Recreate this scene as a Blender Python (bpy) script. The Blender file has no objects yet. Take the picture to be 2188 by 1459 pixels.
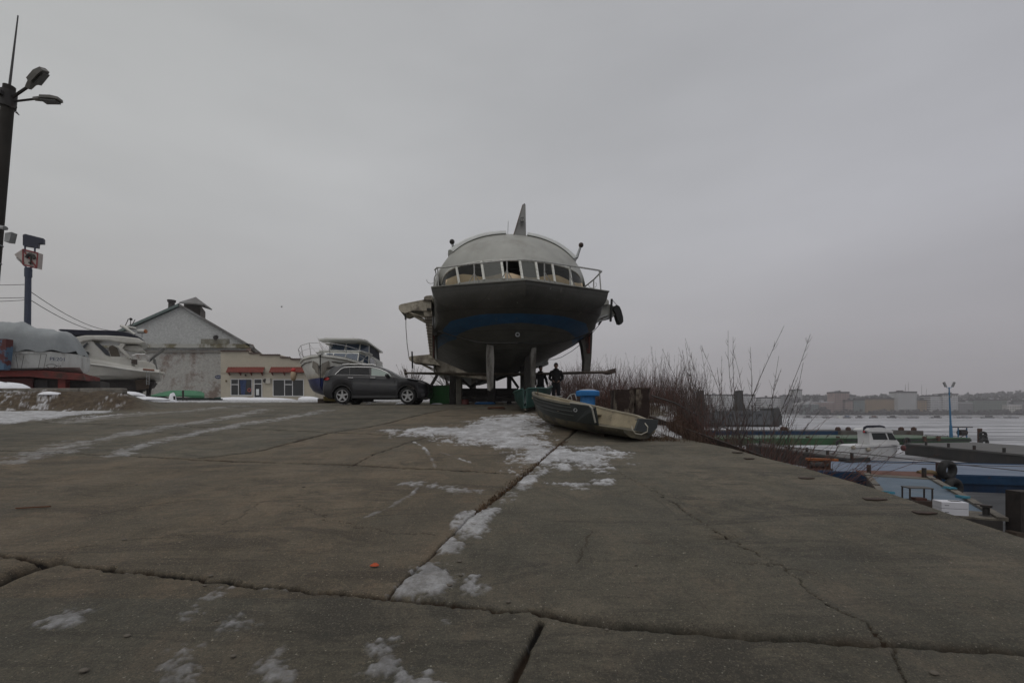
import bpy, bmesh, math, random
import numpy as np
from mathutils import Vector, Matrix
R = math.radians
random.seed(7)
C = bpy.context.scene.collection
F = 972.0; CX = 1094.0; HZ = 886.0; EYE = 1.6      # focal length in photo pixels, principal column, eye-level row, eye height

# ---------------------------------------------------------------- camera
cam_d = bpy.data.cameras.new("camera"); cam = bpy.data.objects.new("camera", cam_d); C.objects.link(cam)
cam.location = (0, 0, EYE); cam.rotation_euler = (R(90), 0, 0)
cam_d.sensor_width = 36; cam_d.lens = 16.0; cam_d.shift_y = (HZ - 729.5) / 2188
cam_d.clip_start = 0.05; cam_d.clip_end = 6000
bpy.context.scene.camera = cam
bpy.context.scene.render.resolution_x = 1024; bpy.context.scene.render.resolution_y = 682
vs = bpy.context.scene.view_settings
vs.view_transform = 'Standard'; vs.look = 'None'; vs.exposure = 0.0; vs.gamma = 1
# ---------------------------------------------------------------- world: overcast winter sky
SUN_EL, SUN_ROT = R(62), R(200)
w = bpy.data.worlds.new("World"); bpy.context.scene.world = w; w.use_nodes = True
nt = w.node_tree; nt.nodes.clear()
out = nt.nodes.new('ShaderNodeOutputWorld'); bg = nt.nodes.new('ShaderNodeBackground')
sky = nt.nodes.new('ShaderNodeTexSky'); sky.sky_type = 'NISHITA'; sky.sun_disc = False
sky.sun_elevation = SUN_EL; sky.sun_rotation = SUN_ROT; sky.dust_density = 4
tc = nt.nodes.new('ShaderNodeTexCoord'); sep = nt.nodes.new('ShaderNodeSeparateXYZ')
ramp = nt.nodes.new('ShaderNodeValToRGB')
nt.links.new(tc.outputs['Generated'], sep.inputs[0])
nt.links.new(sep.outputs['Z'], ramp.inputs[0])
el = ramp.color_ramp.elements
def G(*c): return tuple(c) + (1,)
el[0].position = 0.0; el[0].color = G(.315, .295, .295)
el[1].position = 1.0; el[1].color = G(.62, .62, .63)
for p, c in ((.06, (.345, .328, .330)), (.16, (.39, .381, .386)), (.34, (.432, .436, .447)), (.55, (.418, .425, .434)), (.68, (.39, .396, .405))):
    e = el.new(p); e.color = G(*c)
# slow cloud mottling
noi = nt.nodes.new('ShaderNodeTexNoise'); noi.inputs['Scale'].default_value = 1.3; noi.inputs['Detail'].default_value = 4
mp = nt.nodes.new('ShaderNodeMapping'); mp.inputs['Scale'].default_value = (1, 1, 3.6)
nt.links.new(tc.outputs['Generated'], mp.inputs[0]); nt.links.new(mp.outputs[0], noi.inputs['Vector'])
mr = nt.nodes.new('ShaderNodeMapRange'); mr.inputs[1].default_value = .3; mr.inputs[2].default_value = .7
mr.inputs[3].default_value = .90; mr.inputs[4].default_value = 1.10
nt.links.new(noi.outputs['Fac'], mr.inputs[0])
mul = nt.nodes.new('ShaderNodeVectorMath'); mul.operation = 'SCALE'
nt.links.new(ramp.outputs[0], mul.inputs[0]); nt.links.new(mr.outputs[0], mul.inputs['Scale'])
mul2 = nt.nodes.new('ShaderNodeVectorMath'); mul2.operation = 'SCALE'; mul2.inputs['Scale'].default_value = 11.2
nt.links.new(mul.outputs[0], mul2.inputs[0])
tl = nt.nodes.new('ShaderNodeMapRange'); nt.links.new(sep.outputs['X'], tl.inputs[0]); tl.inputs[1].default_value = -.8; tl.inputs[2].default_value = .8; tl.inputs[3].default_value = 0; tl.inputs[4].default_value = 1
tm_ = nt.nodes.new('ShaderNodeMix'); tm_.data_type = 'RGBA'; tm_.inputs[6].default_value = (1.04, 1.04, 1.0, 1); tm_.inputs[7].default_value = (.93, .925, .97, 1); nt.links.new(tl.outputs[0], tm_.inputs[0])
ml = nt.nodes.new('ShaderNodeVectorMath'); ml.operation = 'MULTIPLY'; nt.links.new(mul2.outputs[0], ml.inputs[0]); nt.links.new(tm_.outputs[2], ml.inputs[1])
mix = nt.nodes.new('ShaderNodeMix'); mix.data_type = 'RGBA'; mix.inputs[0].default_value = .96
nt.links.new(sky.outputs[0], mix.inputs[6]); nt.links.new(ml.outputs[0], mix.inputs[7])
nt.links.new(mix.outputs[2], bg.inputs[0]); bg.inputs[1].default_value = 0.1
nt.links.new(bg.outputs[0], out.inputs[0])
# ---------------------------------------------------------------- veiled sun
sd = bpy.data.lights.new("sun", 'SUN'); sun = bpy.data.objects.new("sun", sd); C.objects.link(sun)
sd.energy = 0.5; sd.angle = R(60); sd.color = (1, .97, .93)
sun.rotation_euler = (R(90) - SUN_EL, 0, math.pi - SUN_ROT)
sun.location = (0, 0, 60)
bpy.context.scene.cycles.max_bounces = 6
bpy.context.scene.cycles.volume_bounces = 0
bpy.context.scene.cycles.transparent_max_bounces = 12

# ---------------------------------------------------------------- helpers
def W(px, py, Y): return Vector(((px - CX) * Y / F, Y, EYE + (HZ - py) * Y / F))   # photo pixel + distance -> point
def lerp(a, b, t): return a + (b - a) * t
def sstep(a, b, x):
    t = np.clip((x - a) / (b - a), 0, 1); return t * t * (3 - 2 * t)
def base_z(Y):
    Y = np.asarray(Y, float)
    z = np.where(Y < 19, .1053 * Y, 2.0 + .037 * (Y - 19))
    return np.where(Y > 62, 2.0 + .037 * 43, z)
def gz(X, Y):
    X = np.asarray(X, float); Y = np.asarray(Y, float)
    z = base_z(Y)
    h = .62 - .26 * sstep(17.5, 30, Y)
    return z + h * sstep(16.2, 17.6, Y - .06 * (X + 15)) * (1 - sstep(-.88, -.76, X / np.maximum(Y, 1))) * (1 - sstep(34, 50, Y))
def gzf(X, Y): return float(gz(X, Y))
def RG(px, py):                                   # photo pixel on the ramp -> ground x, y
    Y = 1555.2 / (py - 783.6); return ((px - CX) * Y / F, Y)

class MB:
    def __init__(s): s.v = []; s.f = []
    def add(s, vs, fs):
        n = len(s.v); s.v += [tuple(p) for p in vs]; s.f += [tuple(i + n for i in f) for f in fs]; return s
    def box(s, c, d, rot=None):
        c = Vector(c); x, y, z = d[0] / 2, d[1] / 2, d[2] / 2
        vs = [Vector((sx * x, sy * y, sz * z)) for sx in (-1, 1) for sy in (-1, 1) for sz in (-1, 1)]
        if rot is not None: vs = [rot @ p for p in vs]
        return s.add([c + p for p in vs], [(0, 1, 3, 2), (4, 6, 7, 5), (0, 4, 5, 1), (2, 3, 7, 6), (0, 2, 6, 4), (1, 5, 7, 3)])
    def bar(s, a, b, wd, ht, up=(0, 0, 1)):
        a = Vector(a); b = Vector(b); d = (b - a); L = d.length
        if L < 1e-6: return s
        d.normalize(); u = Vector(up)
        if abs(d.dot(u)) > .98: u = Vector((1, 0, 0))
        sd_ = d.cross(u).normalized(); u = sd_.cross(d)
        M3 = Matrix((sd_, d, u)).transposed()
        return s.box((a + b) / 2, (wd, L, ht), M3)
    def cyl(s, a, b, r0, r1=None, n=10, cap=True):
        if r1 is None: r1 = r0
        a = Vector(a); b = Vector(b); d = (b - a).normalized()
        u = Vector((0, 0, 1)) if abs(d.z) < .95 else Vector((1, 0, 0))
        p = d.cross(u).normalized(); q = d.cross(p)
        vs = []
        for c, r in ((a, r0), (b, r1)):
            for i in range(n):
                t = 2 * math.pi * i / n; vs.append(c + p * (r * math.cos(t)) + q * (r * math.sin(t)))
        fs = [(i, (i + 1) % n, n + (i + 1) % n, n + i) for i in range(n)]
        if cap: fs += [tuple(range(n))[::-1], tuple(range(n, 2 * n))]
        return s.add(vs, fs)
    def tube(s, pts, r, n=6, r1=None):
        pts = [Vector(p) for p in pts]; m = len(pts); vs = []
        for k, p in enumerate(pts):
            d = (pts[min(k + 1, m - 1)] - pts[max(k - 1, 0)])
            d = d.normalized() if d.length > 1e-9 else Vector((0, 0, 1))
            u = Vector((0, 0, 1)) if abs(d.z) < .95 else Vector((1, 0, 0))
            a = d.cross(u).normalized(); b = d.cross(a)
            rr = r if r1 is None else lerp(r, r1, k / (m - 1))
            for i in range(n):
                t = 2 * math.pi * i / n; vs.append(p + a * (rr * math.cos(t)) + b * (rr * math.sin(t)))
        fs = [(k * n + i, k * n + (i + 1) % n, (k + 1) * n + (i + 1) % n, (k + 1) * n + i) for k in range(m - 1) for i in range(n)]
        fs += [tuple(range(n))[::-1], tuple(range((m - 1) * n, m * n))]
        return s.add(vs, fs)
    def loft(s, rings, closed=True, cap=True):
        n = len(rings[0]); m = len(rings); vs = [p for r in rings for p in r]; fs = []
        for k in range(m - 1):
            for i in range(n if closed else n - 1):
                j = (i + 1) % n; fs.append((k * n + i, k * n + j, (k + 1) * n + j, (k + 1) * n + i))
        if cap and closed: fs += [tuple(range(n))[::-1], tuple(range((m - 1) * n, m * n))]
        return s.add(vs, fs)
    def prism(s, poly, ext):                       # planar polygon of 3D points extruded by a vector
        e = Vector(ext); p0 = [Vector(p) for p in poly]; n = len(p0)
        return s.add(p0 + [p + e for p in p0], [tuple(range(n))[::-1], tuple(range(n, 2 * n))] + [(i, (i + 1) % n, n + (i + 1) % n, n + i) for i in range(n)])
    def lathe(s, c, prof, n=20, axis='z', cap=True):
        c = Vector(c); rings = []
        for r, h in prof:
            ring = []
            for i in range(n):
                t = 2 * math.pi * i / n; a, b = r * math.cos(t), r * math.sin(t)
                ring.append(c + (Vector((a, b, h)) if axis == 'z' else Vector((a, h, b)) if axis == 'y' else Vector((h, a, b))))
            rings.append(ring)
        return s.loft(rings, cap=cap)
    def ball(s, c, r, n=12, sc=(1, 1, 1)):
        c = Vector(c); rings = []
        for k in range(1, n // 2 + 3):
            th = math.pi * k / (n // 2 + 3)
            rings.append([c + Vector((r * sc[0] * math.sin(th) * math.cos(2 * math.pi * i / n), r * sc[1] * math.sin(th) * math.sin(2 * math.pi * i / n), r * sc[2] * math.cos(th))) for i in range(n)])
        return s.loft(rings)
    def torus(s, c, R_, r, axis='y', n=24, m=8, sq=1.0):
        c = Vector(c); vs = []
        for i in range(n):
            a = 2 * math.pi * i / n
            for j in range(m):
                b = 2 * math.pi * j / m; rr = R_ + r * math.cos(b); h = r * sq * math.sin(b)
                p = (rr * math.cos(a), rr * math.sin(a))
                vs.append(c + (Vector((p[0], h, p[1])) if axis == 'y' else Vector((p[0], p[1], h)) if axis == 'z' else Vector((h, p[0], p[1]))))
        fs = [(i * m + j, ((i + 1) % n) * m + j, ((i + 1) % n) * m + (j + 1) % m, i * m + (j + 1) % m) for i in range(n) for j in range(m)]
        return s.add(vs, fs)
    def build(s, name, m, parent=None, world=False, smooth=None, fixn=True):
        vs = s.v
        me = bpy.data.meshes.new(name)
        if world and parent is not None:
            Mi = mw(parent).inverted(); vs = [tuple(Mi @ Vector(p)) for p in vs]
        me.from_pydata(vs, [], s.f)
        if fixn:
            b = bmesh.new(); b.from_mesh(me); bmesh.ops.recalc_face_normals(b, faces=b.faces); b.to_mesh(me); b.free()
        if smooth is not None:
            for p in me.polygons: p.use_smooth = True
            me.set_sharp_from_angle(angle=R(smooth))
        me.materials.append(m); me.update()
        o = bpy.data.objects.new(name, me); C.objects.link(o)
        if parent is not None: o.parent = parent
        return o
def mw(o):
    M_ = Matrix.LocRotScale(o.location, o.rotation_euler, o.scale)
    return mw(o.parent) @ M_ if o.parent is not None else M_
def thing(name, label, cat, loc=(0, 0, 0), rotz=0, group=None, rx=0):
    o = bpy.data.objects.new(name, None); C.objects.link(o); o.empty_display_size = .2
    o.location = loc; o.rotation_euler = (rx, 0, rotz); o['label'] = label; o['category'] = cat
    if group: o['group'] = group
    return o
def tag(o, label, cat, group=None):
    o['label'] = label; o['category'] = cat
    if group: o['group'] = group
    return o
def struct(o, label=None, kind='structure'):
    o['kind'] = kind
    if label: o['label'] = label
    return o
def origin_to(o, p):                               # move a top-level mesh's origin to its base
    p = Vector(p); o.data.transform(Matrix.Translation(-p)); o.location = p; return o
def dup(root, loc, rotz=None, label=None, scale=None):
    r = root.copy(); C.objects.link(r); r.location = loc
    if rotz is not None: r.rotation_euler = (root.rotation_euler[0], root.rotation_euler[1], rotz)
    if label: r['label'] = label
    if scale: r.scale = scale if hasattr(scale, '__len__') else (scale,) * 3
    for ch in list(root.children):
        c = ch.copy(); C.objects.link(c); c.parent = r
        for g_ in list(ch.children):
            d = g_.copy(); C.objects.link(d); d.parent = c
    return r

# ---------------------------------------------------------------- materials
_m = {}
def mat(name, col, rough=.6, metal=0, var=.15, scale=3.0, bump=0.0, bscale=None, col2=None, thr=(.45, .6), streak=1.0, spec=.5, coat=0, sc2=None):
    """weathered surface: base colour with noise variation, an optional second colour (dirt, rust, peeled paint) in patches"""
    if name in _m: return _m[name]
    m = bpy.data.materials.new(name); m.use_nodes = True; n = m.node_tree.nodes; l = m.node_tree.links
    b = n['Principled BSDF']; b.inputs['Roughness'].default_value = rough; b.inputs['Metallic'].default_value = metal
    b.inputs['Specular IOR Level'].default_value = spec; b.inputs['Coat Weight'].default_value = coat
    t = n.new('ShaderNodeTexCoord'); mp_ = n.new('ShaderNodeMapping'); mp_.inputs['Scale'].default_value = (1, 1, 1 / streak)
    l.new(t.outputs['Object'], mp_.inputs[0])
    no = n.new('ShaderNodeTexNoise'); no.inputs['Scale'].default_value = scale; no.inputs['Detail'].default_value = 7; no.inputs['Roughness'].default_value = .62
    l.new(mp_.outputs[0], no.inputs['Vector'])
    r_ = n.new('ShaderNodeMapRange'); r_.inputs[1].default_value = .3; r_.inputs[2].default_value = .7; r_.inputs[3].default_value = 1 - var; r_.inputs[4].default_value = 1 + var
    l.new(no.outputs['Fac'], r_.inputs[0])
    sc = n.new('ShaderNodeVectorMath'); sc.operation = 'SCALE'; sc.inputs[0].default_value = col
    l.new(r_.outputs[0], sc.inputs['Scale']); last = sc.outputs[0]
    if col2:
        n2 = n.new('ShaderNodeTexNoise'); n2.inputs['Scale'].default_value = sc2 or scale * .7; n2.inputs['Detail'].default_value = 9; n2.inputs['Roughness'].default_value = .68
        mp2 = n.new('ShaderNodeMapping'); mp2.inputs['Location'].default_value = (3.7, 1.3, 8.1); mp2.inputs['Scale'].default_value = (1, 1, 1 / streak)
        l.new(t.outputs['Object'], mp2.inputs[0]); l.new(mp2.outputs[0], n2.inputs['Vector'])
        rr = n.new('ShaderNodeMapRange'); rr.inputs[1].default_value = thr[0]; rr.inputs[2].default_value = thr[1]
        l.new(n2.outputs['Fac'], rr.inputs[0])
        mx = n.new('ShaderNodeMix'); mx.data_type = 'RGBA'; mx.inputs[7].default_value = tuple(col2) + (1,)
        l.new(rr.outputs[0], mx.inputs[0]); l.new(last, mx.inputs[6]); last = mx.outputs[2]
    l.new(last, b.inputs['Base Color'])
    if bump:
        n3 = n.new('ShaderNodeTexNoise'); n3.inputs['Scale'].default_value = bscale or scale * 4; n3.inputs['Detail'].default_value = 6
        l.new(t.outputs['Object'], n3.inputs['Vector'])
        bp = n.new('ShaderNodeBump'); bp.inputs['Strength'].default_value = bump; bp.inputs['Distance'].default_value = .03
        l.new(n3.outputs['Fac'], bp.inputs['Height']); l.new(bp.outputs[0], b.inputs['Normal'])
    _m[name] = m; return m
def glass(name, col=(.02, .025, .03), rough=.05, see=0.0):
    if name in _m: return _m[name]
    m = bpy.data.materials.new(name); m.use_nodes = True; n = m.node_tree.nodes; l = m.node_tree.links
    b = n['Principled BSDF']; b.inputs['Base Color'].default_value = tuple(col) + (1,); b.inputs['Roughness'].default_value = rough
    if see > 0:
        tr = n.new('ShaderNodeBsdfTransparent'); tr.inputs[0].default_value = (.8, .8, .75, 1); mx = n.new('ShaderNodeMixShader'); mx.inputs[0].default_value = see
        l.new(b.outputs[0], mx.inputs[1]); l.new(tr.outputs[0], mx.inputs[2]); l.new(mx.outputs[0], n['Material Output'].inputs[0])
    _m[name] = m; return m
WHITE = mat('white_gelcoat', (.62, .62, .58), .35, var=.08, scale=2, col2=(.34, .31, .25), thr=(.58, .78), streak=2)
GREYW = mat('weathered_white_paint', (.5, .51, .49), .55, var=.15, scale=2.5, col2=(.2, .18, .15), thr=(.56, .74), streak=3)
DARK = mat('black_rubber', (.012, .012, .012), .75, var=.3, bump=.2)
BLACKM = mat('dark_steel', (.03, .028, .026), .6, metal=.2, var=.4, col2=(.05, .022, .012), thr=(.5, .65))
RUST = mat('rusty_steel', (.085, .035, .018), .85, var=.45, scale=6, col2=(.03, .017, .012), thr=(.45, .6), bump=.4)
CHROME = mat('polished_metal', (.6, .6, .6), .22, metal=1, var=.05)
ALU = mat('dull_aluminium', (.34, .35, .35), .45, metal=.6, var=.2, scale=4)
SNOWM = mat('settled_snow', (.82, .83, .86), .8, var=.06, scale=6, bump=.5, bscale=12)
CONC = mat('old_concrete', (.2, .185, .16), .9, var=.3, scale=4, bump=.4, bscale=20, col2=(.1, .085, .065), thr=(.5, .7))
GLASS = glass('dark_window_glass')
# ================================================================ SETTING: ground, river, banks
_rng = np.random.RandomState(3); _perm = _rng.rand(256, 256)
def vnoise(x, y):
    xi = np.floor(x).astype(int); yi = np.floor(y).astype(int); fx = x - xi; fy = y - yi
    fx = fx * fx * (3 - 2 * fx); fy = fy * fy * (3 - 2 * fy)
    g = lambda a, b: _perm[(a & 255), (b & 255)]
    return (g(xi, yi) * (1 - fx) + g(xi + 1, yi) * fx) * (1 - fy) + (g(xi, yi + 1) * (1 - fx) + g(xi + 1, yi + 1) * fx) * fy
def fbm(x, y, o=5, lac=2.03, gain=.55):
    s_ = 0; a = 1; t = 0
    for k in range(o): s_ = s_ + a * vnoise(x + 17.3 * k, y + 9.1 * k); t += a; a *= gain; x = x * lac; y = y * lac
    return s_ / t
EDGE = np.array([(-12, 4.8), (6, 4.78), (7.3, 4.6), (8.9, 4.3), (10.2, 3.85), (11.5, 3.95), (13, 4.7), (16, 5.8), (20, 7.2), (40, 12), (80, 19), (200, 34)])
def edge_x(Y): return np.interp(Y, EDGE[:, 0], EDGE[:, 1])
ys = [-12, -9, -6, -4, -2.5, -1.5, -.8, -.2, .3, .7, 1.0, 1.2]
py = 1783.
while py > 866: ys.append(1555.2 / (py - 783.6)); py -= 3.4 if py > 1500 else max(.55, 1.75 * (py - 783) / 600)
y = ys[-1]
while y < 62: y *= 1.006; ys.append(y)
while y < 200: y *= 1.03; ys.append(y)
ys = np.array(ys); NU = 820
rows = []
for yy in ys:
    a = 1.25 * abs(yy) + 3; xl = -a; xr = min(a, edge_x(yy))
    rows.append(np.concatenate([np.linspace(xl - 70, xl, 10)[:-1], np.linspace(xl, xr, NU)]))
XX = np.array(rows); YY = np.repeat(ys[:, None], XX.shape[1], 1)
ZZ = gz(XX, YY)
warpx = (fbm(XX * .9, YY * .9, 4) - .5); warpy = (fbm(XX * .9 + 40, YY * .9 + 7, 4) - .5)
def polydist(pts, closed=False, X_=None, Y_=None):
    X_ = XX if X_ is None else X_; Y_ = YY if Y_ is None else Y_
    d = np.full(X_.shape, 1e9); n = len(pts)
    for i in range(n if closed else n - 1):
        ax, ay = pts[i]; bx, by = pts[(i + 1) % n]; dx, dy = bx - ax, by - ay
        t = np.clip(((X_ - ax) * dx + (Y_ - ay) * dy) / (dx * dx + dy * dy + 1e-9), 0, 1)
        d = np.minimum(d, np.hypot(X_ - ax - t * dx, Y_ - ay - t * dy))
    return d
def inside(pts):
    c = np.zeros(XX.shape, bool); n = len(pts)
    for i in range(n):
        ax, ay = pts[i]; bx, by = pts[(i + 1) % n]
        if ay == by: continue
        c ^= ((ay > YY) != (by > YY)) & (XX < (bx - ax) * (YY - ay) / (by - ay) + ax)
    return c
snow = np.zeros(XX.shape); opa = np.zeros(XX.shape)
def snow_or_glare_patch(pxs, soft, amt, grow=0.0):
    global snow, opa
    p = [RG(*q) for q in pxs]; d = polydist(p, True); s_ = np.where(inside(p), d, -d) + grow
    soft = soft * 1.5; opa = np.maximum(opa, np.where(s_ > -soft, amt, 0)); snow = np.maximum(snow, np.clip(s_ / soft * .5 + .5, 0, 1) * (1.0 if amt > .92 else max(.62, amt - .08)))
snow_or_glare_patch([(835, 922), (900, 913), (965, 914), (1010, 904), (1060, 890), (1130, 885), (1160, 905), (1150, 930), (1175, 955), (1240, 958), (1318, 964), (1300, 985), (1260, 1003), (1180, 1003), (1120, 985), (1090, 962), (1040, 947), (980, 947), (930, 932), (870, 931)], .7, .93)
snow_or_glare_patch([(1010, 915), (1060, 895), (1128, 889), (1150, 905), (1140, 930), (1110, 945), (1060, 935)], .5, 1.0)
snow_or_glare_patch([(1200, 962), (1300, 963), (1310, 970), (1290, 990), (1210, 990), (1160, 975)], .3, .98)
snow_or_glare_patch([(1080, 985), (1180, 985), (1260, 1003), (1140, 1030), (1080, 1010)], .5, .66)
snow_or_glare_patch([(860, 1034), (930, 1032), (1030, 1053), (960, 1052)], .16, .84, .05)
snow_or_glare_patch([(985, 1090), (1070, 1082), (1062, 1108), (1028, 1150), (960, 1155)], .1, .88, .035)
snow_or_glare_patch([(1065, 1062), (1110, 1020), (1160, 1000), (1190, 1010), (1120, 1050), (1075, 1088), (1040, 1098)], .12, .80, .02)
snow_or_glare_patch([(950, 1160), (988, 1158), (982, 1180), (935, 1184)], .06, .88, .03)
snow_or_glare_patch([(905, 1196), (950, 1196), (975, 1240), (958, 1270), (840, 1272), (860, 1245)], .1, .88, .045)
snow_or_glare_patch([(950, 1225), (1040, 1245), (1045, 1265), (960, 1275)], .1, .76)
snow_or_glare_patch([(1003, 1228), (1028, 1226), (1020, 1245), (1006, 1246)], .03, .8)
snow_or_glare_patch([(1170, 1032), (1310, 1024), (1325, 1040), (1230, 1046)], .2, .84)
snow_or_glare_patch([(60, 1335), (140, 1285), (222, 1296), (185, 1330), (90, 1357)], .07, .86)
snow_or_glare_patch([(245, 1215), (300, 1212), (290, 1225), (250, 1235)], .05, .7)
snow_or_glare_patch([(460, 1247), (700, 1258), (700, 1268), (470, 1256)], .05, .8)
snow_or_glare_patch([(330, 1330), (480, 1255), (500, 1260), (390, 1340)], .1, .8)
snow_or_glare_patch([(300, 1400), (500, 1300), (560, 1320), (420, 1459), (250, 1480)], .2, .74)
snow_or_glare_patch([(500, 1420), (600, 1380), (650, 1440), (560, 1475)], .1, .78)
snow_or_glare_patch([(785, 1375), (860, 1350), (880, 1400), (950, 1470), (740, 1480)], .1, .86)  # bright glass reflection put into the slab colour as a pale patch
snow_or_glare_patch([(890, 1328), (960, 1312), (960, 1330), (900, 1335)], .05, .78)
snow_or_glare_patch([(1500, 1150), (1560, 1150), (1560, 1163), (1510, 1160)], .04, .7)
snow_or_glare_patch([(1120, 1365), (1150, 1362), (1140, 1390), (1110, 1400)], .03, .7)
snow_or_glare_patch([(1110, 1300), (1170, 1306), (1168, 1312), (1110, 1304)], .02, .8)
snow_or_glare_patch([(1860, 1366), (2000, 1376), (2010, 1384), (1870, 1374)], .02, .8)
snow_or_glare_patch([(-300, 935), (0, 906), (110, 893), (240, 879), (256, 873), (150, 879), (60, 873), (30, 862), (60, 850), (0, 846), (-300, 846)], .35, 1.0, .1)
# dirty ice tracks left by cars, running up the slope
def track(pxs, wd, amt):
    global snow, opa
    p = [RG(*q) for q in pxs]; d = polydist(p); wv = wd * (.6 + .9 * fbm(XX * .5 + 3, YY * .3, 3))
    opa = np.maximum(opa, np.where(d < wv * 1.1, amt, 0)); snow = np.maximum(snow, np.clip(1 - d / wv, 0, 1) ** .7 * .68)
track([(255, 972), (300, 952), (420, 925), (520, 905), (600, 894), (650, 886), (690, 877)], .55, .72)
track([(40, 985), (160, 948), (300, 922), (400, 905), (480, 893), (560, 876)], .8, .66)
track([(150, 900), (260, 888), (380, 880), (500, 868)], 1.2, .6)
track([(930, 1000), (925, 985), (905, 955), (885, 945)], .06, .58)
track([(780, 1105), (830, 1085), (880, 1055), (895, 1042)], .07, .58)
track([(940, 965), (1005, 990)], .04, .55)
# beyond the crest: trodden snow and ice in front of the buildings, deep along walls and on the terrace
opa = np.maximum(opa, np.where((YY > 21) | (YY > 9.6) & (XX > 2.6) & (XX > edge_x(YY) - 1.6), .95, 0)); opa = np.where((XX < -13) & (YY > 14), 1.0, opa)
far = sstep(22, 33, YY) * (XX < 0)
snow = np.maximum(snow, far * (.52 + .3 * (fbm(XX * .25, YY * .12, 4) - .4)))
RT = XX / np.maximum(YY, 1)
terr = (1 - sstep(-.90, -.80, RT)) * sstep(18.5, 20, YY)
snow = np.maximum(snow, terr * .95)
snow = np.maximum(snow, sstep(55, 58, YY) * .62 * (XX < -8))
soilm = sstep(-1.0, .2, XX - edge_x(YY) + 1.4 * (fbm(XX * .8, YY * .8, 4) - .5) + .4) * sstep(9.6, 10.6, YY)
soilm = np.maximum(soilm, sstep(17, 20, YY) * sstep(2.0, 4.0, XX))
snow = np.maximum(snow, soilm * .78)
bankm = sstep(16.1, 16.7, YY - .06 * (XX + 15)) * (1 - sstep(17.8, 18.3, YY)) * (1 - sstep(-.86, -.76, XX / np.maximum(YY, 1)))
soilm = np.maximum(soilm, bankm * (XX < -12))
snow = np.where((bankm > .3) & (XX < 0), np.minimum(snow, .26 + .3 * fbm(XX * .8, YY * 1.2, 3)), snow)
# fine break-up of the snow edges
edge_n = fbm(XX * 5 + warpx * 4, YY * 3.2 + warpy * 4, 5) - .5
fine_n = fbm(XX * 23, YY * 19, 4) - .5
str_n = fbm(XX * 2.2 + warpx * 3, YY * 9 + warpy * 3, 4) - .5
sn = snow + (edge_n * .75 + fine_n * .5 + str_n * .45) * (snow > .02) * np.clip(snow * 3, 0, 1)
snow_a = sstep(.44, .66, sn) * np.interp(opa, [0, .5, .6, .7, .86, .93, 1], [0, .2, .28, .42, .6, .95, 1])
# joints and cracks: real grooves
CR = []
crack_shade = np.zeros(XX.shape)
def groove(pxs, wd, depth, amp=.02, dirt=1.0, wd2=None, bulge=0):
    global ZZ, crack_shade, snow_a
    p = [RG(*q) for q in pxs]
    wx = (fbm(XX * 7, YY * 7, 4) - .5) * amp * 4 + (fbm(XX * 28, YY * 28, 3) - .5) * amp * 2
    d = polydist(p, X_=XX + wx, Y_=YY + wx)
    ax, ay = p[0]; bx, by = p[-1]
    t = np.clip(((XX - ax) * (bx - ax) + (YY - ay) * (by - ay)) / ((bx - ax) ** 2 + (by - ay) ** 2), 0, 1)
    w_ = (wd if wd2 is None else wd + (wd2 - wd) * t) * (.55 + .9 * fbm(XX * 2.5 + 5, YY * 2.5, 3))
    pxl = YY * YY / 1555 * 1.0                     # keep a groove at least about a sample wide
    g_ = 1 / (1 + (d / (w_ * .62)) ** 5)
    ZZ = ZZ - depth * g_
    if bulge: ZZ = ZZ + bulge * np.exp(-((d - .09) / .07) ** 2)
    crack_shade = np.maximum(crack_shade, g_ * dirt)
    snow_a = snow_a * (1 - np.where(YY < 6.5, .75, .35) * (g_ > .5))
C1 = [(-400, 1140), (0, 1183), (110, 1200), (400, 1232), (560, 1250), (830, 1275), (1010, 1292), (1160, 1306)]
groove(C1, .032, .05)
groove([(1160, 1306), (1300, 1330), (1700, 1360), (2000, 1378), (2400, 1405)], .05, .08, .012)
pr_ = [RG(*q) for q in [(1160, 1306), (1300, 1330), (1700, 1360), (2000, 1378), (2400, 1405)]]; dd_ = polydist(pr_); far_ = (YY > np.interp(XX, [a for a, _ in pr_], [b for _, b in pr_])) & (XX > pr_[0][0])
shade_band_ = np.where(far_, np.exp(-(dd_ / .085) ** 2), 0) * sstep(pr_[0][0], pr_[0][0] + .35, XX); ZZ -= .035 * shade_band_; crack_shade = np.maximum(crack_shade, shade_band_ * .52 * (.6 + .8 * fbm(XX * 6, YY * 6, 4)))  # shade along the rounded slab edge, painted into the joint colour mask
groove([(820, 1280), (860, 1240), (900, 1205), (1000, 1110), (1060, 1065), (1125, 1015), (1200, 945), (1290, 870)], .018, .03, .012, .8, wd2=.075)
groove([(1040, 1560), (1090, 1462), (1125, 1392), (1158, 1325)], .03, .06, .012)
groove([(-300, 1370), (-60, 1262), (0, 1234), (50, 1214), (110, 1199)], .13, .14, .01)
groove([(1320, 1008), (1400, 1050), (1490, 1110), (1600, 1175), (1680, 1210), (1720, 1250), (1780, 1300), (1850, 1330), (1900, 1370), (1940, 1470)], .010, .02, .03)
groove([(-300, 950), (0, 962), (300, 975), (430, 982), (700, 990), (950, 1003), (1105, 1014)], .045, .03, .02)
groove([(430, 978), (560, 960), (700, 925), (790, 912), (900, 885), (960, 874), (1040, 867)], .07, .035, .02)
groove([(80, 901), (265, 908), (374, 909), (680, 922), (830, 928)], .08, .03, .02, .8)
groove([(745, 997), (800, 970), (870, 945), (930, 930)], .035, .015, .04, .8)
groove([(880, 887), (1000, 889), (1130, 891)], .1, .03, .02, .8)
groove([(640, 1075), (700, 1110), (830, 1135), (940, 1140)], .014, .006, .03, .6)
groove([(130, 1175), (300, 1150), (430, 1140)], .016, .005, .04, .5)
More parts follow.
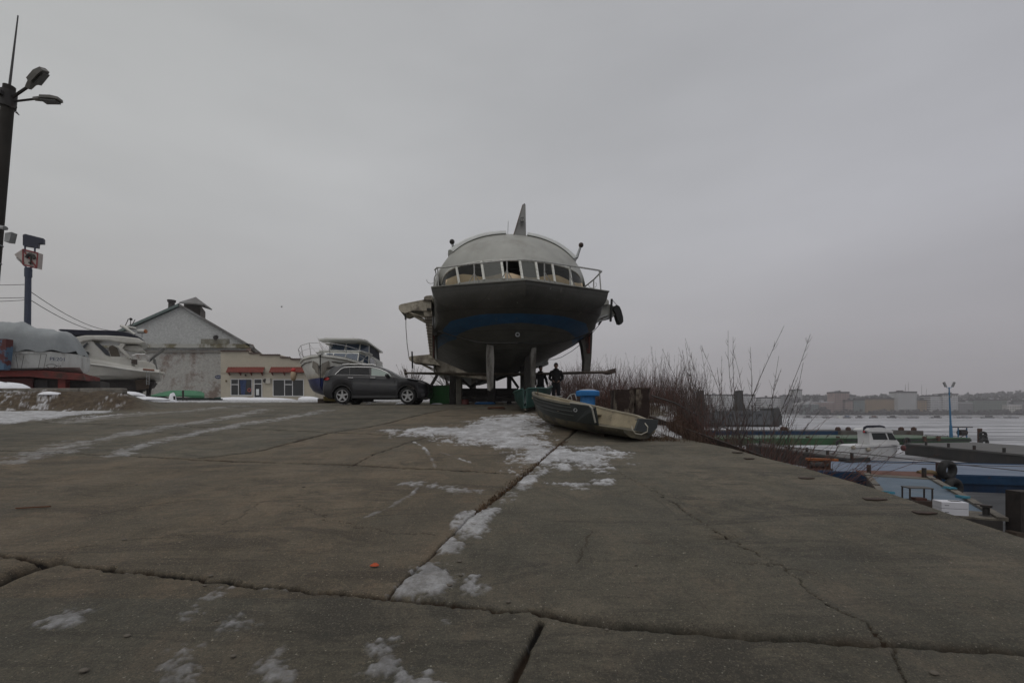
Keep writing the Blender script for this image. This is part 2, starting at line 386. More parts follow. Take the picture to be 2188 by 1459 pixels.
for q in ([(170, 1105), (300, 1080), (420, 1066)], [(0, 1045), (90, 1030), (200, 1020)], [(470, 1120), (520, 1100), (560, 1070)], [(1560, 1195), (1700, 1212), (1750, 1220)], [(1240, 1200), (1250, 1160), (1262, 1135)]):
    groove(q, .02, .006, .03, .5)
# slabs poured at different times differ in tone
c2_ = [RG(*q) for q in [(820, 1280), (900, 1205), (1000, 1110), (1125, 1015), (1200, 945), (1290, 870)]]
left_ = sstep(-.03, .03, np.interp(YY, [b for _, b in c2_], [a for a, _ in c2_]) - XX) * (YY > RG(830, 1275)[1])
c7_ = [RG(*q) for q in [(-200, 970), (430, 978), (560, 960), (700, 925), (790, 912), (900, 885), (960, 874)]]
cool_ = (YY > np.interp(XX, [a for a, _ in c7_], [b for _, b in c7_])) * 1.0
tone = left_ * (1 - cool_)
# relief: slightly dished slabs, pitted surface; the near-right slab edge is rounded and proud of its neighbour
near = sstep(40, 10, YY)
ZZ += (fbm(XX * .6, YY * .6, 3) - .5) * .035 * near + (fbm(XX * 6, YY * 6, 4) - .5) * .008 * near + (fbm(XX * 30, YY * 30, 3) - .5) * .004 * near * (YY < 9)
ZZ += snow_a * np.where(YY > 17, .05, .022) * (0.6 + fbm(XX * 3, YY * 3, 4))
ZZ += bankm * (fbm(XX * 2, YY * 2.5, 4) - .5) * .22
# shallow hole in the pavement
hx, hy = RG(1545, 1147); hd = np.hypot((XX - hx) / .13, (YY - hy) / .05); ZZ -= .03 * np.exp(-hd ** 4); crack_shade = np.maximum(crack_shade, .4 * np.exp(-hd ** 4))
ny, nx = XX.shape
me = bpy.data.meshes.new('ground')
co = np.stack([XX, YY, ZZ], -1).reshape(-1, 3).astype(np.float32)
idx = np.arange(ny * nx).reshape(ny, nx)
q = np.stack([idx[:-1, :-1], idx[:-1, 1:], idx[1:, 1:], idx[1:, :-1]], -1).reshape(-1, 4)
me.vertices.add(len(co)); me.vertices.foreach_set('co', co.ravel())
me.loops.add(q.size); me.loops.foreach_set('vertex_index', q.ravel().astype(np.int32))
me.polygons.add(len(q)); me.polygons.foreach_set('loop_start', np.arange(0, q.size, 4, dtype=np.int32)); me.polygons.foreach_set('loop_total', np.full(len(q), 4, dtype=np.int32))
me.update(); me.validate()
me.polygons.foreach_set('use_smooth', np.ones(len(me.polygons), bool))
for nm, arr in (('snow', snow_a), ('crack_shade', crack_shade), ('soil', soilm), ('tone', tone)):
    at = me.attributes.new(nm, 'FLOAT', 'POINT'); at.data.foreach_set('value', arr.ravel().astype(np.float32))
def ground_mat():
    m = bpy.data.materials.new('worn_concrete_with_snow'); m.use_nodes = True; n = m.node_tree.nodes; l = m.node_tree.links
    b = n['Principled BSDF']; g = n.new('ShaderNodeNewGeometry')
    def noise(sc, det=8, ro=.65, vec=None, st=(1, 1, 1), rot=0, dist=0):
        mp_ = n.new('ShaderNodeMapping'); mp_.inputs['Scale'].default_value = st; mp_.inputs['Rotation'].default_value = (0, 0, rot)
        l.new(g.outputs['Position'], mp_.inputs[0]); t = n.new('ShaderNodeTexNoise'); t.inputs['Scale'].default_value = sc
        t.inputs['Detail'].default_value = det; t.inputs['Roughness'].default_value = ro; t.inputs['Distortion'].default_value = dist
        l.new(mp_.outputs[0], t.inputs['Vector']); return t.outputs['Fac']
    def rng(x, a, b_, c=0, d=1):
        r_ = n.new('ShaderNodeMapRange'); 
        for i, v in enumerate((a, b_, c, d)): r_.inputs[i + 1].default_value = v
        l.new(x, r_.inputs[0]); return r_.outputs[0]
    def mixc(f, a, b_, mode='MIX'):
        x = n.new('ShaderNodeMix'); x.data_type = 'RGBA'; x.blend_type = mode
        for s_, v in ((0, f), (6, a), (7, b_)):
            if hasattr(v, 'links') or hasattr(v, 'is_linked'): l.new(v, x.inputs[s_])
            else: x.inputs[s_].default_value = v if not isinstance(v, tuple) else v + (1,)
        return x.outputs[2]
    c = mixc(rng(noise(.45, 5), .38, .62), (.128, .117, .094), (.205, .172, .131))
    c = mixc(rng(noise(1.3, 9, .75, dist=.8), .44, .62, 0, .8), c, (.088, .081, .066))
    c = mixc(rng(noise(2.6, 9, .75, st=(1, .55, 1)), .50, .70, 0, .7), c, (.24, .182, .134))
    c = mixc(rng(noise(.9, 10, .78, st=(.35, 1.4, 1), rot=.35, dist=1.2), .51, .60, 0, .85), c, (.066, .06, .051))
    c = mixc(rng(noise(9, 8, .8, st=(.25, 1.4, 1), rot=-.15), .50, .66, 0, .6), c, (.064, .057, .047))
    c = mixc(rng(noise(5, 8, .8, st=(1.6, .10, 1), rot=.9), .57, .66, 0, .5), c, (.06, .053, .045))
    c = mixc(rng(noise(7, 8, .8, st=(.12, 1.8, 1), rot=.25), .58, .68, 0, .35), c, (.24, .20, .155))
    c = mixc(rng(noise(26, 8, .85), .42, .66, 0, .65), c, (.07, .062, .051))
    c = mixc(rng(noise(70, 4, .8), .52, .68, 0, .65), c, (.30, .245, .18))
    c = mixc(rng(noise(120, 3, .8), .56, .64, 0, .75), c, (.036, .032, .027))
    c = mixc(rng(noise(45, 3, .6), .66, .71, 0, .9), c, (.38, .34, .28))
    at = {}
    for nm in ('snow', 'crack_shade', 'soil', 'tone'):
        a = n.new('ShaderNodeAttribute'); a.attribute_name = nm; at[nm] = a.outputs['Fac']
    c = mixc(at['tone'], mixc(1.0, c, (.90, .93, .90), 'MULTIPLY'), mixc(1.0, c, (1.0, .955, .87), 'MULTIPLY'))
    soilc = mixc(rng(noise(6, 8, .7), .4, .65), (.05, .034, .022), (.11, .082, .05))
    c = mixc(at['soil'], c, soilc)
    c = mixc(rng(at['crack_shade'], .2, .7, 0, .97), c, mixc(rng(noise(2.0), .45, .55), (.006, .005, .004), (.04, .024, .013)))
    # snow: white where thick, grey and see-through where it is trodden ice
    sc = mixc(rng(noise(3.5, 7, .7), .38, .68), (.34, .335, .34), (.80, .81, .84))
    fine = rng(noise(30, 6, .75), .38, .6, .55, 1)
    mm = n.new('ShaderNodeMath'); mm.operation = 'MULTIPLY'; l.new(at['snow'], mm.inputs[0]); l.new(fine, mm.inputs[1])
    c = mixc(mm.outputs[0], c, sc)
    l.new(c, b.inputs['Base Color'])
    ro = n.new('ShaderNodeMix'); ro.data_type = 'FLOAT'; ro.inputs[3].default_value = .5
    l.new(at['snow'], ro.inputs[0]); l.new(rng(noise(1.1), .35, .65, .72, .92), ro.inputs[2]); l.new(ro.outputs[0], b.inputs['Roughness'])
    b.inputs['Specular IOR Level'].default_value = .28
    bp = n.new('ShaderNodeBump'); bp.inputs['Distance'].default_value = .02; bp.inputs['Strength'].default_value = 1.0
    l.new(noise(34, 9, .85), bp.inputs['Height']); l.new(bp.outputs[0], b.inputs['Normal'])
    return m
GM = ground_mat(); me.materials.append(GM)
go = bpy.data.objects.new('ground', me); C.objects.link(go); struct(go)
# quay wall and river bank
mb = MB(); yy = np.linspace(-12, 10.4, 60)
rings = []
for t in yy:
    e = float(edge_x(t)); z = gzf(e, t); rings.append([(e - .01, t, z - .004), (e + .03, t, z - .05), (e + .05, t, z - .4), (e + .12, t, -1), (e + .2, t, -4)])
mb.loft(rings, closed=False); struct(mb.build('quay_wall', CONC, smooth=30))
mb = MB(); rings = []
for t in np.concatenate([np.linspace(9.4, 40, 120), np.linspace(42, 200, 50)]):
    e = float(edge_x(t)); z = gzf(e, t); r_ = []
    for k in range(15):
        u = k / 14; x = e + u * (5.5 + .04 * t) - .03; h = z + .0 - (z + 3.4) * (u ** .9) + (float(fbm(np.array(x * 1.3), np.array(t * 1.3), 4)) - .5) * (.5 if 0 < k else 0)
        if t < 10.4: h -= (10.4 - t) * 2.2 * u
        r_.append((x, t, h - .01))
    rings.append(r_)
BANK = mat('bank_soil', (.06, .042, .028), .95, var=.5, scale=2.5, bump=.6, col2=(.62, .63, .66), thr=(.56, .64), sc2=1.1)
mb.loft(rings, closed=False); struct(mb.build('river_bank', BANK, smooth=60))
# frozen river
def ice_mat():
    m = bpy.data.materials.new('drifting_ice_on_river'); m.use_nodes = True; n = m.node_tree.nodes; l = m.node_tree.links
    b = n['Principled BSDF']; g = n.new('ShaderNodeNewGeometry'); mp_ = n.new('ShaderNodeMapping'); mp_.inputs['Scale'].default_value = (.22, 1, 1)
    l.new(g.outputs['Position'], mp_.inputs[0])
    t = n.new('ShaderNodeTexNoise'); t.inputs['Scale'].default_value = .09; t.inputs['Detail'].default_value = 12; t.inputs['Roughness'].default_value = .72; t.inputs['Distortion'].default_value = .4
    l.new(mp_.outputs[0], t.inputs['Vector'])
    v = n.new('ShaderNodeTexVoronoi'); v.inputs['Scale'].default_value = .55; v.feature = 'DISTANCE_TO_EDGE'; l.new(mp_.outputs[0], v.inputs['Vector'])
    cr = n.new('ShaderNodeValToRGB'); cr.color_ramp.elements[0].position = .42; cr.color_ramp.elements[0].color = (.06, .062, .066, 1)
    cr.color_ramp.elements[1].position = .60; cr.color_ramp.elements[1].color = (.62, .62, .65, 1); e = cr.color_ramp.elements.new(.49); e.color = (.38, .38, .40, 1)
    l.new(t.outputs['Fac'], cr.inputs[0])
    mx = n.new('ShaderNodeMix'); mx.data_type = 'RGBA'; r_ = n.new('ShaderNodeMapRange'); r_.inputs[1].default_value = .0; r_.inputs[2].default_value = .07; r_.inputs[3].default_value = .55; r_.inputs[4].default_value = 0
    l.new(v.outputs['Distance'], r_.inputs[0]); l.new(r_.outputs[0], mx.inputs[0]); l.new(cr.outputs[0], mx.inputs[6]); mx.inputs[7].default_value = (.1, .105, .11, 1)
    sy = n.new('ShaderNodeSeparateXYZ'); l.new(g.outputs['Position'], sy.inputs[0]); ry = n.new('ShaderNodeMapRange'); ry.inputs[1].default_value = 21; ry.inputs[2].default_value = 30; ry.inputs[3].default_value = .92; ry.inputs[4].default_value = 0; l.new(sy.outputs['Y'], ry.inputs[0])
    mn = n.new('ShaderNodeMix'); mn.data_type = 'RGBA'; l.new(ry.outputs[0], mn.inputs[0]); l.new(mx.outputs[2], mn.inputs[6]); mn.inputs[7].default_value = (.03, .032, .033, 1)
    l.new(mn.outputs[2], b.inputs['Base Color'])
    r2 = n.new('ShaderNodeMapRange'); r2.inputs[1].default_value = .36; r2.inputs[2].default_value = .5; r2.inputs[3].default_value = .3; r2.inputs[4].default_value = .8
    l.new(t.outputs['Fac'], r2.inputs[0]); l.new(r2.outputs[0], b.inputs['Roughness'])
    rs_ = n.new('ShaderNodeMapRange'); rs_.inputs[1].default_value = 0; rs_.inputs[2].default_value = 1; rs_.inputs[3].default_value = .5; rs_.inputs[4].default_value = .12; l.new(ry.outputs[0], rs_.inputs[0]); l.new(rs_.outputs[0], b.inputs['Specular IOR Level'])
    bp = n.new('ShaderNodeBump'); bp.inputs['Distance'].default_value = .3; bp.inputs['Strength'].default_value = .6; l.new(t.outputs['Fac'], bp.inputs['Height']); l.new(bp.outputs[0], b.inputs['Normal'])
    return m
WL = -2.4
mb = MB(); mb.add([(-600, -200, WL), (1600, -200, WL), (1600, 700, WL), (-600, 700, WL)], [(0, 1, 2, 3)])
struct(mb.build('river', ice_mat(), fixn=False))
# ================================================================ THE HYDROFOIL SHIP (bow towards us, propped up ashore)
S0 = Vector((.46, 15.5, 1.63)); SROT = R(5.14); STILT = R(2.0)
def hull_mat():
    m = bpy.data.materials.new('ship_hull_paint'); m.use_nodes = True; n = m.node_tree.nodes; l = m.node_tree.links
    b = n['Principled BSDF']; t = n.new('ShaderNodeTexCoord'); s = n.new('ShaderNodeSeparateXYZ'); l.new(t.outputs['Object'], s.inputs[0])
    no = n.new('ShaderNodeTexNoise'); no.inputs['Scale'].default_value = 1.6; no.inputs['Detail'].default_value = 8; no.inputs['Roughness'].default_value = .65; l.new(t.outputs['Object'], no.inputs['Vector'])
    # stripe follows the sheer: constant height
    cr = n.new('ShaderNodeValToRGB'); cr.color_ramp.interpolation = 'CONSTANT'
    e = cr.color_ramp.elements; e[0].position = 0; e[0].color = (.105, .105, .094, 1); e[1].position = .3; e[1].color = (.03, .11, .25, 1)
    x = e.new(.3); 
    e[0].position = 0; 
    mr = n.new('ShaderNodeMapRange'); mr.inputs[1].default_value = 2.0; mr.inputs[2].default_value = 5.0; 
    sh = n.new('ShaderNodeMath'); sh.operation = 'MULTIPLY_ADD'; sh.inputs[1].default_value = .17; sh.inputs[2].default_value = -.2; l.new(s.outputs['Y'], sh.inputs[0])
    cl = n.new('ShaderNodeClamp'); cl.inputs['Min'].default_value = 0; cl.inputs['Max'].default_value = .40; l.new(sh.outputs[0], cl.inputs[0])
    ad = n.new('ShaderNodeMath'); l.new(s.outputs['Z'], ad.inputs[0]); l.new(cl.outputs[0], ad.inputs[1]); l.new(ad.outputs[0], mr.inputs[0]); l.new(mr.outputs[0], cr.inputs[0])
    e[1].position = (3.34 - 2) / 3; e[1].color = (.018, .09, .20, 1); e[2].position = (3.56 - 2) / 3; e[2].color = (.055, .054, .047, 1)
    r_ = n.new('ShaderNodeMapRange'); r_.inputs[1].default_value = .3; r_.inputs[2].default_value = .7; r_.inputs[3].default_value = .72; r_.inputs[4].default_value = 1.28; l.new(no.outputs['Fac'], r_.inputs[0])
    sc = n.new('ShaderNodeVectorMath'); sc.operation = 'SCALE'; l.new(cr.outputs[0], sc.inputs[0]); l.new(r_.outputs[0], sc.inputs['Scale'])
    n2 = n.new('ShaderNodeTexNoise'); n2.inputs['Scale'].default_value = 7; n2.inputs['Detail'].default_value = 5; l.new(t.outputs['Object'], n2.inputs['Vector'])
    r2 = n.new('ShaderNodeMapRange'); r2.inputs[1].default_value = .70; r2.inputs[2].default_value = .74; l.new(n2.outputs['Fac'], r2.inputs[0])
    mx = n.new('ShaderNodeMix'); mx.data_type = 'RGBA'; mx.inputs[7].default_value = (.2, .2, .18, 1); l.new(r2.outputs[0], mx.inputs[0]); l.new(sc.outputs[0], mx.inputs[6])
    # welded plate seams and rust weeping from them
    sx = n.new('ShaderNodeMath'); l.new(s.outputs['X'], sx.inputs[0]); l.new(s.outputs['Y'], sx.inputs[1]); cb = n.new('ShaderNodeCombineXYZ'); l.new(sx.outputs[0], cb.inputs[0]); l.new(s.outputs['Z'], cb.inputs[1])
    br = n.new('ShaderNodeTexBrick'); br.inputs['Scale'].default_value = 1.0; br.inputs['Brick Width'].default_value = 1.35; br.inputs['Row Height'].default_value = .62; br.inputs['Mortar Size'].default_value = .007; br.inputs['Color1'].default_value = (.9, .9, .9, 1); br.inputs['Color2'].default_value = (1.12, 1.12, 1.12, 1); br.inputs['Mortar'].default_value = (.42, .40, .36, 1)
    l.new(cb.outputs[0], br.inputs['Vector']); ms = n.new('ShaderNodeMix'); ms.data_type = 'RGBA'; ms.blend_type = 'MULTIPLY'; ms.inputs[0].default_value = .85; l.new(mx.outputs[2], ms.inputs[6]); l.new(br.outputs[0], ms.inputs[7])
    n4 = n.new('ShaderNodeTexNoise'); n4.inputs['Scale'].default_value = 3.0; n4.inputs['Detail'].default_value = 9; n4.inputs['Roughness'].default_value = .75; m4 = n.new('ShaderNodeMapping'); m4.inputs['Scale'].default_value = (1.5, 1.5, .22); l.new(t.outputs['Object'], m4.inputs[0]); l.new(m4.outputs[0], n4.inputs['Vector'])
    r4 = n.new('ShaderNodeMapRange'); r4.inputs[1].default_value = .58; r4.inputs[2].default_value = .70; r4.inputs[4].default_value = .6; l.new(n4.outputs['Fac'], r4.inputs[0]); mr4 = n.new('ShaderNodeMix'); mr4.data_type = 'RGBA'; mr4.inputs[7].default_value = (.16, .145, .12, 1); l.new(r4.outputs[0], mr4.inputs[0]); l.new(ms.outputs[2], mr4.inputs[6])
    l.new(mr4.outputs[2], b.inputs['Base Color']); b.inputs['Roughness'].default_value = .5
    bp = n.new('ShaderNodeBump'); bp.inputs['Strength'].default_value = .25; bp.inputs['Distance'].default_value = .03
    n3 = n.new('ShaderNodeTexNoise'); n3.inputs['Scale'].default_value = 1.1; l.new(t.outputs['Object'], n3.inputs['Vector']); l.new(n3.outputs['Fac'], bp.inputs['Height']); l.new(bp.outputs[0], b.inputs['Normal'])
    return m
ship = thing('hydrofoil_ship', 'large grey and white hydrofoil passenger ship raised on trestles with its bow facing the camera', 'ship', S0, SROT, rx=STILT)
SI = mw(ship).inverted()
def SL(px, py, s):                                  # photo pixel at distance s behind the stem -> ship coordinates
    Y = 15.5 + s
    for _ in range(20):
        p = SI @ W(px, py, Y); Y += s - p.y
    return SI @ W(px, py, Y)
HM = hull_mat()
SHW = mat('ship_cabin_paint', (.32, .32, .29), .5, var=.14, scale=1.2, col2=(.22, .21, .18), thr=(.5, .75), streak=2, bump=.1)
# hull: each station is (s, [(half width, z) deck .. keel])
zD = 4.51
st = [
 (0.00, [(0, zD), (0, 4.42), (0, 4.36), (0, 4.3), (0, 4.22), (0, 4.15)]),
 (0.45, [(1.16, zD), (1.08, 4.3), (.85, 4.1), (.6, 3.98), (.3, 3.9), (0, 3.86)]),
 (0.90, [(2.3, zD), (2.2, 4.2), (1.9, 3.98), (1.4, 3.82), (.7, 3.68), (0, 3.6)]),
 (1.30, [(3.25, zD), (3.13, 4.1), (2.8, 3.85), (2.1, 3.65), (1.0, 3.45), (0, 3.36)]),
 (2.00, [(3.27, zD), (3.2, 4.0), (3.1, 3.7), (2.7, 3.46), (1.3, 3.14), (0, 2.94)]),
 (3.00, [(3.3, zD), (3.25, 3.9), (3.22, 3.5), (3.05, 3.3), (1.5, 2.72), (0, 2.38)]),
 (4.30, [(3.3, zD), (3.3, 3.8), (3.3, 3.34), (3.2, 3.2), (1.6, 2.45), (0, 1.9)]),
 (6.00, [(3.3, zD), (3.3, 3.8), (3.3, 3.2), (3.18, 3.04), (1.6, 2.25), (0, 1.62)]),
 (9.00, [(3.3, zD), (3.3, 3.8), (3.28, 3.05), (3.15, 2.88), (1.6, 2.1), (0, 1.55)]),
 (18.0, [(3.3, zD), (3.3, 3.8), (3.25, 2.75), (3.1, 2.55), (1.6, 1.95), (0, 1.5)]),
 (27.5, [(3.0, zD), (3.0, 3.7), (2.9, 2.7), (2.4, 2.3), (1.2, 1.95), (0, 1.7)])]
def interp_st(s):
    for a, b in zip(st, st[1:]):
        if a[0] <= s <= b[0]:
            t = (s - a[0]) / (b[0] - a[0]); return [(lerp(p[0], q[0], t), lerp(p[1], q[1], t)) for p, q in zip(a[1], b[1])]
SS = sorted(set([s for s, _ in st] + [.2, .7, 1.1, 1.6, 2.5, 3.6, 5.1, 7.5, 12, 15, 21, 24]))
def off(s): return -.08 * max(0, s - 3)
def subdiv(p):
    o = []
    for k in range(len(p) - 1):
        p0 = p[max(k - 1, 0)]; p1 = p[k]; p2 = p[k + 1]; p3 = p[min(k + 2, len(p) - 1)]
        for t in (0, .33, .66):
            f = lambda a, b, c, d: .5 * ((2 * b) + (-a + c) * t + (2 * a - 5 * b + 4 * c - d) * t * t + (-a + 3 * b - 3 * c + d) * t ** 3)
            o.append((f(p0[0], p1[0], p2[0], p3[0]), f(p0[1], p1[1], p2[1], p3[1])))
    return o + [p[-1]]
mb = MB(); rings = []
for s in SS:
    h = subdiv(interp_st(s)); o_ = off(s); r_ = [(o_ - v, s, z) for v, z in h] + [(o_ + v, s, z) for v, z in reversed(h[:-1])]; rings.append(r_)
mb.loft(rings, closed=False)
mb.add(rings[-1], [tuple(range(len(rings[-1])))])
hull = mb.build('hull', HM, ship, smooth=20)
mb = MB(); hw = lambda s: interp_st(s)[0][0]
ds = [0, .45, .9, 1.3, 3, 6, 10, 18, 27.5]
vs = [(off(s) - hw(s), s, zD - .01) for s in ds] + [(off(s) + hw(s), s, zD - .01) for s in reversed(ds[1:])]
mb.add(vs, [tuple(range(len(vs)))]); mb.build('deck', mat('deck_paint', (.2, .2, .19), .8), ship)
mb = MB()                                          # rubbing strake round the deck edge
for sg in (-1, 1): mb.tube([(off(s) + sg * (hw(s) + .01), s - (.015 if s < 1.3 else 0), zD) for s in ds], .028, 5)
mb.build('deck_edge_strip', mat('edge_strip', (.16, .16, .14), .5), ship)
def rail_pts(sg):
    o = []
    for k in range(15):
        t = k / 14; s = 2.4 + 1.0 * t; q = interp_st(s); f = 2 * t; a_, b_ = (q[5], q[4]) if f < 1 else (q[4], q[3]); f = f if f < 1 else f - 1
        o.append((off(s) + sg * (lerp(a_[0], b_[0], f) + .01), s, lerp(a_[1], b_[1], f) - .01))
    return o + [(off(s) + sg * interp_st(s)[3][0], s, interp_st(s)[3][1]) for s in (4.3, 6, 9, 14)]
mb = MB()                                          # spray rail under the stripe
for sg in (-1, 1): mb.tube(rail_pts(sg), .04, 5)
mb.build('spray_rail', mat('rail_dark', (.05, .05, .045), .6), ship)
# anchor eye and welded scars on the bow
mb = MB(); c = SL(1105, 716, 2.0); mb.torus(c + Vector((0, -.12, 0)), .07, .025, 'y', 14, 6); mb.tube([c, c + Vector((.15, -.35, .8))], .008, 4); mb.build('towing_eye', ALU, ship)
# cabin ---------------------------------------------------------------
AZ, AA, AB = 5.27, 3.38, 2.62      # arch ellipse in ship coordinates
def arch(phi, s=5.2, k=1.0, dz=0):
    q = .92
    c_, s_ = math.cos(phi), math.sin(phi)
    return Vector((AA * k * math.copysign(abs(c_) ** q, c_), s, AZ - .045 * (s - 5) + AB * k * max(s_, 0) ** q + dz))
def wtop(th, z=5.92): return Vector((3.12 * math.sin(th), 5.4 - 2.6 * math.cos(th), z + .1 * math.cos(th) - .5 * (abs(th) / 1.57) ** 7))
def wbot(th, z=5.05): return Vector((3.28 * math.sin(th), 5.15 - 3.2 * math.cos(th), z))
N = 48; phi0 = math.asin(.235)
mb = MB(); rings = []
for k in range(15):
    tau = k / 14; r_ = []
    for i in range(N + 1):
        u = i / N; th = lerp(-math.pi / 2, math.pi / 2, u); phi = lerp(math.pi - phi0, phi0, u)
        a = wtop(th); b = arch(phi)
        sn_ = math.sin(tau * math.pi / 2); cs = 1 - math.cos(tau * math.pi / 2)
        r_.append((lerp(a.x, b.x, sn_), lerp(a.y, b.y, cs * .2 + .8 * tau), lerp(a.z, b.z, sn_ * .3 + .7 * tau)))
    rings.append(r_)
mb.loft(rings, closed=False); mb.build('cabin_front', SHW, ship, smooth=40)
mb = MB(); rings = []
for s in [5.2, 6, 8, 11, 15, 20, 24]:
    r_ = [(-AA * 1.0, s, zD), (-AA * 1.0, s, AZ - .2)] + [tuple(arch(lerp(math.pi, 0, i / 40), s)) for i in range(41)] + [(AA, s, AZ - .2), (AA, s, zD)]
    rings.append([(p[0] + off(s) + .15 * min(1, max(0, s - 5.2)) * 0, p[1], p[2]) for p in r_] if s > 5.3 else r_)
rings.append([tuple(Vector((p[0] * .8, 26.5, zD + (p[2] - zD) * .45))) for p in rings[-1]])
mb.loft(rings, closed=False); mb.build('cabin_shell', SHW, ship, smooth=40)
mb = MB(); rings = []                              # pale roof shells left and right of the fin
ROOFM = mat('roof_shell_paint', (.66, .68, .66), .45, var=.08)
for a0, a1 in ((2.45, 1.64), (1.40, .62)):
    mb = MB(); rings = []
    for s, k in ((5.02, .995), (5.06, 1.035), (5.3, 1.075), (5.9, 1.095), (8, 1.09), (12, 1.05)):
        rings.append([tuple(arch(lerp(a0, a1, i / 20), s, k)) for i in range(21)] + [tuple(arch(lerp(a1, a0, i / 20), s, .985)) for i in range(21)])
    mb.loft(rings); mb.build('roof_panel', ROOFM, ship, smooth=45)
# window band: sill, mullions, panes
def th_of(px, pyv, s_fn):
    best = None
    for k in range(-900, 901):
        th = k / 1000 * math.pi / 2 * 1.0 / .9; th = max(-1.57, min(1.57, th)); p = mw(ship) @ s_fn(th); x = CX + p.x * F / p.y
        if best is None or abs(x - px) < best[0]: best = (abs(x - px), th)
    return best[1]
mull = [979, 1032, 1074, 1113, 1147, 1182, 1219]
ths = [th_of(p + 3, 600, wbot) for p in mull]
tht = [th_of(p - 3, 570, wtop) for p in mull]
mb = MB()
r1 = [tuple(wbot(lerp(-1.57, 1.57, i / 40)) + Vector((0, 0, -.6))) for i in range(41)]; r2 = [tuple(wbot(lerp(-1.57, 1.57, i / 40)) + Vector((0, 0, .02))) for i in range(41)]
mb.loft([r1, r2], closed=False); mb.build('window_sill', SHW, ship, smooth=40)
WF = mat('window_frame_paint', (.55, .55, .5), .5, var=.2, scale=9, col2=(.1, .09, .07), thr=(.6, .66))
for tb, tt in zip(ths, tht):
    a = wbot(tb); b = wtop(tt); nrm = Vector((math.sin(tb), -math.cos(tb), 0)) * .02
    MB().bar(a + nrm, b + nrm, .09, .05, up=nrm).build('window_post', WF, ship)
mb = MB(); mb.tube([tuple(wtop(lerp(-1.5, 1.5, i / 40)) + Vector((0, -.02, -.02))) for i in range(41)], .045, 6); mb.build('window_head', WF, ship, smooth=60)
PG = glass('tinted_cabin_glass', (.035, .036, .028), .12, .75); PG2 = glass('dusty_cabin_glass', (.10, .105, .09), .3, .4)
bt = [-1.56] + ths + [1.56]; tt = [-1.56] + tht + [1.56]
for k in range(8):
    if k == 3: continue                             # one pane is missing
    mb = MB(); n_ = 5
    a = [tuple(wbot(lerp(bt[k], bt[k + 1], i / n_))) for i in range(n_ + 1)]; b = [tuple(wtop(lerp(tt[k], tt[k + 1], i / n_))) for i in range(n_ + 1)]
    mb.loft([a, b], closed=False); mb.build('window_pane', PG2 if k in (2, 4) else PG, ship, smooth=60)
# broken glass shards round the empty window
mb = MB()
for q in range(7):
    t = q / 6; a = lerp(wbot(bt[4]), wtop(tt[4]), .1 + .8 * t); mb.add([a, a + Vector((0, 0, .1)), a + Vector((-.05 - .06 * random.random(), 0, .06))], [(0, 1, 2)])
mb.bar(lerp(wbot(bt[4]), wtop(tt[4]), .05), lerp(wbot(bt[4]), wtop(tt[4]), .95), .03, .02); mb.build('broken_glass', WF, ship)
# interior: tan dashboard shelf and a dark bulkhead
mb = MB(); rings = []
for v, yy_, z in ((0, 2.55, 5.2), (0, 2.75, 5.5), (0, 3.9, 5.62)):
    rings.append([(x, yy_ + 1.3 * (x / 3) ** 2, z - .12 * (1 - (abs(x) / 3.0)) ** 2 + .09 * math.sin(x * 3.3 + yy_)) for x in np.linspace(-2.9, 2.9, 25)])
mb.loft([[(x, y_, z - .8) for x, y_, z in rings[0]]] + rings, closed=False); mb.build('dashboard', mat('tan_interior', (.62, .48, .32), .7), ship, smooth=50)
mb = MB(); mb.box((0, 6.5, 5.6), (6, .05, 2.2)); mb.build('cabin_bulkhead', mat('dim_interior', (.09, .075, .055), .8), ship)
# tail-like fin on the roof, with an emblem plate
def SP(px, py, s): return SL(px, py, s)
mb = MB(); mb.prism([SP(1097, 506, 5.0), SP(1102, 488, 5.0), SP(1117, 438, 5.3), SP(1120.5, 434.5, 5.3), SP(1123, 438, 5.3), SP(1124, 505, 5.0)], (0, .45, -.02))
fin = mb.build('roof_fin', mat('fin_paint', (.2, .2, .19), .5, var=.15), ship)
mb = MB(); mb.prism([SP(1111, 478, 4.97), SP(1112, 465, 5.1), SP(1119, 464, 5.1), SP(1119, 477, 4.97)], (0, -.02, 0)); mb.build('emblem_plate', mat('emblem_dark', (.03, .03, .03), .5), fin)
mb = MB(); c = SP(1115.5, 471, 5.0); mb.torus(c + Vector((0, -.04, 0)), .055, .014, 'y', 14, 5); mb.box(c + Vector((0, -.04, .0)), (.1, .02, .02)); mb.build('emblem', mat('emblem_grey', (.3, .3, .28), .5), fin)
mb = MB(); mb.prism([SP(1095.5, 506, 5.0), SP(1097, 506, 4.98), SP(1117.4, 437, 5.28), SP(1116, 438, 5.3)], (0, .3, 0)); mb.build('fin_edge', mat('fin_brown', (.16, .1, .07), .7), fin)
MB().tube([SP(1085, 500, 5.4), SP(1086, 473, 5.4)], .013, 5).build('antenna', ALU, ship)
for a, b in (((972, 547), (966, 517)), ((1232, 552), (1241.5, 524))):
    hb = MB().tube([SP(a[0], a[1], 5.25), SP(b[0], b[1], 5.25)], .065, 8, .05).build('air_horn', ALU, ship, smooth=50)
    MB().ball(SP(b[0], b[1], 5.22), .115, 12).build('horn_head', BLACKM, hb, smooth=70)
fl = MB().box(SP(1159, 524, 4.6), (.2, .18, .17)).build('floodlight', mat('lamp_body', (.25, .25, .22), .5), ship)
MB().prism([SP(1155, 528, 4.45), SP(1164, 528, 4.45), SP(1163, 520.5, 4.45), SP(1156, 520.5, 4.45)], (0, -.02, 0)).build('lamp_glass', GLASS, fl)
MB().tube([SP(1154, 521, 4.8), SP(1153.5, 532, 4.5), SP(1157, 534, 4.5)], .015, 5).build('bracket', BLACKM, fl)
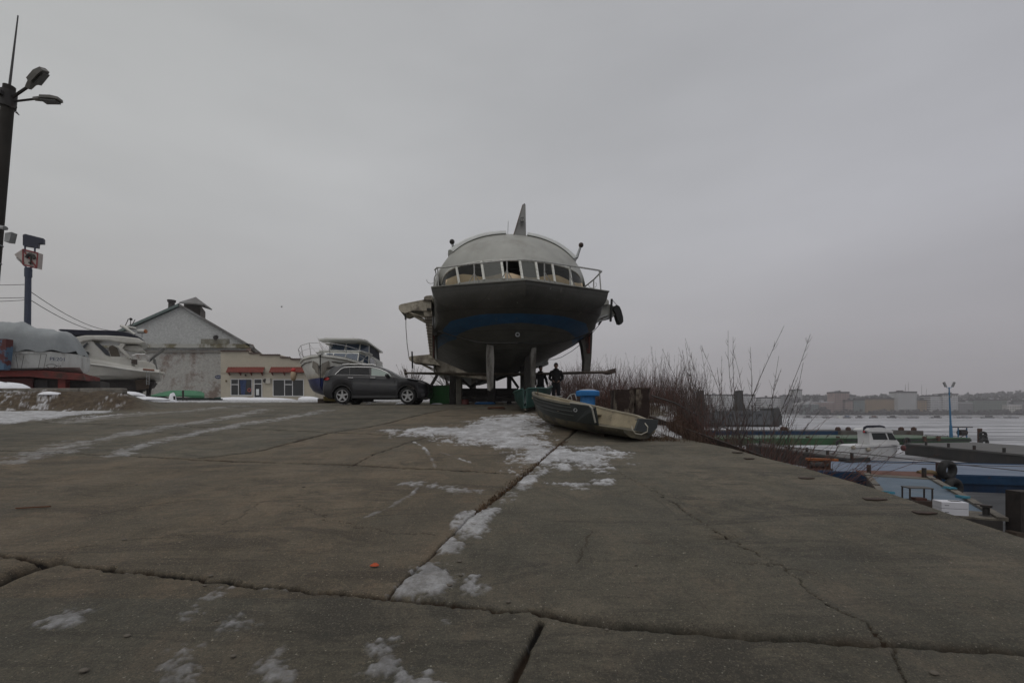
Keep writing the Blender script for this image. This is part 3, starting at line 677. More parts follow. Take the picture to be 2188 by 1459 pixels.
# bow railing
RL = mat('railing_paint', (.42, .42, .4), .45, var=.25, scale=8, col2=(.1, .08, .06), thr=(.6, .7))
top = [(929, 577, 1.75), (934, 572, 1.6), (952, 571.5, 1.2), (1012, 563.5, .75), (1034, 562, .6), (1083, 556.5, .3), (1121, 555.5, .1), (1162, 559.5, .3), (1218, 568, .8), (1280, 578, 1.3), (1285.5, 580, 1.5), (1269, 597, 2.6), (1248, 614, 4.2)]
tp = [SP(*q) for q in top]
rl = MB().tube(tp, .03, 6).build('railing', RL, ship, smooth=60)
def rpost(i, px, py, s, br=()):
    mb = MB(); a = SP(*top[i]) if isinstance(i, int) else SP(*i); b = Vector((a.x, a.y + .03, zD)); b = SP(px, py, s); b.z = zD; mb.tube([a, b], .026, 6)
    m_ = lerp(a, b, .45)
    for dx in br: mb.tube([m_, Vector((b.x + dx, b.y + .35, zD))], .016, 5)
    mb.build('rail_post', RL, rl, smooth=60)
rpost((935, 573, 1.6), 937, 618, 1.6); rpost((1013, 563.5, .75), 1014, 609, .8, (-.3, .28)); rpost((1083, 556.5, .3), 1084, 604, .35, (-.3, .3))
rpost((1163, 559.5, .35), 1164, 606, .4, (.35,)); rpost((1218, 568, .85), 1218, 614, .9, (.35, .12)); rpost((1280.5, 578.5, 1.3), 1284, 621, 1.35); rpost((1268.5, 598, 2.6), 1268.5, 618, 2.6)
MB().tube([SP(930, 577, 1.75), SP(932, 586, 1.9), SP(928, 594, 2.0), SP(927, 616, 2.1)], .022, 5).build('rail_post', RL, rl)
for q in ((921, 598, 1.8), (1266, 608, 2.2)):
    c = SP(*q); MB().tube([c + Vector((.16 * math.cos(t), 0, .14 * math.sin(t))) for t in np.linspace(math.pi, 2 * math.pi + .6, 9)], .012, 5).build('rail_hook', RL, rl)
# side mooring wings, fenders
def prism_px(mb, pts, s, depth):                  # outline at distance s, extruded aft along the ship
    return mb.prism([SP(x, y_, s) for x, y_ in pts], (0, depth, 0))
WG = mat('wing_paint', (.42, .38, .30), .6, var=.3, scale=3, col2=(.14, .12, .09), thr=(.48, .62))
mb = MB(); prism_px(mb, [(852, 653), (857, 650), (906, 640), (921, 640), (921, 665), (906, 664), (880, 664), (866, 669), (856, 666), (852, 661)], 3.6, 1.4)
prism_px(mb, [(906, 640), (906, 635), (911, 632), (923, 631), (923, 641)], 3.5, 1.3)
wl = mb.build('mooring_wing', WG, ship, smooth=30)
MB().prism([SP(868, 667, 3.7), SP(874, 664, 3.7), SP(910, 683, 3.7), SP(912, 691, 3.7)], (0, .3, 0)).build('wing_brace', WG, wl)
MB().tube([SP(866, 663, 3.65), SP(886, 672, 3.65), SP(908, 679, 3.65)], .03, 5).build('wing_brace', WG, wl)
mb = MB(); prism_px(mb, [(905, 664), (923, 664), (924, 766), (919, 764), (911, 700)], 3.65, .25); rp = mb.build('ribbed_side_plate', WG, ship)
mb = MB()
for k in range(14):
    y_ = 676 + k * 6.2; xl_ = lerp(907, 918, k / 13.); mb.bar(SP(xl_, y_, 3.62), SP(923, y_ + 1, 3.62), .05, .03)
mb.bar(SP(913, 676, 3.61), SP(921, 760, 3.61), .03, .02); mb.build('plate_ribs', mat('rib_dark_paint', (.12, .1, .08), .8), rp)  # ribs in a darker paint than the plate
mb = MB(); mb.box(SP(916, 661, 3.55), (.14, .1, .09)); mb.build('hatch', BLACKM, rp)
mb = MB(); prism_px(mb, [(873, 764), (877, 761), (918, 757), (926, 764), (940, 781), (932, 779), (880, 773), (875, 770)], 3.9, 1.3)
prism_px(mb, [(918, 757), (940, 770), (1000, 796), (1045, 803), (1045, 812), (1000, 806), (960, 800), (936, 800), (930, 783)], 4.6, .8)
w2 = mb.build('lower_wing', WG, ship, smooth=30)
for a, b in (((884, 771), (934, 791)), ((893, 774), (934, 796))): MB().tube([SP(a[0], a[1], 3.95), SP(b[0], b[1], 4.4)], .03, 5).build('wing_brace', WG, w2)
MB().tube([SP(880.5, 751, 3.85), SP(881.5, 787, 3.85)], .035, 6).build('fender_stick', DARK, ship)
mb = MB(); prism_px(mb, [(1284, 650), (1296, 648), (1316, 656), (1325, 665), (1321, 671), (1306, 674), (1284, 678), (1276, 690), (1262, 700), (1262, 650)], 3.6, 1.4)
prism_px(mb, [(1288, 639), (1296, 638), (1301, 643), (1301, 650), (1288, 652)], 3.4, 1.2)
wr = mb.build('mooring_wing', mat('wing_grey', (.3, .3, .27), .6, var=.2), ship, smooth=30)
for a, b in (((1312, 673), (1268, 692)), ((1300, 672), (1275, 681))): MB().tube([SP(a[0], a[1], 3.6), SP(b[0], b[1], 3.6)], .03, 5).build('wing_brace', ALU, wr)
MB().tube([SP(1307, 639, 3.5), SP(1304.5, 687, 3.5)], .05, 8).build('fender_stick', DARK, ship)
pts = [(1311, 655), (1318, 651), (1324, 655), (1328, 664), (1331.5, 678), (1332, 687), (1328.5, 692), (1323, 691), (1319.5, 682), (1316, 670), (1311, 662)]
mb = MB(); prism_px(mb, pts, 3.45, .35); mb.build('tyre_fender', DARK, ship, smooth=50)
MB().tube([SP(1307, 640, 3.5), SP(1318, 652, 3.5)], .015, 5).build('fender_rope', ALU, ship)
# bow foil: outer struts, foil plane, two inner blades
ST = mat('strut_antifouling', (.11, .035, .025), .8, var=.4, col2=(.05, .045, .04), thr=(.45, .6), scale=5)
SG = mat('strut_grey', (.11, .105, .09), .7, var=.3)
mb = MB(); prism_px(mb, [(1238, 716), (1243, 700), (1266, 688), (1266, 716), (1264, 760), (1261, 795), (1248, 795), (1249, 770), (1245, 740)], 4.5, .5); sr = mb.build('outer_strut', SG, ship, smooth=30)
mb = MB(); prism_px(mb, [(1250, 708), (1262, 708), (1262, 755), (1254, 755)], 4.47, .5); mb.build('strut_red_panel', ST, sr)
mb = MB()
mb.bar(SP(1259, 709, 4.46), SP(1259, 753, 4.46), .05, .02)
for k in range(9): mb.box(SP(1259, 711 + k * 5, 4.45), (.07, .03, .04))
mb.build('rivets', mat('rivet_red', (.2, .06, .04), .7), sr)
mb = MB(); prism_px(mb, [(922, 690), (932, 712), (929, 796), (927, 796), (925, 768), (922, 768)], 4.2, .4); sl = mb.build('outer_strut', SG, ship, smooth=30)
mb = MB(); prism_px(mb, [(922.5, 716), (929, 716), (927.5, 768), (922.5, 768)], 4.1, .3); mb.build('strut_red_panel', ST, sl)
mb = MB(); prism_px(mb, [(929.5, 725), (933, 768), (930.5, 768)], 4.1, .2); mb.build('strut_edge', GREYW, sl)
mb = MB(); prism_px(mb, [(923, 700), (930, 708), (948, 692), (935, 714), (928, 717), (923, 712)], 3.9, .5); mb.build('strut_bracket', SG, sl)
FM = mat('foil_metal', (.16, .13, .1), .55, metal=.3, var=.3)
mb = MB()
fr = []
for x, y_, th in ((865, 797, .035), (930, 798.3, .05), (1010, 799.8, .055), (1090, 800, .055), (1170, 798.8, .055), (1250, 796, .055), (1300, 795, .06)):
    c = SP(x, y_, 4.7); fr.append([c + Vector((0, -.3, 0)), c + Vector((0, -.2, th)), c + Vector((0, .1, th)), c + Vector((0, .4, 0)), c + Vector((0, .1, -th)), c + Vector((0, -.2, -th))])
mb.loft(fr); fo = mb.build('foil_plane', FM, ship, smooth=40)
mb = MB(); prism_px(mb, [(1296, 794), (1303, 789.5), (1316, 786.5), (1316, 796), (1304, 800), (1296, 798)], 4.45, .5); mb.build('foil_tip', mat('tip_dark', (.07, .05, .04), .7), fo)
mb = MB(); prism_px(mb, [(864, 787), (867, 795), (867, 800), (864, 800)], 4.5, .4); mb.build('foil_tip', mat('tip_dark', (.07, .05, .04), .7), fo)
BL = mat('blade_weathered', (.23, .22, .2), .6, var=.4, scale=4, col2=(.08, .07, .055), thr=(.5, .6), streak=4)
mb = MB(); prism_px(mb, [(1041, 722), (1049, 716), (1054, 724), (1056, 770), (1054, 828), (1048, 835), (1042, 833), (1040, 800), (1039, 755)], 2.9, .4); b1 = mb.build('inner_blade', BL, ship, smooth=30)
mb = MB(); prism_px(mb, [(1041, 712), (1046, 711), (1067, 719), (1066, 724), (1056, 726), (1042, 719)], 2.7, .6); mb.build('blade_bracket', BLACKM, b1)
mb = MB(); prism_px(mb, [(1139, 724), (1143, 718), (1146, 738), (1145, 790), (1143, 838), (1137.5, 838), (1136, 790), (1134, 757)], 2.9, .4); b2 = mb.build('inner_blade', BL, ship, smooth=30)
mb = MB(); prism_px(mb, [(1127, 727), (1150, 711), (1147, 719), (1138, 725), (1129, 730)], 2.7, .6); mb.build('blade_bracket', BLACKM, b2)
mb = MB(); prism_px(mb, [(1122, 730), (1134, 727), (1136, 760), (1136, 835), (1122, 835)], 3.6, .5); mb.build('inner_strut', mat('strut_dark', (.06, .055, .05), .8), ship)
# planks stacked out of the stern side, mooring cables
mb = MB(); prism_px(mb, [(1150, 768), (1172, 766), (1172, 771), (1158, 773), (1172, 772.5), (1172, 779), (1150, 784), (1140, 780)], 7.5, 1.5); mb.build('side_step', GREYW, ship)
CAB = mat('steel_cable', (.05, .045, .04), .6)
MB().tube([SP(867, 671, 3.4), SP(867.5, 700, 3.4), SP(870, 735, 3.5), SP(874, 764, 3.8)], .014, 5).build('hanging_cable', CAB, ship)
MB().tube([SP(866, 672, 3.38), SP(867, 683, 3.38)], .04, 6).build('turnbuckle', BLACKM, ship)
MB().tube([SP(1287, 683, 3.6), SP(1278, 697, 3.8), SP(1264, 713, 4.2), SP(1244, 733, 5), SP(1222, 750, 5.8), SP(1200, 763, 6.4), SP(1185, 768, 6.8), SP(1172, 768, 7)], .014, 5).build('hanging_cable', CAB, ship)
MB().tube([SP(1287, 682, 3.6), SP(1279, 694, 3.75)], .04, 6).build('turnbuckle', BLACKM, ship)

# ---------------------------------------------------------------- trestles and blocks that carry the ship
def wz(px, Y): return gzf((px - CX) * Y / F, Y)
PO = mat('trestle_concrete', (.16, .15, .125), .85, var=.35, scale=2.5, col2=(.06, .05, .04), thr=(.5, .65), bump=.3)
TD = mat('trestle_dark_steel', (.035, .03, .027), .8, var=.4)
def post(name, label, x0, x1, ytop, Y, d, m, group='support posts under the ship'):
    a = W(x0, ytop, Y); b = W(x1, ytop, Y); z0 = gzf((a.x + b.x) / 2, Y)
    mb = MB(); h = a.z - z0; cx = 0
    mb.box((0, d / 2, h / 2), (b.x - a.x, d, h))
    o = mb.build(name, m); o.location = ((a.x + b.x) / 2, Y, z0); bv = o.modifiers.new('bevel', 'BEVEL'); bv.width = .02; bv.segments = 2
    return tag(o, label, 'support post', group)
post('support_post', 'pale square concrete post left under the raised ship', 974, 986, 795, 21.2, .5, PO)
post('support_post', 'dark leftmost post under the ship beside the green container', 961, 973, 797, 21.6, .5, TD)
post('support_post', 'slim concrete post right of the pale leftmost pair under the ship', 1007, 1016, 795, 23.5, .4, PO)
post('support_post', 'wide dark post behind the left bow blade', 1041, 1058, 790, 21.4, .5, TD)
post('support_post', 'narrow dark post near the middle of the trestle', 1083, 1093, 795, 22.5, .4, TD)
post('support_post', 'wide dark post beside the right bow blade under the keel', 1112, 1132, 770, 20.6, .6, TD)
tr = thing('keel_trestle', 'dark steel trestle beams lying under the raised ship', 'trestle', (float(W(1040, 860, 22.3).x), 22.3, gzf(-1, 22.3)))
MB().box(W(1040, 838, 22.3), (3.1, .5, .36)).build('cross_beam', TD, tr, world=True)
MB().box(W(1050, 854, 22.0), (3.4, .35, .16)).build('base_beam', TD, tr, world=True)
MB().box(W(1040, 843, 29), (5.0, .5, .5)).build('rear_beam', TD, tr, world=True)
for a, b in (((935, 800, 21.9), (920, 826, 21.9)), ((984, 808, 22.4), (1006, 828, 22.4)), ((1040, 806, 22.4), (1004, 828, 22.6)), ((1092, 806, 22.2), (1108, 829, 22.2)), ((1094, 803, 22.2), (1136, 793, 21.9)), ((1112, 790, 22.2), (1060, 812, 22.2))):
    MB().bar(W(*a), W(*b), .16, .12).build('brace', TD, tr, world=True)
mb = MB(); mb.bar(W(918, 828, 22), W(936, 800, 22), .12, .1); 
for px, y0, y1, Y, col, nm in ((994, 853, 862, 21.2, (.12, .03, .025), 'red_paint_tin'), (1028, 857.5, 862, 21.1, (.02, .10, .25), 'blue_plastic_sack'), (1045, 858, 862.5, 21.1, (.03, .13, .28), 'blue_plastic_sack'), (1010, 856.5, 862, 21.4, (.09, .075, .06), 'wood_scrap'), (1066, 857, 862, 21.3, (.10, .04, .03), 'wood_scrap')):
    a = W(px, y0, Y); g_ = gzf(a.x, Y); h = max(.07, a.z - g_)
    mb = MB()
    if nm == 'red_paint_tin': mb.lathe((0, 0, 0), [(.17, 0), (.18, .02), (.17, .04), (.17, h - .03), (.185, h), (.15, h)], 16)
    elif nm == 'wood_scrap':
        mb.box((0, 0, .03), (.42, .1, .05), Matrix.Rotation(.2, 3, 'Z')); mb.box((.04, .03, .08), (.3, .09, .045), Matrix.Rotation(-.5, 3, 'Z'))
    else:
        mb.loft([[(.3 * math.cos(t) * r_ + .03 * math.sin(5 * t), .16 * math.sin(t) * r_, z) for t in np.linspace(0, 2 * math.pi, 16, endpoint=False)] for r_, z in ((.8, 0), (1, .04), (.9, .08), (.5, .12))])
    o = mb.build(nm, mat(nm + '_mat', col, .6, var=.2), smooth=40); o.location = (a.x, Y, g_)
    tag(o, {'red_paint_tin': 'small reddish tin on the ground at the left end of the trestle', 'blue_plastic_sack': 'blue sack lying under the ship, ' + ('left' if px < 1035 else 'right') + ' one of the two', 'wood_scrap': 'scrap of wood on the ground between tin and blue sacks' if px < 1040 else 'reddish scrap of wood right of the blue sacks'}[nm], {'red_paint_tin': 'tin', 'blue_plastic_sack': 'sack', 'wood_scrap': 'wood scrap'}[nm])
# ================================================================ THE PARKED CAR
PAINT = mat('dark_grey_car_paint', (.015, .015, .017), .34, metal=.15, var=.15, scale=3, coat=.2, col2=(.034, .032, .029), thr=(.55, .85))
car = thing('parked_car', 'dark grey five-door off-road estate car parked side-on in front of the white motor yacht', 'car', (-8.42, 21.0, gzf(-6, 21.0) - .005), 0); car.scale = (.97, 1, 1)
tab = lambda t: (lambda x: float(np.interp(x, [a for a, _ in t], [b for _, b in t])))
ztop = tab([(0, .86), (.03, 1.02), (.1, 1.2), (.5, 1.29), (1.5, 1.29), (2.6, 1.24), (3.35, 1.2), (3.55, 1.19), (4.0, 1.14), (4.43, 1.07), (4.66, .97), (4.76, .86), (4.82, .66)])
zbot = tab([(0, .52), (.1, .36), (.3, .27), (4.4, .24), (4.72, .3), (4.82, .48)])
hwid = tab([(0, .74), (.06, .82), (.25, .91), (.7, .955), (3.9, .955), (4.4, .91), (4.68, .8), (4.78, .68), (4.82, .58)])
XR, XFW, RW = .96, 3.93, .372
def arch_z(x):
    z = zbot(x)
    for xc in (XR, XFW):
        if abs(x - xc) < .46: z = max(z, .37 + math.sqrt(.46 ** 2 - (x - xc) ** 2) * .98)
    return z
xs = sorted(set([round(v, 3) for v in np.linspace(0, 4.82, 75)] + [.02, .05, 4.79, 4.81] + [XR - .46, XR + .46, XFW - .46, XFW + .46, XR - .455, XR + .455, XFW - .455, XFW + .455]))
mb = MB(); rings = []
for x in xs:
    zb, zt, h = arch_z(x), ztop(x), hwid(x); zt = max(zt, zb + .02); side = []
    for t, f in ((0, .955), (.12, .985), (.35, 1), (.62, 1.0), (.64, .988), (.85, .975), (.96, .95), (1, .91)): side.append((h * f, lerp(zb, zt, t)))
    side += [(h * .7, zt + .022), (h * .35, zt + .035)]
    rings.append([(x, -a, z) for a, z in side] + [(x, 0, zt + .038)] + [(x, a, z) for a, z in reversed(side)])
mb.loft(rings, closed=True); mb.build('body', PAINT, car, smooth=32)
roof = tab([(.06, 1.2), (.2, 1.44), (.3, 1.6), (.42, 1.68), (.85, 1.74), (1.6, 1.765), (2.3, 1.735), (2.7, 1.64), (3.0, 1.5), (3.56, 1.19)])
mb = MB(); rings = []
def cabw(x): return float(np.interp(x, [.1, .6, 2.8, 3.56], [.66, .71, .71, .76]))
for x in np.linspace(.06, 3.56, 54):
    zr = roof(x); zb = ztop(x) - .03; zr = max(zr, zb + .01); w_ = cabw(x); k = min(1, (zr - zb) / .3)
    ring = [(.905, zb), (lerp(.9, w_ + .02, k), lerp(zb, zr, .86)), (lerp(.88, w_ - .04, k), lerp(zb, zr, .96)), (lerp(.8, w_ - .2, k), zr), (.25, zr + .015 * k)]
    rings.append([(x, -a, z) for a, z in ring] + [(x, a, z) for a, z in reversed(ring)])
mb.loft(rings); mb.build('roof', PAINT, car, smooth=35)
def side_pt(x, z, o=.012):
    zr = roof(x); zb = ztop(x) - .03; w_ = cabw(x); t = (z - zb) / max(.05, (lerp(zb, zr, .86) - zb)); return (x, -(lerp(.905, w_ + .02, min(t, 1)) + o), z)
win = [(.62, 1.30), (.84, 1.55), (1.0, 1.63), (1.6, 1.655), (2.3, 1.63), (2.62, 1.56), (2.95, 1.42), (3.28, 1.22), (2.3, 1.255), (1.4, 1.29)]
def wpane(pts, name, m, o=.012, par=None): return MB().add([side_pt(x, z, o) for x, z in pts], [tuple(range(len(pts)))]).build(name, m, par or car, fixn=False)
TG = glass('car_tinted_glass', (.006, .007, .009), .22); TG.node_tree.nodes['Principled BSDF'].inputs['Specular IOR Level'].default_value = .22
wpane([(.66, 1.305), (.86, 1.53), (1.0, 1.615), (1.22, 1.63), (1.26, 1.30)], 'rear_quarter_window', TG)
wpane([(1.30, 1.30), (1.26, 1.63), (1.6, 1.64), (2.12, 1.625), (2.2, 1.275), (1.4, 1.29)], 'rear_door_window', TG)
wpane([(2.28, 1.27), (2.24, 1.615), (2.62, 1.545), (2.95, 1.40), (3.22, 1.235)], 'front_door_window', glass('car_front_glass', (.30, .36, .33), .12))
mb = MB(); mb.tube([side_pt(x, z, .02) for x, z in win + win[:1]], .014, 5); mb.build('window_trim', CHROME, car)
mb = MB(); ws = [(3.0, 1.505), (3.5, 1.22)]
mb.add([(3.0, -.66, 1.50), (3.53, -.78, 1.225), (3.60, 0, 1.23), (3.53, .78, 1.225), (3.0, .66, 1.50), (2.97, 0, 1.535)], [tuple(range(6))]); mb.build('windscreen', TG, car)
for xc, nm in ((XR, 'rear'), (XFW, 'front')):
    for sg in (-1, 1):
        wh = bpy.data.objects.new('wheel', None); C.objects.link(wh); wh.parent = car; wh.location = (xc, sg * .83, RW)
        MB().lathe((0, 0, 0), [(.25, -.11), (.33, -.12), (.365, -.10), (RW, -.06), (RW, .06), (.365, .10), (.33, .12), (.25, .11), (.25, -.11)], 32, 'y', cap=False).build('tyre', DARK, wh, smooth=40)
        mb = MB(); mb.lathe((0, 0, 0), [(.262, sg * .08), (.262, sg * .115), (.235, sg * .11), (.225, sg * .06)], 32, 'y', cap=False)
        for k in range(5):
            a = 2 * math.pi * k / 5 + .35; d = Vector((math.cos(a), 0, math.sin(a))); p = Vector((-d.z, 0, d.x))
            c0 = Vector((0, sg * .09, 0))
            mb.add([c0 + d * .03 - p * .05, c0 + d * .03 + p * .05, c0 + d * .24 + p * .032 + Vector((0, sg * .015, 0)), c0 + d * .24 - p * .032 + Vector((0, sg * .015, 0)),
                    c0 + d * .03 - p * .05 - Vector((0, sg * .04, 0)), c0 + d * .03 + p * .05 - Vector((0, sg * .04, 0)), c0 + d * .24 + p * .032 - Vector((0, sg * .03, 0)), c0 + d * .24 - p * .032 - Vector((0, sg * .03, 0))],
                   [(0, 1, 2, 3), (0, 4, 5, 1), (1, 5, 6, 2), (2, 6, 7, 3), (3, 7, 4, 0)])
        mb.lathe((0, 0, 0), [(.0, sg * .11), (.05, sg * .105), (.055, sg * .06)], 16, 'y')
        mb.build('rim', mat('alloy_rim', (.4, .4, .4), .4, metal=.25, var=.15), wh, smooth=35)
        MB().lathe((0, 0, 0), [(.0, sg * .01), (.235, sg * .01), (.235, sg * .0), (0, sg * .0)], 24, 'y').build('brake_disc', BLACKM, wh)
mb = MB(); mb.box((2.4, 0, .42), (4.3, 1.5, .34)); mb.build('underbody', DARK, car)
for xc in (XR, XFW):
    mb = MB(); pts = [(xc + .475 * math.cos(t), -.965, .37 + .465 * math.sin(t)) for t in np.linspace(-.15, math.pi + .15, 20)]; mb.tube(pts, .022, 5); mb.build('wheel_arch_trim', mat('arch_trim', (.035, .035, .036), .6), car)
mb = MB(); mb.box((2.45, -.945, .33), (2.1, .05, .1)); mb.build('sill_trim', mat('arch_trim', (.035, .035, .036), .6), car)
for x in (1.36, 2.37): MB().bar((x - .12, -.972, 1.17), (x + .12, -.972, 1.16), .03, .035).build('door_handle', CHROME, car)
SEAM = mat('door_seam', (.01, .01, .01), .8)
for pl in ([(2.24, 1.25), (2.22, .95), (2.24, .36)], [(3.3, 1.2), (3.34, .9), (3.3, .36)], [(1.27, 1.28), (1.26, .98), (1.42, .8), (1.5, .36)]):
    MB().tube([(x, -(hwid(x) * (.998 if .5 < z < .9 else .985)) - .001, z) for x, z in pl], .006, 4).build('door_seam', SEAM, car)
mb = MB(); mb.prism([(.11, -.84, 1.06), (.05, -.78, 1.16), (.12, -.82, 1.21), (.30, -.915, 1.20), (.38, -.935, 1.12), (.3, -.93, 1.06)], (0, .06, 0)); mb.build('tail_light', mat('tail_light_red', (.35, .02, .02), .25), car)
mb = MB(); mb.prism([(4.37, -.90, .99), (4.45, -.885, 1.04), (4.62, -.80, .98), (4.7, -.76, .90), (4.55, -.86, .92)], (0.03, .1, 0)); mb.build('headlight', mat('headlight_glass', (.4, .4, .4), .12), car)
mb = MB(); mb.ball((3.02, -1.0, 1.26), .1, 10, (.9, 1.2, .8)); mb.bar((3.05, -.98, 1.24), (3.1, -.88, 1.22), .05, .05); mb.build('wing_mirror', mat('arch_trim', (.035, .035, .036), .6), car, smooth=60)
for sg in (-1, 1): MB().tube([(.75, sg * .6, 1.73), (.85, sg * .6, 1.785), (1.6, sg * .61, 1.81), (2.3, sg * .6, 1.775), (2.4, sg * .6, 1.73)], .018, 6).build('roof_rail', CHROME, car)
mb = MB(); mb.prism([(.1, -.6, 1.6), (.45, -.62, 1.69), (.45, .62, 1.69), (.1, .6, 1.6)], (0, 0, .03)); mb.build('rear_spoiler', PAINT, car)
mb = MB(); mb.prism([(4.78, -.5, .5), (4.83, -.45, .66), (4.83, .45, .66), (4.78, .5, .5)], (.02, 0, 0)); mb.build('grille', BLACKM, car)
mb = MB(); mb.box((4.62, -.7, .42), (.16, .3, .14)); mb.build('fog_light_panel', mat('arch_trim', (.035, .035, .036), .6), car)
# lumps of snow under the car
for x, Y, s in ((-8.0, 21.8, .12), (-6.9, 22.0, .1), (-5.2, 22.4, .3), (-3.6, 21.8, .16)):
    o = MB().ball((0, 0, 0), 1, 10, (s * 1.8, s, s * .35)).build('snow_heap', SNOWM, smooth=80); o.location = (x, Y, gzf(x, Y)); o['kind'] = 'stuff'

# ================================================================ WHITE AND BLUE MOTOR YACHT ON CHOCKS
yx, yy_ = -10.62, 25.2
yt = thing('motor_yacht', 'white motor yacht with dark blue bottom and bow rail, bow-on behind the parked car', 'boat', (yx, yy_, gzf(yx, yy_)), R(4)); yt.scale = (1.1, 1, 1)
YB = gzf(yx, yy_)
def yz(py, Y): return EYE + (HZ - py) * Y / F - YB
# stations: s, half widths at z of (deck, rub, mid, chine, keel)
ys_ = [(0, .04, 2.72, .03, 2.5, .02, 1.6, .01, .9, .6), (.25, .55, 2.71, .5, 2.45, .28, 1.6, .1, .95, .34), (.7, 1.05, 2.66, 1.0, 2.4, .66, 1.55, .35, .95, .12), (1.5, 1.48, 2.56, 1.45, 2.3, 1.12, 1.5, .8, .9, .0),
       (2.8, 1.72, 2.42, 1.7, 2.15, 1.5, 1.4, 1.25, .8, -.05), (5, 1.78, 2.3, 1.76, 2.05, 1.66, 1.3, 1.5, .7, -.05), (9.5, 1.7, 2.2, 1.68, 1.95, 1.6, 1.25, 1.5, .7, .1)]
ZK = .42
mb = MB(); rings = []
for q in ys_:
    s, hd, zd, hr, zr, hm, zm, hc, zc, zk = q; pr = [(hd, zd), (hr, zr), ((hr + hm) / 2 * 1.02, (zr + zm) / 2), (hm, zm), ((hm + hc) / 2 * 1.04, (zm + zc) / 2), (hc, zc), (hc * .55, lerp(zc, zk + ZK, .5)), (0, zk + ZK)]
    rings.append([(-a, s, z) for a, z in pr] + [(a, s, z) for a, z in reversed(pr[:-1])])
mb.loft(rings, closed=False); mb.add(rings[-1], [tuple(range(len(rings[-1])))])
def band_mat(name, z0, lo, hi, rough=.4, axis='Z', stain=(.32, .25, .14)):
    m = bpy.data.materials.new(name); m.use_nodes = True; n = m.node_tree.nodes; l = m.node_tree.links; b = n['Principled BSDF']; b.inputs['Roughness'].default_value = rough
    t = n.new('ShaderNodeTexCoord'); s = n.new('ShaderNodeSeparateXYZ'); l.new(t.outputs['Object'], s.inputs[0])
    no = n.new('ShaderNodeTexNoise'); no.inputs['Scale'].default_value = 3; no.inputs['Detail'].default_value = 7; l.new(t.outputs['Object'], no.inputs['Vector'])
    a = n.new('ShaderNodeMath'); a.operation = 'MULTIPLY_ADD'; a.inputs[1].default_value = .06; l.new(no.outputs['Fac'], a.inputs[0]); l.new(s.outputs[axis], a.inputs[2])
    r1 = n.new('ShaderNodeMapRange'); r1.inputs[1].default_value = z0 + .02; r1.inputs[2].default_value = z0 + .04; l.new(a.outputs[0], r1.inputs[0])
    r2 = n.new('ShaderNodeMapRange'); r2.inputs[1].default_value = z0 + .0; r2.inputs[2].default_value = z0 + .35; r2.inputs[3].default_value = .75; r2.inputs[4].default_value = 0; l.new(a.outputs[0], r2.inputs[0])
    m1 = n.new('ShaderNodeMix'); m1.data_type = 'RGBA'; m1.inputs[6].default_value = tuple(hi) + (1,); m1.inputs[7].default_value = tuple(stain) + (1,); l.new(r2.outputs[0], m1.inputs[0])
    m2 = n.new('ShaderNodeMix'); m2.data_type = 'RGBA'; m2.inputs[6].default_value = tuple(lo) + (1,); l.new(m1.outputs[2], m2.inputs[7]); l.new(r1.outputs[0], m2.inputs[0])
    rr = n.new('ShaderNodeMapRange'); rr.inputs[1].default_value = .3; rr.inputs[2].default_value = .7; rr.inputs[3].default_value = .85; rr.inputs[4].default_value = 1.12; l.new(no.outputs['Fac'], rr.inputs[0])
    sc = n.new('ShaderNodeVectorMath'); sc.operation = 'SCALE'; l.new(m2.outputs[2], sc.inputs[0]); l.new(rr.outputs[0], sc.inputs['Scale']); l.new(sc.outputs[0], b.inputs['Base Color']); return m
mb.build('hull', band_mat('yacht_hull', 1.42, (.010, .022, .13), (.68, .68, .64)), yt, smooth=40)
mb = MB(); mb.add([(-q[1], q[0], q[2] - .02) for q in ys_] + [(q[1], q[0], q[2] - .02) for q in reversed(ys_)], [tuple(range(14))]); mb.build('deck', GREYW, yt)
for sg in (-1, 1):
    MB().tube([(sg * (lerp(q[1], q[3], .5) + .02), q[0] - .02, lerp(q[2], q[4], .5)) for q in ys_], .05, 6).build('rub_rail', WHITE, yt)
    MB().tube([(sg * (lerp(q[3], q[5], .12) + .03), q[0] - .01, lerp(q[4], q[6], .12)) for q in ys_[1:5]], .022, 5).build('hull_groove', BLACKM, yt)
    MB().prism([(sg * .05, -.09, 1.55 if 1 else 0), (sg * .10, -.05, 2.2), (sg * .40, .1, 2.38), (sg * .44, .14, 2.0), (sg * .28, .04, 1.85), (sg * .24, .02, 1.72)], (0, .04, 0)).build('anchor_guard', mat('guard_plate', (.23, .21, .18), .4, metal=.4), yt)
MB().prism([(0, -.13, 1.9), (.09, -.11, 2.12), (0, -.12, 2.05), (-.09, -.11, 2.12)], (0, .05, 0)).build('anchor', BLACKM, yt)
MB().box((0, .05, 2.79), (.3, .5, .05)).build('bow_platform', WHITE, yt)
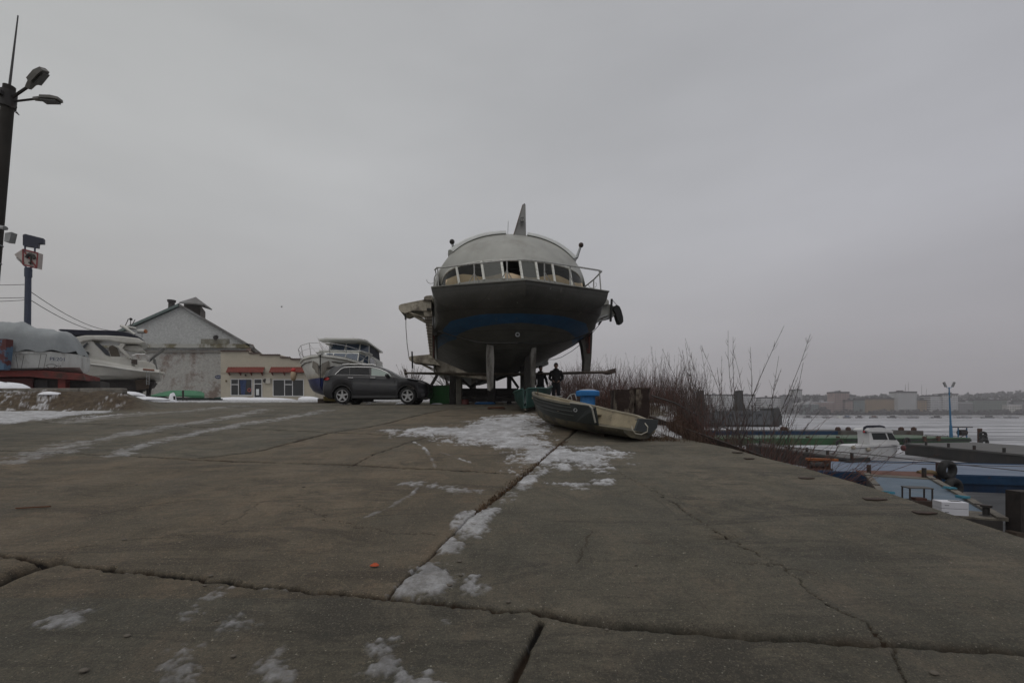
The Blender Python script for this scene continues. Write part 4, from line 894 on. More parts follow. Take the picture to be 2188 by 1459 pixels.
# superstructure: two tiers of windows
def tier(name, pts_lo, pts_hi, m):
    mb = MB(); mb.loft([pts_lo, pts_hi]); return mb.build(name, m, yt, smooth=30)
lo = [(-1.4, 4.4, 2.4), (-1.1, 3.0, 2.45), (1.1, 3.0, 2.45), (1.45, 4.4, 2.4), (1.45, 8.8, 2.3), (-1.4, 8.8, 2.3)]
hi = [(-1.35, 4.6, 3.35), (-1.05, 3.7, 3.4), (1.05, 3.7, 3.4), (1.4, 4.6, 3.35), (1.4, 8.8, 3.3), (-1.35, 8.8, 3.3)]
tier('lower_cabin', lo, hi, WHITE)
lo2 = [(-1.1, 5.0, 3.3), (-.8, 4.2, 3.35), (.9, 4.2, 3.35), (1.3, 5.0, 3.3), (1.3, 8.6, 3.2), (-1.1, 8.6, 3.2)]
hi2 = [(-1.1, 5.4, 4.1), (-.75, 4.9, 4.15), (.85, 4.9, 4.15), (1.25, 5.4, 4.1), (1.25, 8.4, 4.0), (-1.1, 8.4, 4.0)]
tier('upper_cabin', lo2, hi2, WHITE)
YG = glass('yacht_glass', (.035, .055, .09), .08)
def winq(a, b, c, d, m=YG, nm='window'):
    MB().add([a, b, c, d], [(0, 1, 2, 3)]).build(nm, m, yt)
def facew(lo, hi, i, u0, u1, t0, t1, o=.02, m=YG):
    A, B = Vector(lo[i]), Vector(lo[i + 1]); A2, B2 = Vector(hi[i]), Vector(hi[i + 1])
    P = lambda u, t: lerp(lerp(A, B, u), lerp(A2, B2, u), t); nn = (B - A).cross(A2 - A).normalized()
    if nn.y > 0 and abs(nn.y) > .3: nn = -nn
    if abs(nn.y) <= .3 and nn.x * ((A.x + B.x) / 2) < 0: nn = -nn
    q = [P(u0, t0) + nn * o, P(u1, t0) + nn * o, P(u1, t1) + nn * o, P(u0, t1) + nn * o]
    MB().add(q, [(0, 1, 2, 3)]).build('window', m, yt)
for u0, u1 in ((.02, .32), (.35, .65), (.68, .98)): facew(lo, hi, 1, u0, u1, .3, .82)
facew(lo, hi, 0, .1, .95, .3, .82); facew(lo, hi, 2, .05, .9, .3, .82); facew(lo, hi, 3, .05, .35, .35, .8)
for u0, u1 in ((.02, .48), (.52, .98)): facew(lo2, hi2, 1, u0, u1, .15, .85)
facew(lo2, hi2, 0, .05, .95, .15, .85); facew(lo2, hi2, 2, .05, .95, .15, .85); facew(lo2, hi2, 3, .05, .95, .0, .95, m=mat('navy_canvas', (.015, .017, .03), .8))
mb = MB(); mb.prism([(-1.35, 4.1, 4.12), (-.9, 3.8, 4.15), (.95, 3.8, 4.15), (1.35, 4.3, 4.12), (1.4, 8.9, 4.0), (-1.35, 8.9, 4.0)], (0, 0, .1)); ro = mb.build('hard_top', WHITE, yt)
mb = MB(); mb.prism([(-1.2, 3.6, 3.38), (1.2, 3.6, 3.38), (1.5, 4.5, 3.34), (1.5, 5.2, 3.34), (-1.45, 5.2, 3.34), (-1.45, 4.5, 3.34)], (0, 0, .07)); mb.build('visor', WHITE, yt)
MB().box((.1, 5.2, 4.3), (.5, .3, .06)).build('radar_scanner', BLACKM, ro); MB().cyl((.1, 5.2, 4.2), (.1, 5.2, 4.29), .06).build('radar_foot', BLACKM, ro)
MB().cyl((-1.0, 4.6, 4.2), (-1.0, 4.6, 4.34), .03).build('nav_light', BLACKM, ro); MB().cyl((1.1, 4.9, 4.2), (1.1, 4.9, 4.36), .03).build('nav_light', BLACKM, ro)
for sg in (-1, 1):
    ppts = [(0, -.3, 3.3), (sg * .5, -.1, 3.32), (sg * 1.15, .6, 3.28), (sg * 1.6, 1.5, 3.18), (sg * 1.85, 2.9, 3.0), (sg * 1.9, 4.5, 2.8)]
    r_ = MB().tube(ppts, .016, 6).build('bow_rail', CHROME, yt); MB().tube([(p[0] * .96, p[1] + .04, p[2] - .3) for p in ppts], .010, 5).build('bow_rail', CHROME, yt)
    for k in range(1, 6): MB().tube([ppts[k], (ppts[k][0] * .93, ppts[k][1] + .12, ppts[k][2] - .66)], .014, 5).build('rail_post', CHROME, r_)
MB().lathe((-.05, .9, 2.74), [(.14, 0), (.16, .06), (.1, .14), (0, .16)], 12).build('windlass', CHROME, yt, smooth=40)
mb = MB(); mb.prism([(0.0, .5, .42), (-.3, 1.5, .4), (-.35, 8, .4), (.35, 8, .4), (.3, 1.5, .4)], (0, 0, -.24)); mb.build('keel', mat('keel_yellow', (.16, .12, .03), .8, var=.4), yt)
ch = thing('boat_chocks', 'dark timber chocks under the white motor yacht keel', 'chocks', (yx, 27, gzf(yx, 27)))
for yk in (0, 2.4, 5): MB().box((0, yk, .11 + .037 * yk), (1.7, .3, .28)).build('timber', mat('dark_timber', (.05, .035, .025), .9, var=.4), ch)
o = MB().ball((0, 0, 0), .16, 10, (1, 1, 1.9)).build('boat_fender', mat('fender_tan', (.4, .3, .2), .6), smooth=70); o.location = W(627, 803, 25.6); tag(o, 'dirty tan fender hanging at the left side of the white yacht bow', 'fender')
o2 = MB().ball((0, 0, 0), .13, 10, (1, 1, 1)).build('boat_fender', mat('fender_red', (.5, .03, .03), .6), smooth=70); o2.location = W(627.5, 791, 25.6); tag(o2, 'small red ball fender above the tan one at the white yacht bow', 'fender')
# ================================================================ LEFT SIDE: boats ashore, masts, buildings
# ---- white flybridge cruiser, stern to the right
Yc = 29.0
cr_ = thing('cabin_cruiser', 'white flybridge cabin cruiser with navy canvas top, stern towards the warehouse', 'boat', (float(W(250, 840, Yc).x), Yc, gzf(-25, Yc)))
def plane_map(px0, Y0, deg):
    n_ = Vector((-math.sin(R(deg)), math.cos(R(deg)), 0)); o_ = Vector(((px0 - CX) * Y0 / F, Y0, 0))
    def f(px, py, d=0.0):
        k = (px - CX) / F; Y = (n_.dot(o_) + d) / (n_.x * k + n_.y); return W(px, py, Y)
    return f, n_
cp, cn = plane_map(250, Yc, 34)
CW = mat('cruiser_gelcoat', (.56, .55, .5), .35, var=.12, scale=1.2, col2=(.36, .34, .28), thr=(.5, .8))
hullx = [(120, 758, 771, 790, 800), (150, 763, 776, 800, 812), (185, 768, 781, 806, 818), (230, 775, 787, 805, 817), (280, 785, 795, 806, 816), (320, 791, 800, 806, 814), (345, 794, 801, 805, 811)]
def half(px): return float(np.interp(px, [120, 170, 230, 345], [.35, 1.1, 1.55, 1.6]))
mb = MB(); rings = []
for x, a, b, c, d in hullx:
    h = half(x); q_ = [cp(x, q) for q in (a, b, c, d)]
    rings.append([q_[i] - cn * h * f for f, i in ((.92, 0), (1, 1), (.86, 2), (.35, 3))] + [q_[3] - Vector((0, 0, .12))] + [q_[i] + cn * h * f for f, i in ((.35, 3), (.86, 2), (1, 1), (.92, 0))])
mb.loft(rings); mb.build('hull', band_mat('cruiser_hull', cp(0, 806).z + .0, (.3, .27, .2), (.55, .54, .49), axis='Z') if False else CW, cr_, world=True, smooth=35)
mb = MB(); mb.tube([cp(x, b - 1.5) - cn * (half(x) + .03) for x, a, b, c, d in hullx] , .05, 6); mb.build('rub_rail', WHITE, cr_, world=True)
def slab(pts, d0, d1, name, m, par=cr_, smooth=30, bev=0):
    mb = MB(); mb.prism([cp(x, y_, d0) for x, y_ in pts], cn * (d1 - d0)); o = mb.build(name, m, par, world=True, smooth=smooth)
    if bev: b_ = o.modifiers.new('bevel', 'BEVEL'); b_.width = bev; b_.segments = 3; b_.limit_method = 'ANGLE'
    return o
slab([(150, 764), (160, 742), (172, 728), (183, 722), (200, 730), (222, 752), (238, 762), (280, 764), (283, 785), (240, 778), (190, 770)], -1.15, 1.15, 'cabin_side', CW, bev=.06)
slab([(150, 722), (182, 716), (225, 716), (262, 718), (296, 722), (312, 731), (300, 735), (262, 733), (235, 728), (200, 726), (178, 730), (160, 740)], -1.3, 1.3, 'flybridge', CW, bev=.08)
slab([(258, 733), (268, 735), (262, 744), (270, 752), (283, 766), (276, 766), (258, 750), (252, 742)], -1.28, -1.05, 'bridge_support', CW, bev=.03)
slab([(262, 738), (296, 737), (308, 748), (300, 752), (276, 750), (262, 747)], -.9, .9, 'aft_wing', CW, bev=.06)
slab([(124, 704), (130, 703), (180, 705), (245, 706), (275, 711), (296, 719), (309, 728), (300, 726), (285, 721), (240, 719), (175, 716), (160, 716), (138, 712)], -1.25, 1.25, 'canvas_top', mat('navy_canvas', (.015, .017, .03), .8), bev=.03)
slab([(202, 733), (212, 733), (232, 750), (236, 761), (226, 758), (214, 745)], -1.18, -1.1, 'window', GLASS)
slab([(232, 742), (240, 737), (250, 742), (257, 761), (238, 761)], -1.12, -1.0, 'cockpit_opening', mat('dim_interior', (.09, .075, .055), .8))
slab([(174, 742), (187, 731), (188, 734), (182, 743), (176, 745)], -1.3, -1.2, 'window', GLASS); slab([(179, 750), (190, 752), (191, 757), (183, 757)], -1.3, -1.16, 'window', GLASS)
MB().prism([cp(281, 767, -1.66), cp(291, 768, -1.66), cp(291, 779, -1.66), cp(281, 777, -1.66)], (0, .1, 0)).build('engine_vent', mat('vent_brown', (.07, .055, .045), .7), cr_, world=True)
ra = MB().tube([cp(288, 715, -.9), cp(276, 706, -.8), cp(266, 698, -.7), cp(262, 698, 0)], .09, 8); ra.tube([cp(288, 715, .9), cp(276, 706, .8), cp(266, 698, .7), cp(262, 698, 0)], .09, 8); ra.tube([cp(257, 696, 0), cp(291, 702, 0)], .08, 8)
ra = ra.build('radar_arch', CW, cr_, world=True, smooth=50)
for a, b in (((268, 696), (275, 681)), ((279, 697), (280, 679)), ((281, 697), (289, 683))): MB().tube([cp(*a), cp(*b)], .022, 5).build('aerial', BLACKM, ra, world=True)
MB().ball(cp(280, 682), .09, 8).build('nav_light', BLACKM, ra, world=True)
mb = MB(); mb.lathe(cp(304, 708), [(.0, -.32), (.13, -.26), (.15, 0), (.14, .2)], 12, 'x'); lr = mb.build('search_lamp', WHITE, cr_, world=True, smooth=40)
MB().lathe(cp(304, 708), [(.13, .21), (.13, .26), (0, .27)], 12, 'x').build('lamp_lens', mat('orange_lens', (.35, .13, .04), .4), lr, world=True)
MB().tube([cp(304, 712), cp(304, 722)], .03, 5).build('lamp_stalk', ALU, lr, world=True)
gw = MB().bar(cp(315, 774, -.4), cp(352, 745, -.4), .45, .09).build('gangway', mat('gangway_grey', (.13, .13, .12), .7), cr_, world=True)
slab([(327, 768), (331, 766), (336, 790), (330, 790)], -.6, .2, 'gangway_post', mat('gangway_grey', (.13, .13, .12), .7))
slab([(290, 770), (312, 770), (330, 778), (334, 792), (290, 790)], -1.3, 1.3, 'transom_seat', CW, bev=.04)
MB().tube([cp(283, 760, -1.4), cp(292, 757, -1.4), cp(310, 757, -1.4), cp(318, 762, -1.4), cp(319, 772, -1.4)], .02, 5).build('stern_rail', CHROME, cr_, world=True)
MB().tube([cp(306, 789, -1.65), cp(330, 791, -1.65)], .06, 6).build('deck_edge_orange', mat('orange_brown', (.22, .08, .04), .7), cr_, world=True)
MB().tube([cp(322, 794, -1.2), cp(350, 797, -1.2), cp(352, 800, 0), cp(345, 797, 1.2)], .07, 6).build('bathing_platform', CW, cr_, world=True)
mb = MB()
for x in (313.5, 319): mb.tube([cp(x, 792, -1.72), cp(x, 822, -1.75)], .016, 5)
for k in range(5): mb.bar(cp(313.5, 798 + k * 5.5, -1.73), cp(319, 798 + k * 5.5, -1.73), .03, .02)
ld = mb.build('boarding_ladder', ALU, world=False); origin_to(ld, cp(316, 822, -1.75)); tag(ld, 'narrow aluminium ladder hooked on the stern of the flybridge cruiser', 'ladder')
cd = thing('cruiser_cradle', 'dark steel cradle with short legs carrying the flybridge cruiser', 'boat cradle', (float(cp(250, 840).x), Yc, gzf(-25, Yc)))
slab([(150, 813), (300, 813), (332, 816), (325, 826), (290, 838), (150, 838)], -.9, .9, 'frame', TD, par=cd)
slab([(289, 812), (318, 808), (318, 830), (292, 834)], -1.1, -.7, 'stern_block', mat('cradle_brown', (.07, .05, .035), .8), par=cd)
for x, x2 in ((234, 243), (268, 277), (275, 270), (297, 292), (300, 303), (317, 316), (322, 318)): MB().bar(cp(x, 826, -.8), Vector((cp(x2, 846, -.8).x, cp(x2, 846, -.8).y, gzf(-25, cp(x2, 846, -.8).y))), .12, .12).build('leg', TD, cd, world=True)

# ---- tarpaulin covered boat on a red steel cradle
Yt = 23.5
tb = thing('covered_boat', 'white boat wrapped in a slack grey tarpaulin at the left edge, on a red cradle', 'boat', (float(W(80, 800, Yt).x), Yt, gzf(-24, Yt) + .6))
tp_, tn = plane_map(80, Yt, 30)
mb = MB(); rings = []
for x in (-160, 9, 40, 90, 130, 165, 182):
    h = float(np.interp(x, [-160, 60, 140, 182], [1.5, 1.5, 1.35, .9])); y1 = float(np.interp(x, [-160, 130, 182], [756, 758, 762])); y2 = float(np.interp(x, [-160, 80, 182], [792, 792, 788]))
    a, b = tp_(x, y1), tp_(x, y2); dn = Vector((0, 0, .25))
    rings.append([a - tn * h, b - tn * h * .97, b - tn * h * .3 - dn, b + tn * h * .3 - dn, b + tn * h, a + tn * h])
mb.loft(rings); mb.build('hull', GREYW, tb, world=True)
mb = MB(); rings = []
prof = [(-160, 700), (-60, 697), (-5, 694), (10, 690), (40, 692), (56, 690), (75, 700), (110, 706), (125, 709), (148, 711), (158, 718), (163, 724), (174, 745), (180, 760)]
rnd = random.Random(5)
for x in np.linspace(-160, 180, 90):
    t_ = float(np.interp(x, [a for a, _ in prof], [b for _, b in prof])); h = float(np.interp(x, [-160, 60, 140, 180], [1.56, 1.56, 1.4, .95])); r_ = []
    P0 = tp_(x, t_); zt = P0.z; zb = tp_(x, 757 + 2.5 * math.sin(x * .13)).z; zb = min(zb, zt - .05)
    for k in range(21):
        a = math.pi * k / 20; c_ = math.cos(a); s_ = math.sin(a) ** .42
        wob = (float(fbm(np.array(x * .06), np.array(k * .45), 4)) - .5) * .42 * (0.3 + math.sin(a)) + .05 * math.sin(x * .5 + k * 1.3) * (1 - math.sin(a) * .6)
        hh = c_ * h * (1 + wob * .25); r_.append((P0.x - tn.x * hh, P0.y - tn.y * hh, lerp(zb, zt, s_) + wob * .32 * math.sin(a)))
    rings.append(r_)
mb.loft(rings, closed=False); mb.build('tarpaulin', mat('grey_tarpaulin', (.26, .28, .285), .55, var=.12, scale=2, bump=.3, bscale=5), tb, world=True, smooth=50)
mb = MB()
for x in (34, 52, 88, 100): mb.tube([tp_(x, 757, -1.62), tp_(x + (5 if x % 4 else -6), 788, -1.6)], .012, 4); 
mb.bar(tp_(34, 757, -1.62), tp_(100, 757, -1.62), .02, .02); mb.build('lashing_rope', CAB, tb, world=True)
mb = MB(); mb.bar(tp_(21, 789, -1.62), tp_(92, 787.5, -1.62), .1, .08); mb.build('rubbing_board', TD, tb, world=True)
def text(body, name, m, loc, size, rot=(R(90), 0, 0), parent=None, depth=.01, align='LEFT'):
    cu = bpy.data.curves.new(name, 'FONT'); cu.body = body; cu.size = size; cu.extrude = depth; cu.align_x = align
    o = bpy.data.objects.new(name + '_tmp', cu); C.objects.link(o); bpy.context.view_layer.update()
    me_ = bpy.data.meshes.new_from_object(o.evaluated_get(bpy.context.evaluated_depsgraph_get())); bpy.data.objects.remove(o); bpy.data.curves.remove(cu)
    me_.materials.clear(); me_.materials.append(m)
    t = bpy.data.objects.new(name, me_); C.objects.link(t)
    Mx = Matrix.LocRotScale(Vector(loc), __import__('mathutils').Euler(rot), None)
    if parent is not None: Mx = mw(parent).inverted() @ Mx; t.parent = parent
    t.location = Mx.to_translation(); t.rotation_euler = Mx.to_euler(); return t
text('PE201', 'registration', mat('ink_blue', (.03, .04, .09), .6), tp_(106, 770, -1.58), .24, rot=(R(90), 0, R(30)), parent=tb)
mb = MB(); mb.tube([tp_(110 + 12 * math.cos(t) * (1 if t < 3 else .6), 783 - 5 * math.sin(t), -1.58) for t in np.linspace(0, 6.2, 16)] + [tp_(126, 781, -1.58), tp_(124, 787, -1.58), tp_(131, 780, -1.58), tp_(130, 787, -1.58)], .012, 4); mb.build('hand_lettering', BLACKM, tb, world=True)
rc = thing('red_cradle', 'rusty red steel cradle and plinth under the tarpaulin covered boat', 'boat cradle', (float(W(80, 835, Yt).x), Yt, gzf(-24, Yt)))
RED = mat('faded_red_paint', (.16, .025, .018), .7, var=.3, scale=2, col2=(.05, .025, .018), thr=(.5, .65))
def rslab(pts, d0, d1, name, m): MB().prism([tp_(x, y_, d0) for x, y_ in pts], tn * (d1 - d0)).build(name, m, rc, world=True)
rslab([(-160, 795), (20, 792), (90, 791), (178, 798), (180, 812), (100, 808), (60, 804), (-160, 808)], -1.5, 1.5, 'top_beam', RED)
rslab([(-160, 808), (70, 808), (70, 835), (-160, 835)], -1.3, 1.3, 'side_panel', mat('dark_red_paint', (.055, .012, .01), .8, var=.3))
rslab([(72, 808), (124, 808), (124, 834), (72, 834)], -1.0, 1.3, 'dark_bay', TD)
rslab([(74, 812), (102, 812), (102, 832), (74, 832)], -1.1, -1.02, 'bay_grille', BLACKM)
rslab([(124, 808), (140, 808), (140, 837), (124, 837)], -1.3, 1.0, 'post', RED)
rslab([(140, 812), (215, 814), (215, 838), (140, 838)], -.6, 1.3, 'rear_frame', TD)
rslab([(-160, 834), (140, 836), (140, 841), (-160, 841)], -1.4, 1.3, 'skid', TD)
bl = MB().prism([W(-60, 724, Yt - 2), W(14, 724, Yt - 2), W(13, 752, Yt - 2), (W(8, 790, Yt - 2)), W(-60, 790, Yt - 2)], (0, .3, 0)).build('blue_panel', mat('peeling_blue_paint', (.07, .13, .2), .7, var=.2, scale=2, col2=(.09, .02, .018), thr=(.47, .53), sc2=2.2), world=False)
origin_to(bl, W(-20, 790, Yt - 2)); bl.name = 'painted_board'; tag(bl, 'peeling blue and dark red painted board at the far left edge', 'board')
# retaining kerb in front of the boats, snow lumps on it
kb = MB(); 
pts = [(-32, 17.85), (-24, 17.9), (-20, 17.95), (-17.0, 18.0), (-15.4, 18.15)]
for a, b in zip(pts, pts[1:]):
    za, zb_ = gzf(a[0] - .5, a[1]) + .02, gzf(b[0] - .5, b[1]) + .02; kb.bar((a[0], a[1], za), (b[0] - .03, b[1], zb_), .3, .22)
kb = kb.build('retaining_kerb', CONC); origin_to(kb, (-22, 18, gzf(-22, 18))); b_ = kb.modifiers.new('bevel', 'BEVEL'); b_.width = .03
tag(kb, 'low weathered concrete kerb along the snowy bank at the far left', 'kerb')
def heap(px, py, Y, sx, sz, lab=None, seed=1, sy=None):
    p = W(px, py, Y); g_ = gzf(p.x, Y); mb = MB(); rr = random.Random(seed); sy = sy or sx * .6; rings = []
    for k in range(9):
        t = k / 8; rr_ = math.cos(t * math.pi / 2) ** .7; rings.append([(sx * rr_ * math.cos(a) * (1 + .28 * float(fbm(np.array(a * 1.3 + seed), np.array(t * 2.), 3)) - .14), sy * rr_ * math.sin(a), sz * math.sin(t * math.pi / 2) * (.75 + .5 * float(fbm(np.array(math.cos(a) * 2 + seed), np.array(math.sin(a) * 2 + t), 3))) - .03) for a in np.linspace(0, 2 * math.pi, 22, endpoint=False)])
    mb.loft(rings); o = mb.build('snow_heap', SNOWM, smooth=80); o.location = (p.x, Y, g_); o['kind'] = 'stuff'; return o
for k, q in enumerate(((15, 835, 19.2, .9, .35), (-10, 830, 19.6, .7, .4), (113, 838, 18.1, .24, .1), (108, 855, 17.2, .4, .12), (226, 845, 26, .9, .16), (262, 850, 24, 1.1, .22), (300, 852, 26, 1.6, .2), (330, 850, 30, 1.5, .25), (505, 855, 57.8, 2.6, .42), (570, 855, 57.8, 3.6, .36), (660, 857, 57, 1.4, .5), (240, 848, 36, 2.5, .35))): heap(*q, seed=k + 2)

# ---- masts
lp = thing('lamp_post', 'tall concrete lamp post with two street lamps and an aerial at the left edge', 'lamp post', (float(W(-50, 886, 10).x), 10, gzf(-11.5, 10)))
a = Vector(lp.location); b = W(20.5, 185, 10)
ax_ = (b - a)
P = lambda t: a + ax_ * t
MB().cyl(a, b, .15, .105, 14).build('pole', mat('lamp_post_concrete', (.03, .027, .022), .9, var=.25, scale=2, bump=.4), lp, world=True, smooth=40)
MB().cyl(P(.94), P(.985), .14, .14, 14).build('collar', BLACKM, lp, world=True, smooth=40)
MB().tube([P(.99), W(39, 34, 10)], .026, 6, .012).build('aerial', mat('aerial_grey', (.06, .06, .06), .5), lp, world=True)
for k in (.5, .55): MB().cyl(P(k), P(k + .003), .14, .14, 12).build('steel_band', ALU, lp, world=True)
def lamp_head(c, d, up, L, wd, h, nm='lamp_head'):
    d = d.normalized(); s_ = d.cross(up).normalized(); u = s_.cross(d).normalized(); rings = []
    for t, kw, kh in ((0, .35, .5), (.25, .5, .75), (.33, .95, 1), (.75, 1, 1), (1, .7, .6)):
        q = c + d * L * t; rings.append([q + s_ * wd / 2 * kw - u * h * .3, q + s_ * wd / 2 * kw * .85 + u * h * .5 * kh, q - s_ * wd / 2 * kw * .85 + u * h * .5 * kh, q - s_ * wd / 2 * kw - u * h * .3])
    mb = MB(); mb.loft(rings); o = mb.build(nm, mat('lamp_housing', (.16, .155, .14), .6, var=.2), lp, world=True)
    mb = MB(); mb.prism([c + d * L * .36 + s_ * wd * .40 - u * h * .31, c + d * L * .92 + s_ * wd * .33 - u * h * .31, c + d * L * .92 - s_ * wd * .33 - u * h * .31, c + d * L * .36 - s_ * wd * .40 - u * h * .31], -u * .04)
    mb.build('lamp_glass', mat('lamp_diffuser', (.05, .05, .045), .25), o, world=True)
MB().tube([P(.96), W(62, 185, 9.9)], .03, 6).build('lamp_arm', BLACKM, lp, world=True)
lamp_head(W(60, 188, 9.9), Vector((.5, -.12, .33)), Vector((-.3, -.5, 1)), .58, .26, .13)
MB().tube([P(.955), W(76, 212, 10)], .022, 6).build('lamp_arm', BLACKM, lp, world=True)
lamp_head(W(73, 211.5, 10), Vector((.58, .02, -.01)), Vector((0, 0, 1)), .56, .2, .09)
MB().tube([P(.94), W(36, 230, 9.8), W(30, 238, 9.8), W(41, 246, 9.8), W(36, 240, 9.8)], .012, 5).build('loose_cable', BLACKM, lp, world=True)
MB().bar(P(.965), W(-3, 195, 9.8), .09, .09).build('bracket', BLACKM, lp, world=True)
MB().prism([W(9, 516, 9.8), W(11, 498, 9.8), W(25, 496, 9.8), W(20, 517, 9.8)], (0, .12, 0)).build('floodlight', ALU, lp, world=True)
MB().tube([W(-4, 485, 9.9), W(12, 488, 9.7)], .045, 8).build('camera', ALU, lp, world=True)
Ys = 31.0
sm = thing('sign_mast', 'blue tubular mast carrying a box and a no anchoring sign above the covered boat', 'sign mast', (float(W(57, 886, Ys).x), Ys, gzf(-33, Ys)))
MT = mat('mast_blue_grey', (.035, .045, .075), .6, var=.2)
MB().cyl(sm.location, W(61, 572, Ys), .2, .16, 14).build('pole', MT, sm, world=True, smooth=40)
MB().cyl(W(60.8, 592, Ys), W(61, 574, Ys), .2, .2, 14).build('collar', MT, sm, world=True, smooth=40)
for a, b in (((61, 575), (52, 567)), ((61, 575), (72, 570)), ((54, 540), (54, 523)), ((75, 540), (75, 529))): MB().tube([W(*a, Ys), W(*b, Ys)], .05, 6).build('fork', MT, sm, world=True)
MB().prism([W(49, 502, Ys), W(54, 500, Ys), W(94, 510, Ys), W(94, 520, Ys), W(83, 520, Ys), (W(82, 529, Ys)), W(49, 524, Ys)], (-.2, .3, 0)).build('sign_lamp_box', mat('navy_box', (.012, .016, .035), .6), sm, world=True)
SW = mat('sign_white', (.42, .38, .35), .6, var=.15); SR = mat('sign_red', (.22, .03, .03), .6)
def sq(x, y_, o=0): return W(x, y_, Ys - o)
pn = MB().prism([sq(49, 532), sq(81.5, 540), sq(79, 573.5), sq(49, 566)], (0, .35, 0)).build('sign_panel', SW, sm, world=True)
MB().prism([sq(31, 544), sq(49, 532), sq(49, 566), sq(45, 562)], (0, .6, 0)).build('side_panel', SW, sm, world=True)
text('FLUVIAL', 'side_lettering', BLACKM, W(34, 553, Ys - .02), .2, rot=(R(90), R(-35) * -1, 0), parent=sm, depth=.004)
for a, b in (((49, 533), (81, 541)), ((81, 541), (78.5, 573)), ((78.5, 573), (49.5, 565.5)), ((49.5, 566), (49.5, 533)), ((50, 535), (78, 571))): MB().bar(sq(*a, .03), sq(*b, .03), .02 if False else .09, .09 if False else .02, up=(0, 1, 0)).build('red_stripe', SR, pn, world=True)
an = MB(); 
an.bar(sq(66.5, 545, .06), sq(65.5, 566, .06), .10, .03, up=(0, 1, 0)); an.tube([sq(57, 551, .06), sq(60, 545.5, .06), sq(65, 543, .06), sq(71, 546, .06), sq(74, 553, .06)], .10, 6); an.bar(sq(61, 561, .06), sq(70, 563, .06), .08, .03, up=(0, 1, 0))
an.build('anchor_symbol', BLACKM, pn, world=True)
def wire(pts, label, r=.018):
    o = MB().tube(pts, r, 4).build('overhead_cable', CAB); origin_to(o, pts[0]); tag(o, label, 'cable'); return o
def sag(a, b, s, n=16): return [lerp(Vector(a), Vector(b), k / n) - Vector((0, 0, s * 4 * (k / n) * (1 - k / n))) for k in range(n + 1)]
wire(sag(W(64, 622, Ys), W(262, 706, 62), .9), 'upper overhead cable running from the blue mast down to the warehouse', .03)
wire(sag(W(64, 640, Ys), W(268, 708, 62), 1.0), 'lower overhead cable running from the blue mast down to the warehouse', .03)
wire(sag(W(-140, 608, 28), W(55, 608, Ys), .05), 'topmost cable reaching the blue mast from the left edge')
wire(sag(W(-140, 635, 28), W(55, 636, Ys), .05), 'middle cable reaching the blue mast from the left edge')
wire(sag(W(-140, 640, 28), W(55, 641, Ys), .12), 'lowest cable reaching the blue mast from the left edge')

# ================================================================ WAREHOUSE AND OFFICE
def brickish(name, c1, c2, thr=(.5, .56), bscale=(3.2), z0=None):
    """white-washed brick with the wash worn off in patches"""
    m = bpy.data.materials.new(name); m.use_nodes = True; n = m.node_tree.nodes; l = m.node_tree.links; b = n['Principled BSDF']; b.inputs['Roughness'].default_value = .9
    t = n.new('ShaderNodeTexCoord'); mp_ = n.new('ShaderNodeMapping'); mp_.inputs['Rotation'].default_value = (R(90), 0, 0); l.new(t.outputs['Object'], mp_.inputs[0])
    sp = n.new('ShaderNodeSeparateXYZ'); l.new(t.outputs['Object'], sp.inputs[0]); cb = n.new('ShaderNodeCombineXYZ'); l.new(sp.outputs['X'], cb.inputs[0]); l.new(sp.outputs['Z'], cb.inputs[1])
    br = n.new('ShaderNodeTexBrick'); br.inputs['Scale'].default_value = bscale; br.inputs['Color1'].default_value = (.85, .85, .85, 1); br.inputs['Color2'].default_value = (1.1, 1.1, 1.1, 1); br.inputs['Mortar'].default_value = (.62, .62, .62, 1); br.inputs['Mortar Size'].default_value = .03
    l.new(cb.outputs[0], br.inputs['Vector'])
    no = n.new('ShaderNodeTexNoise'); no.inputs['Scale'].default_value = .35; no.inputs['Detail'].default_value = 10; no.inputs['Roughness'].default_value = .7; l.new(t.outputs['Object'], no.inputs['Vector'])
    r_ = n.new('ShaderNodeMapRange'); r_.inputs[1].default_value = thr[0]; r_.inputs[2].default_value = thr[1]; l.new(no.outputs['Fac'], r_.inputs[0])
    mx = n.new('ShaderNodeMix'); mx.data_type = 'RGBA'; mx.inputs[6].default_value = tuple(c1) + (1,); mx.inputs[7].default_value = tuple(c2) + (1,); l.new(r_.outputs[0], mx.inputs[0])
    n2 = n.new('ShaderNodeTexNoise'); n2.inputs['Scale'].default_value = 4; n2.inputs['Detail'].default_value = 8; l.new(t.outputs['Object'], n2.inputs['Vector'])
    r2 = n.new('ShaderNodeMapRange'); r2.inputs[1].default_value = .3; r2.inputs[2].default_value = .7; r2.inputs[3].default_value = .84; r2.inputs[4].default_value = 1.08; l.new(n2.outputs['Fac'], r2.inputs[0])
    m1 = n.new('ShaderNodeMix'); m1.data_type = 'RGBA'; m1.blend_type = 'MULTIPLY'; m1.inputs[0].default_value = 1; l.new(mx.outputs[2], m1.inputs[6]); l.new(br.outputs[0], m1.inputs[7])
    sc = n.new('ShaderNodeVectorMath'); sc.operation = 'SCALE'; l.new(m1.outputs[2], sc.inputs[0]); l.new(r2.outputs[0], sc.inputs['Scale']); l.new(sc.outputs[0], b.inputs['Base Color']); return m
Yw = 64.0; wb = gzf(-40, Yw)
wh_ = thing('warehouse', 'old whitewashed brick warehouse with a grey pitched roof and roof lantern', 'warehouse', (float(W(387, 850, Yw).x), Yw, wb))
def wp(px, py, dy=0): return W(px, py, Yw + dy)
WE = (-16.2, 30, 0)
WX = lambda px: float(wp(px, 0).x); WZ = lambda py: float(wp(0, py).z)
gable = [(215, 744), (387, 652), (536, 742)]
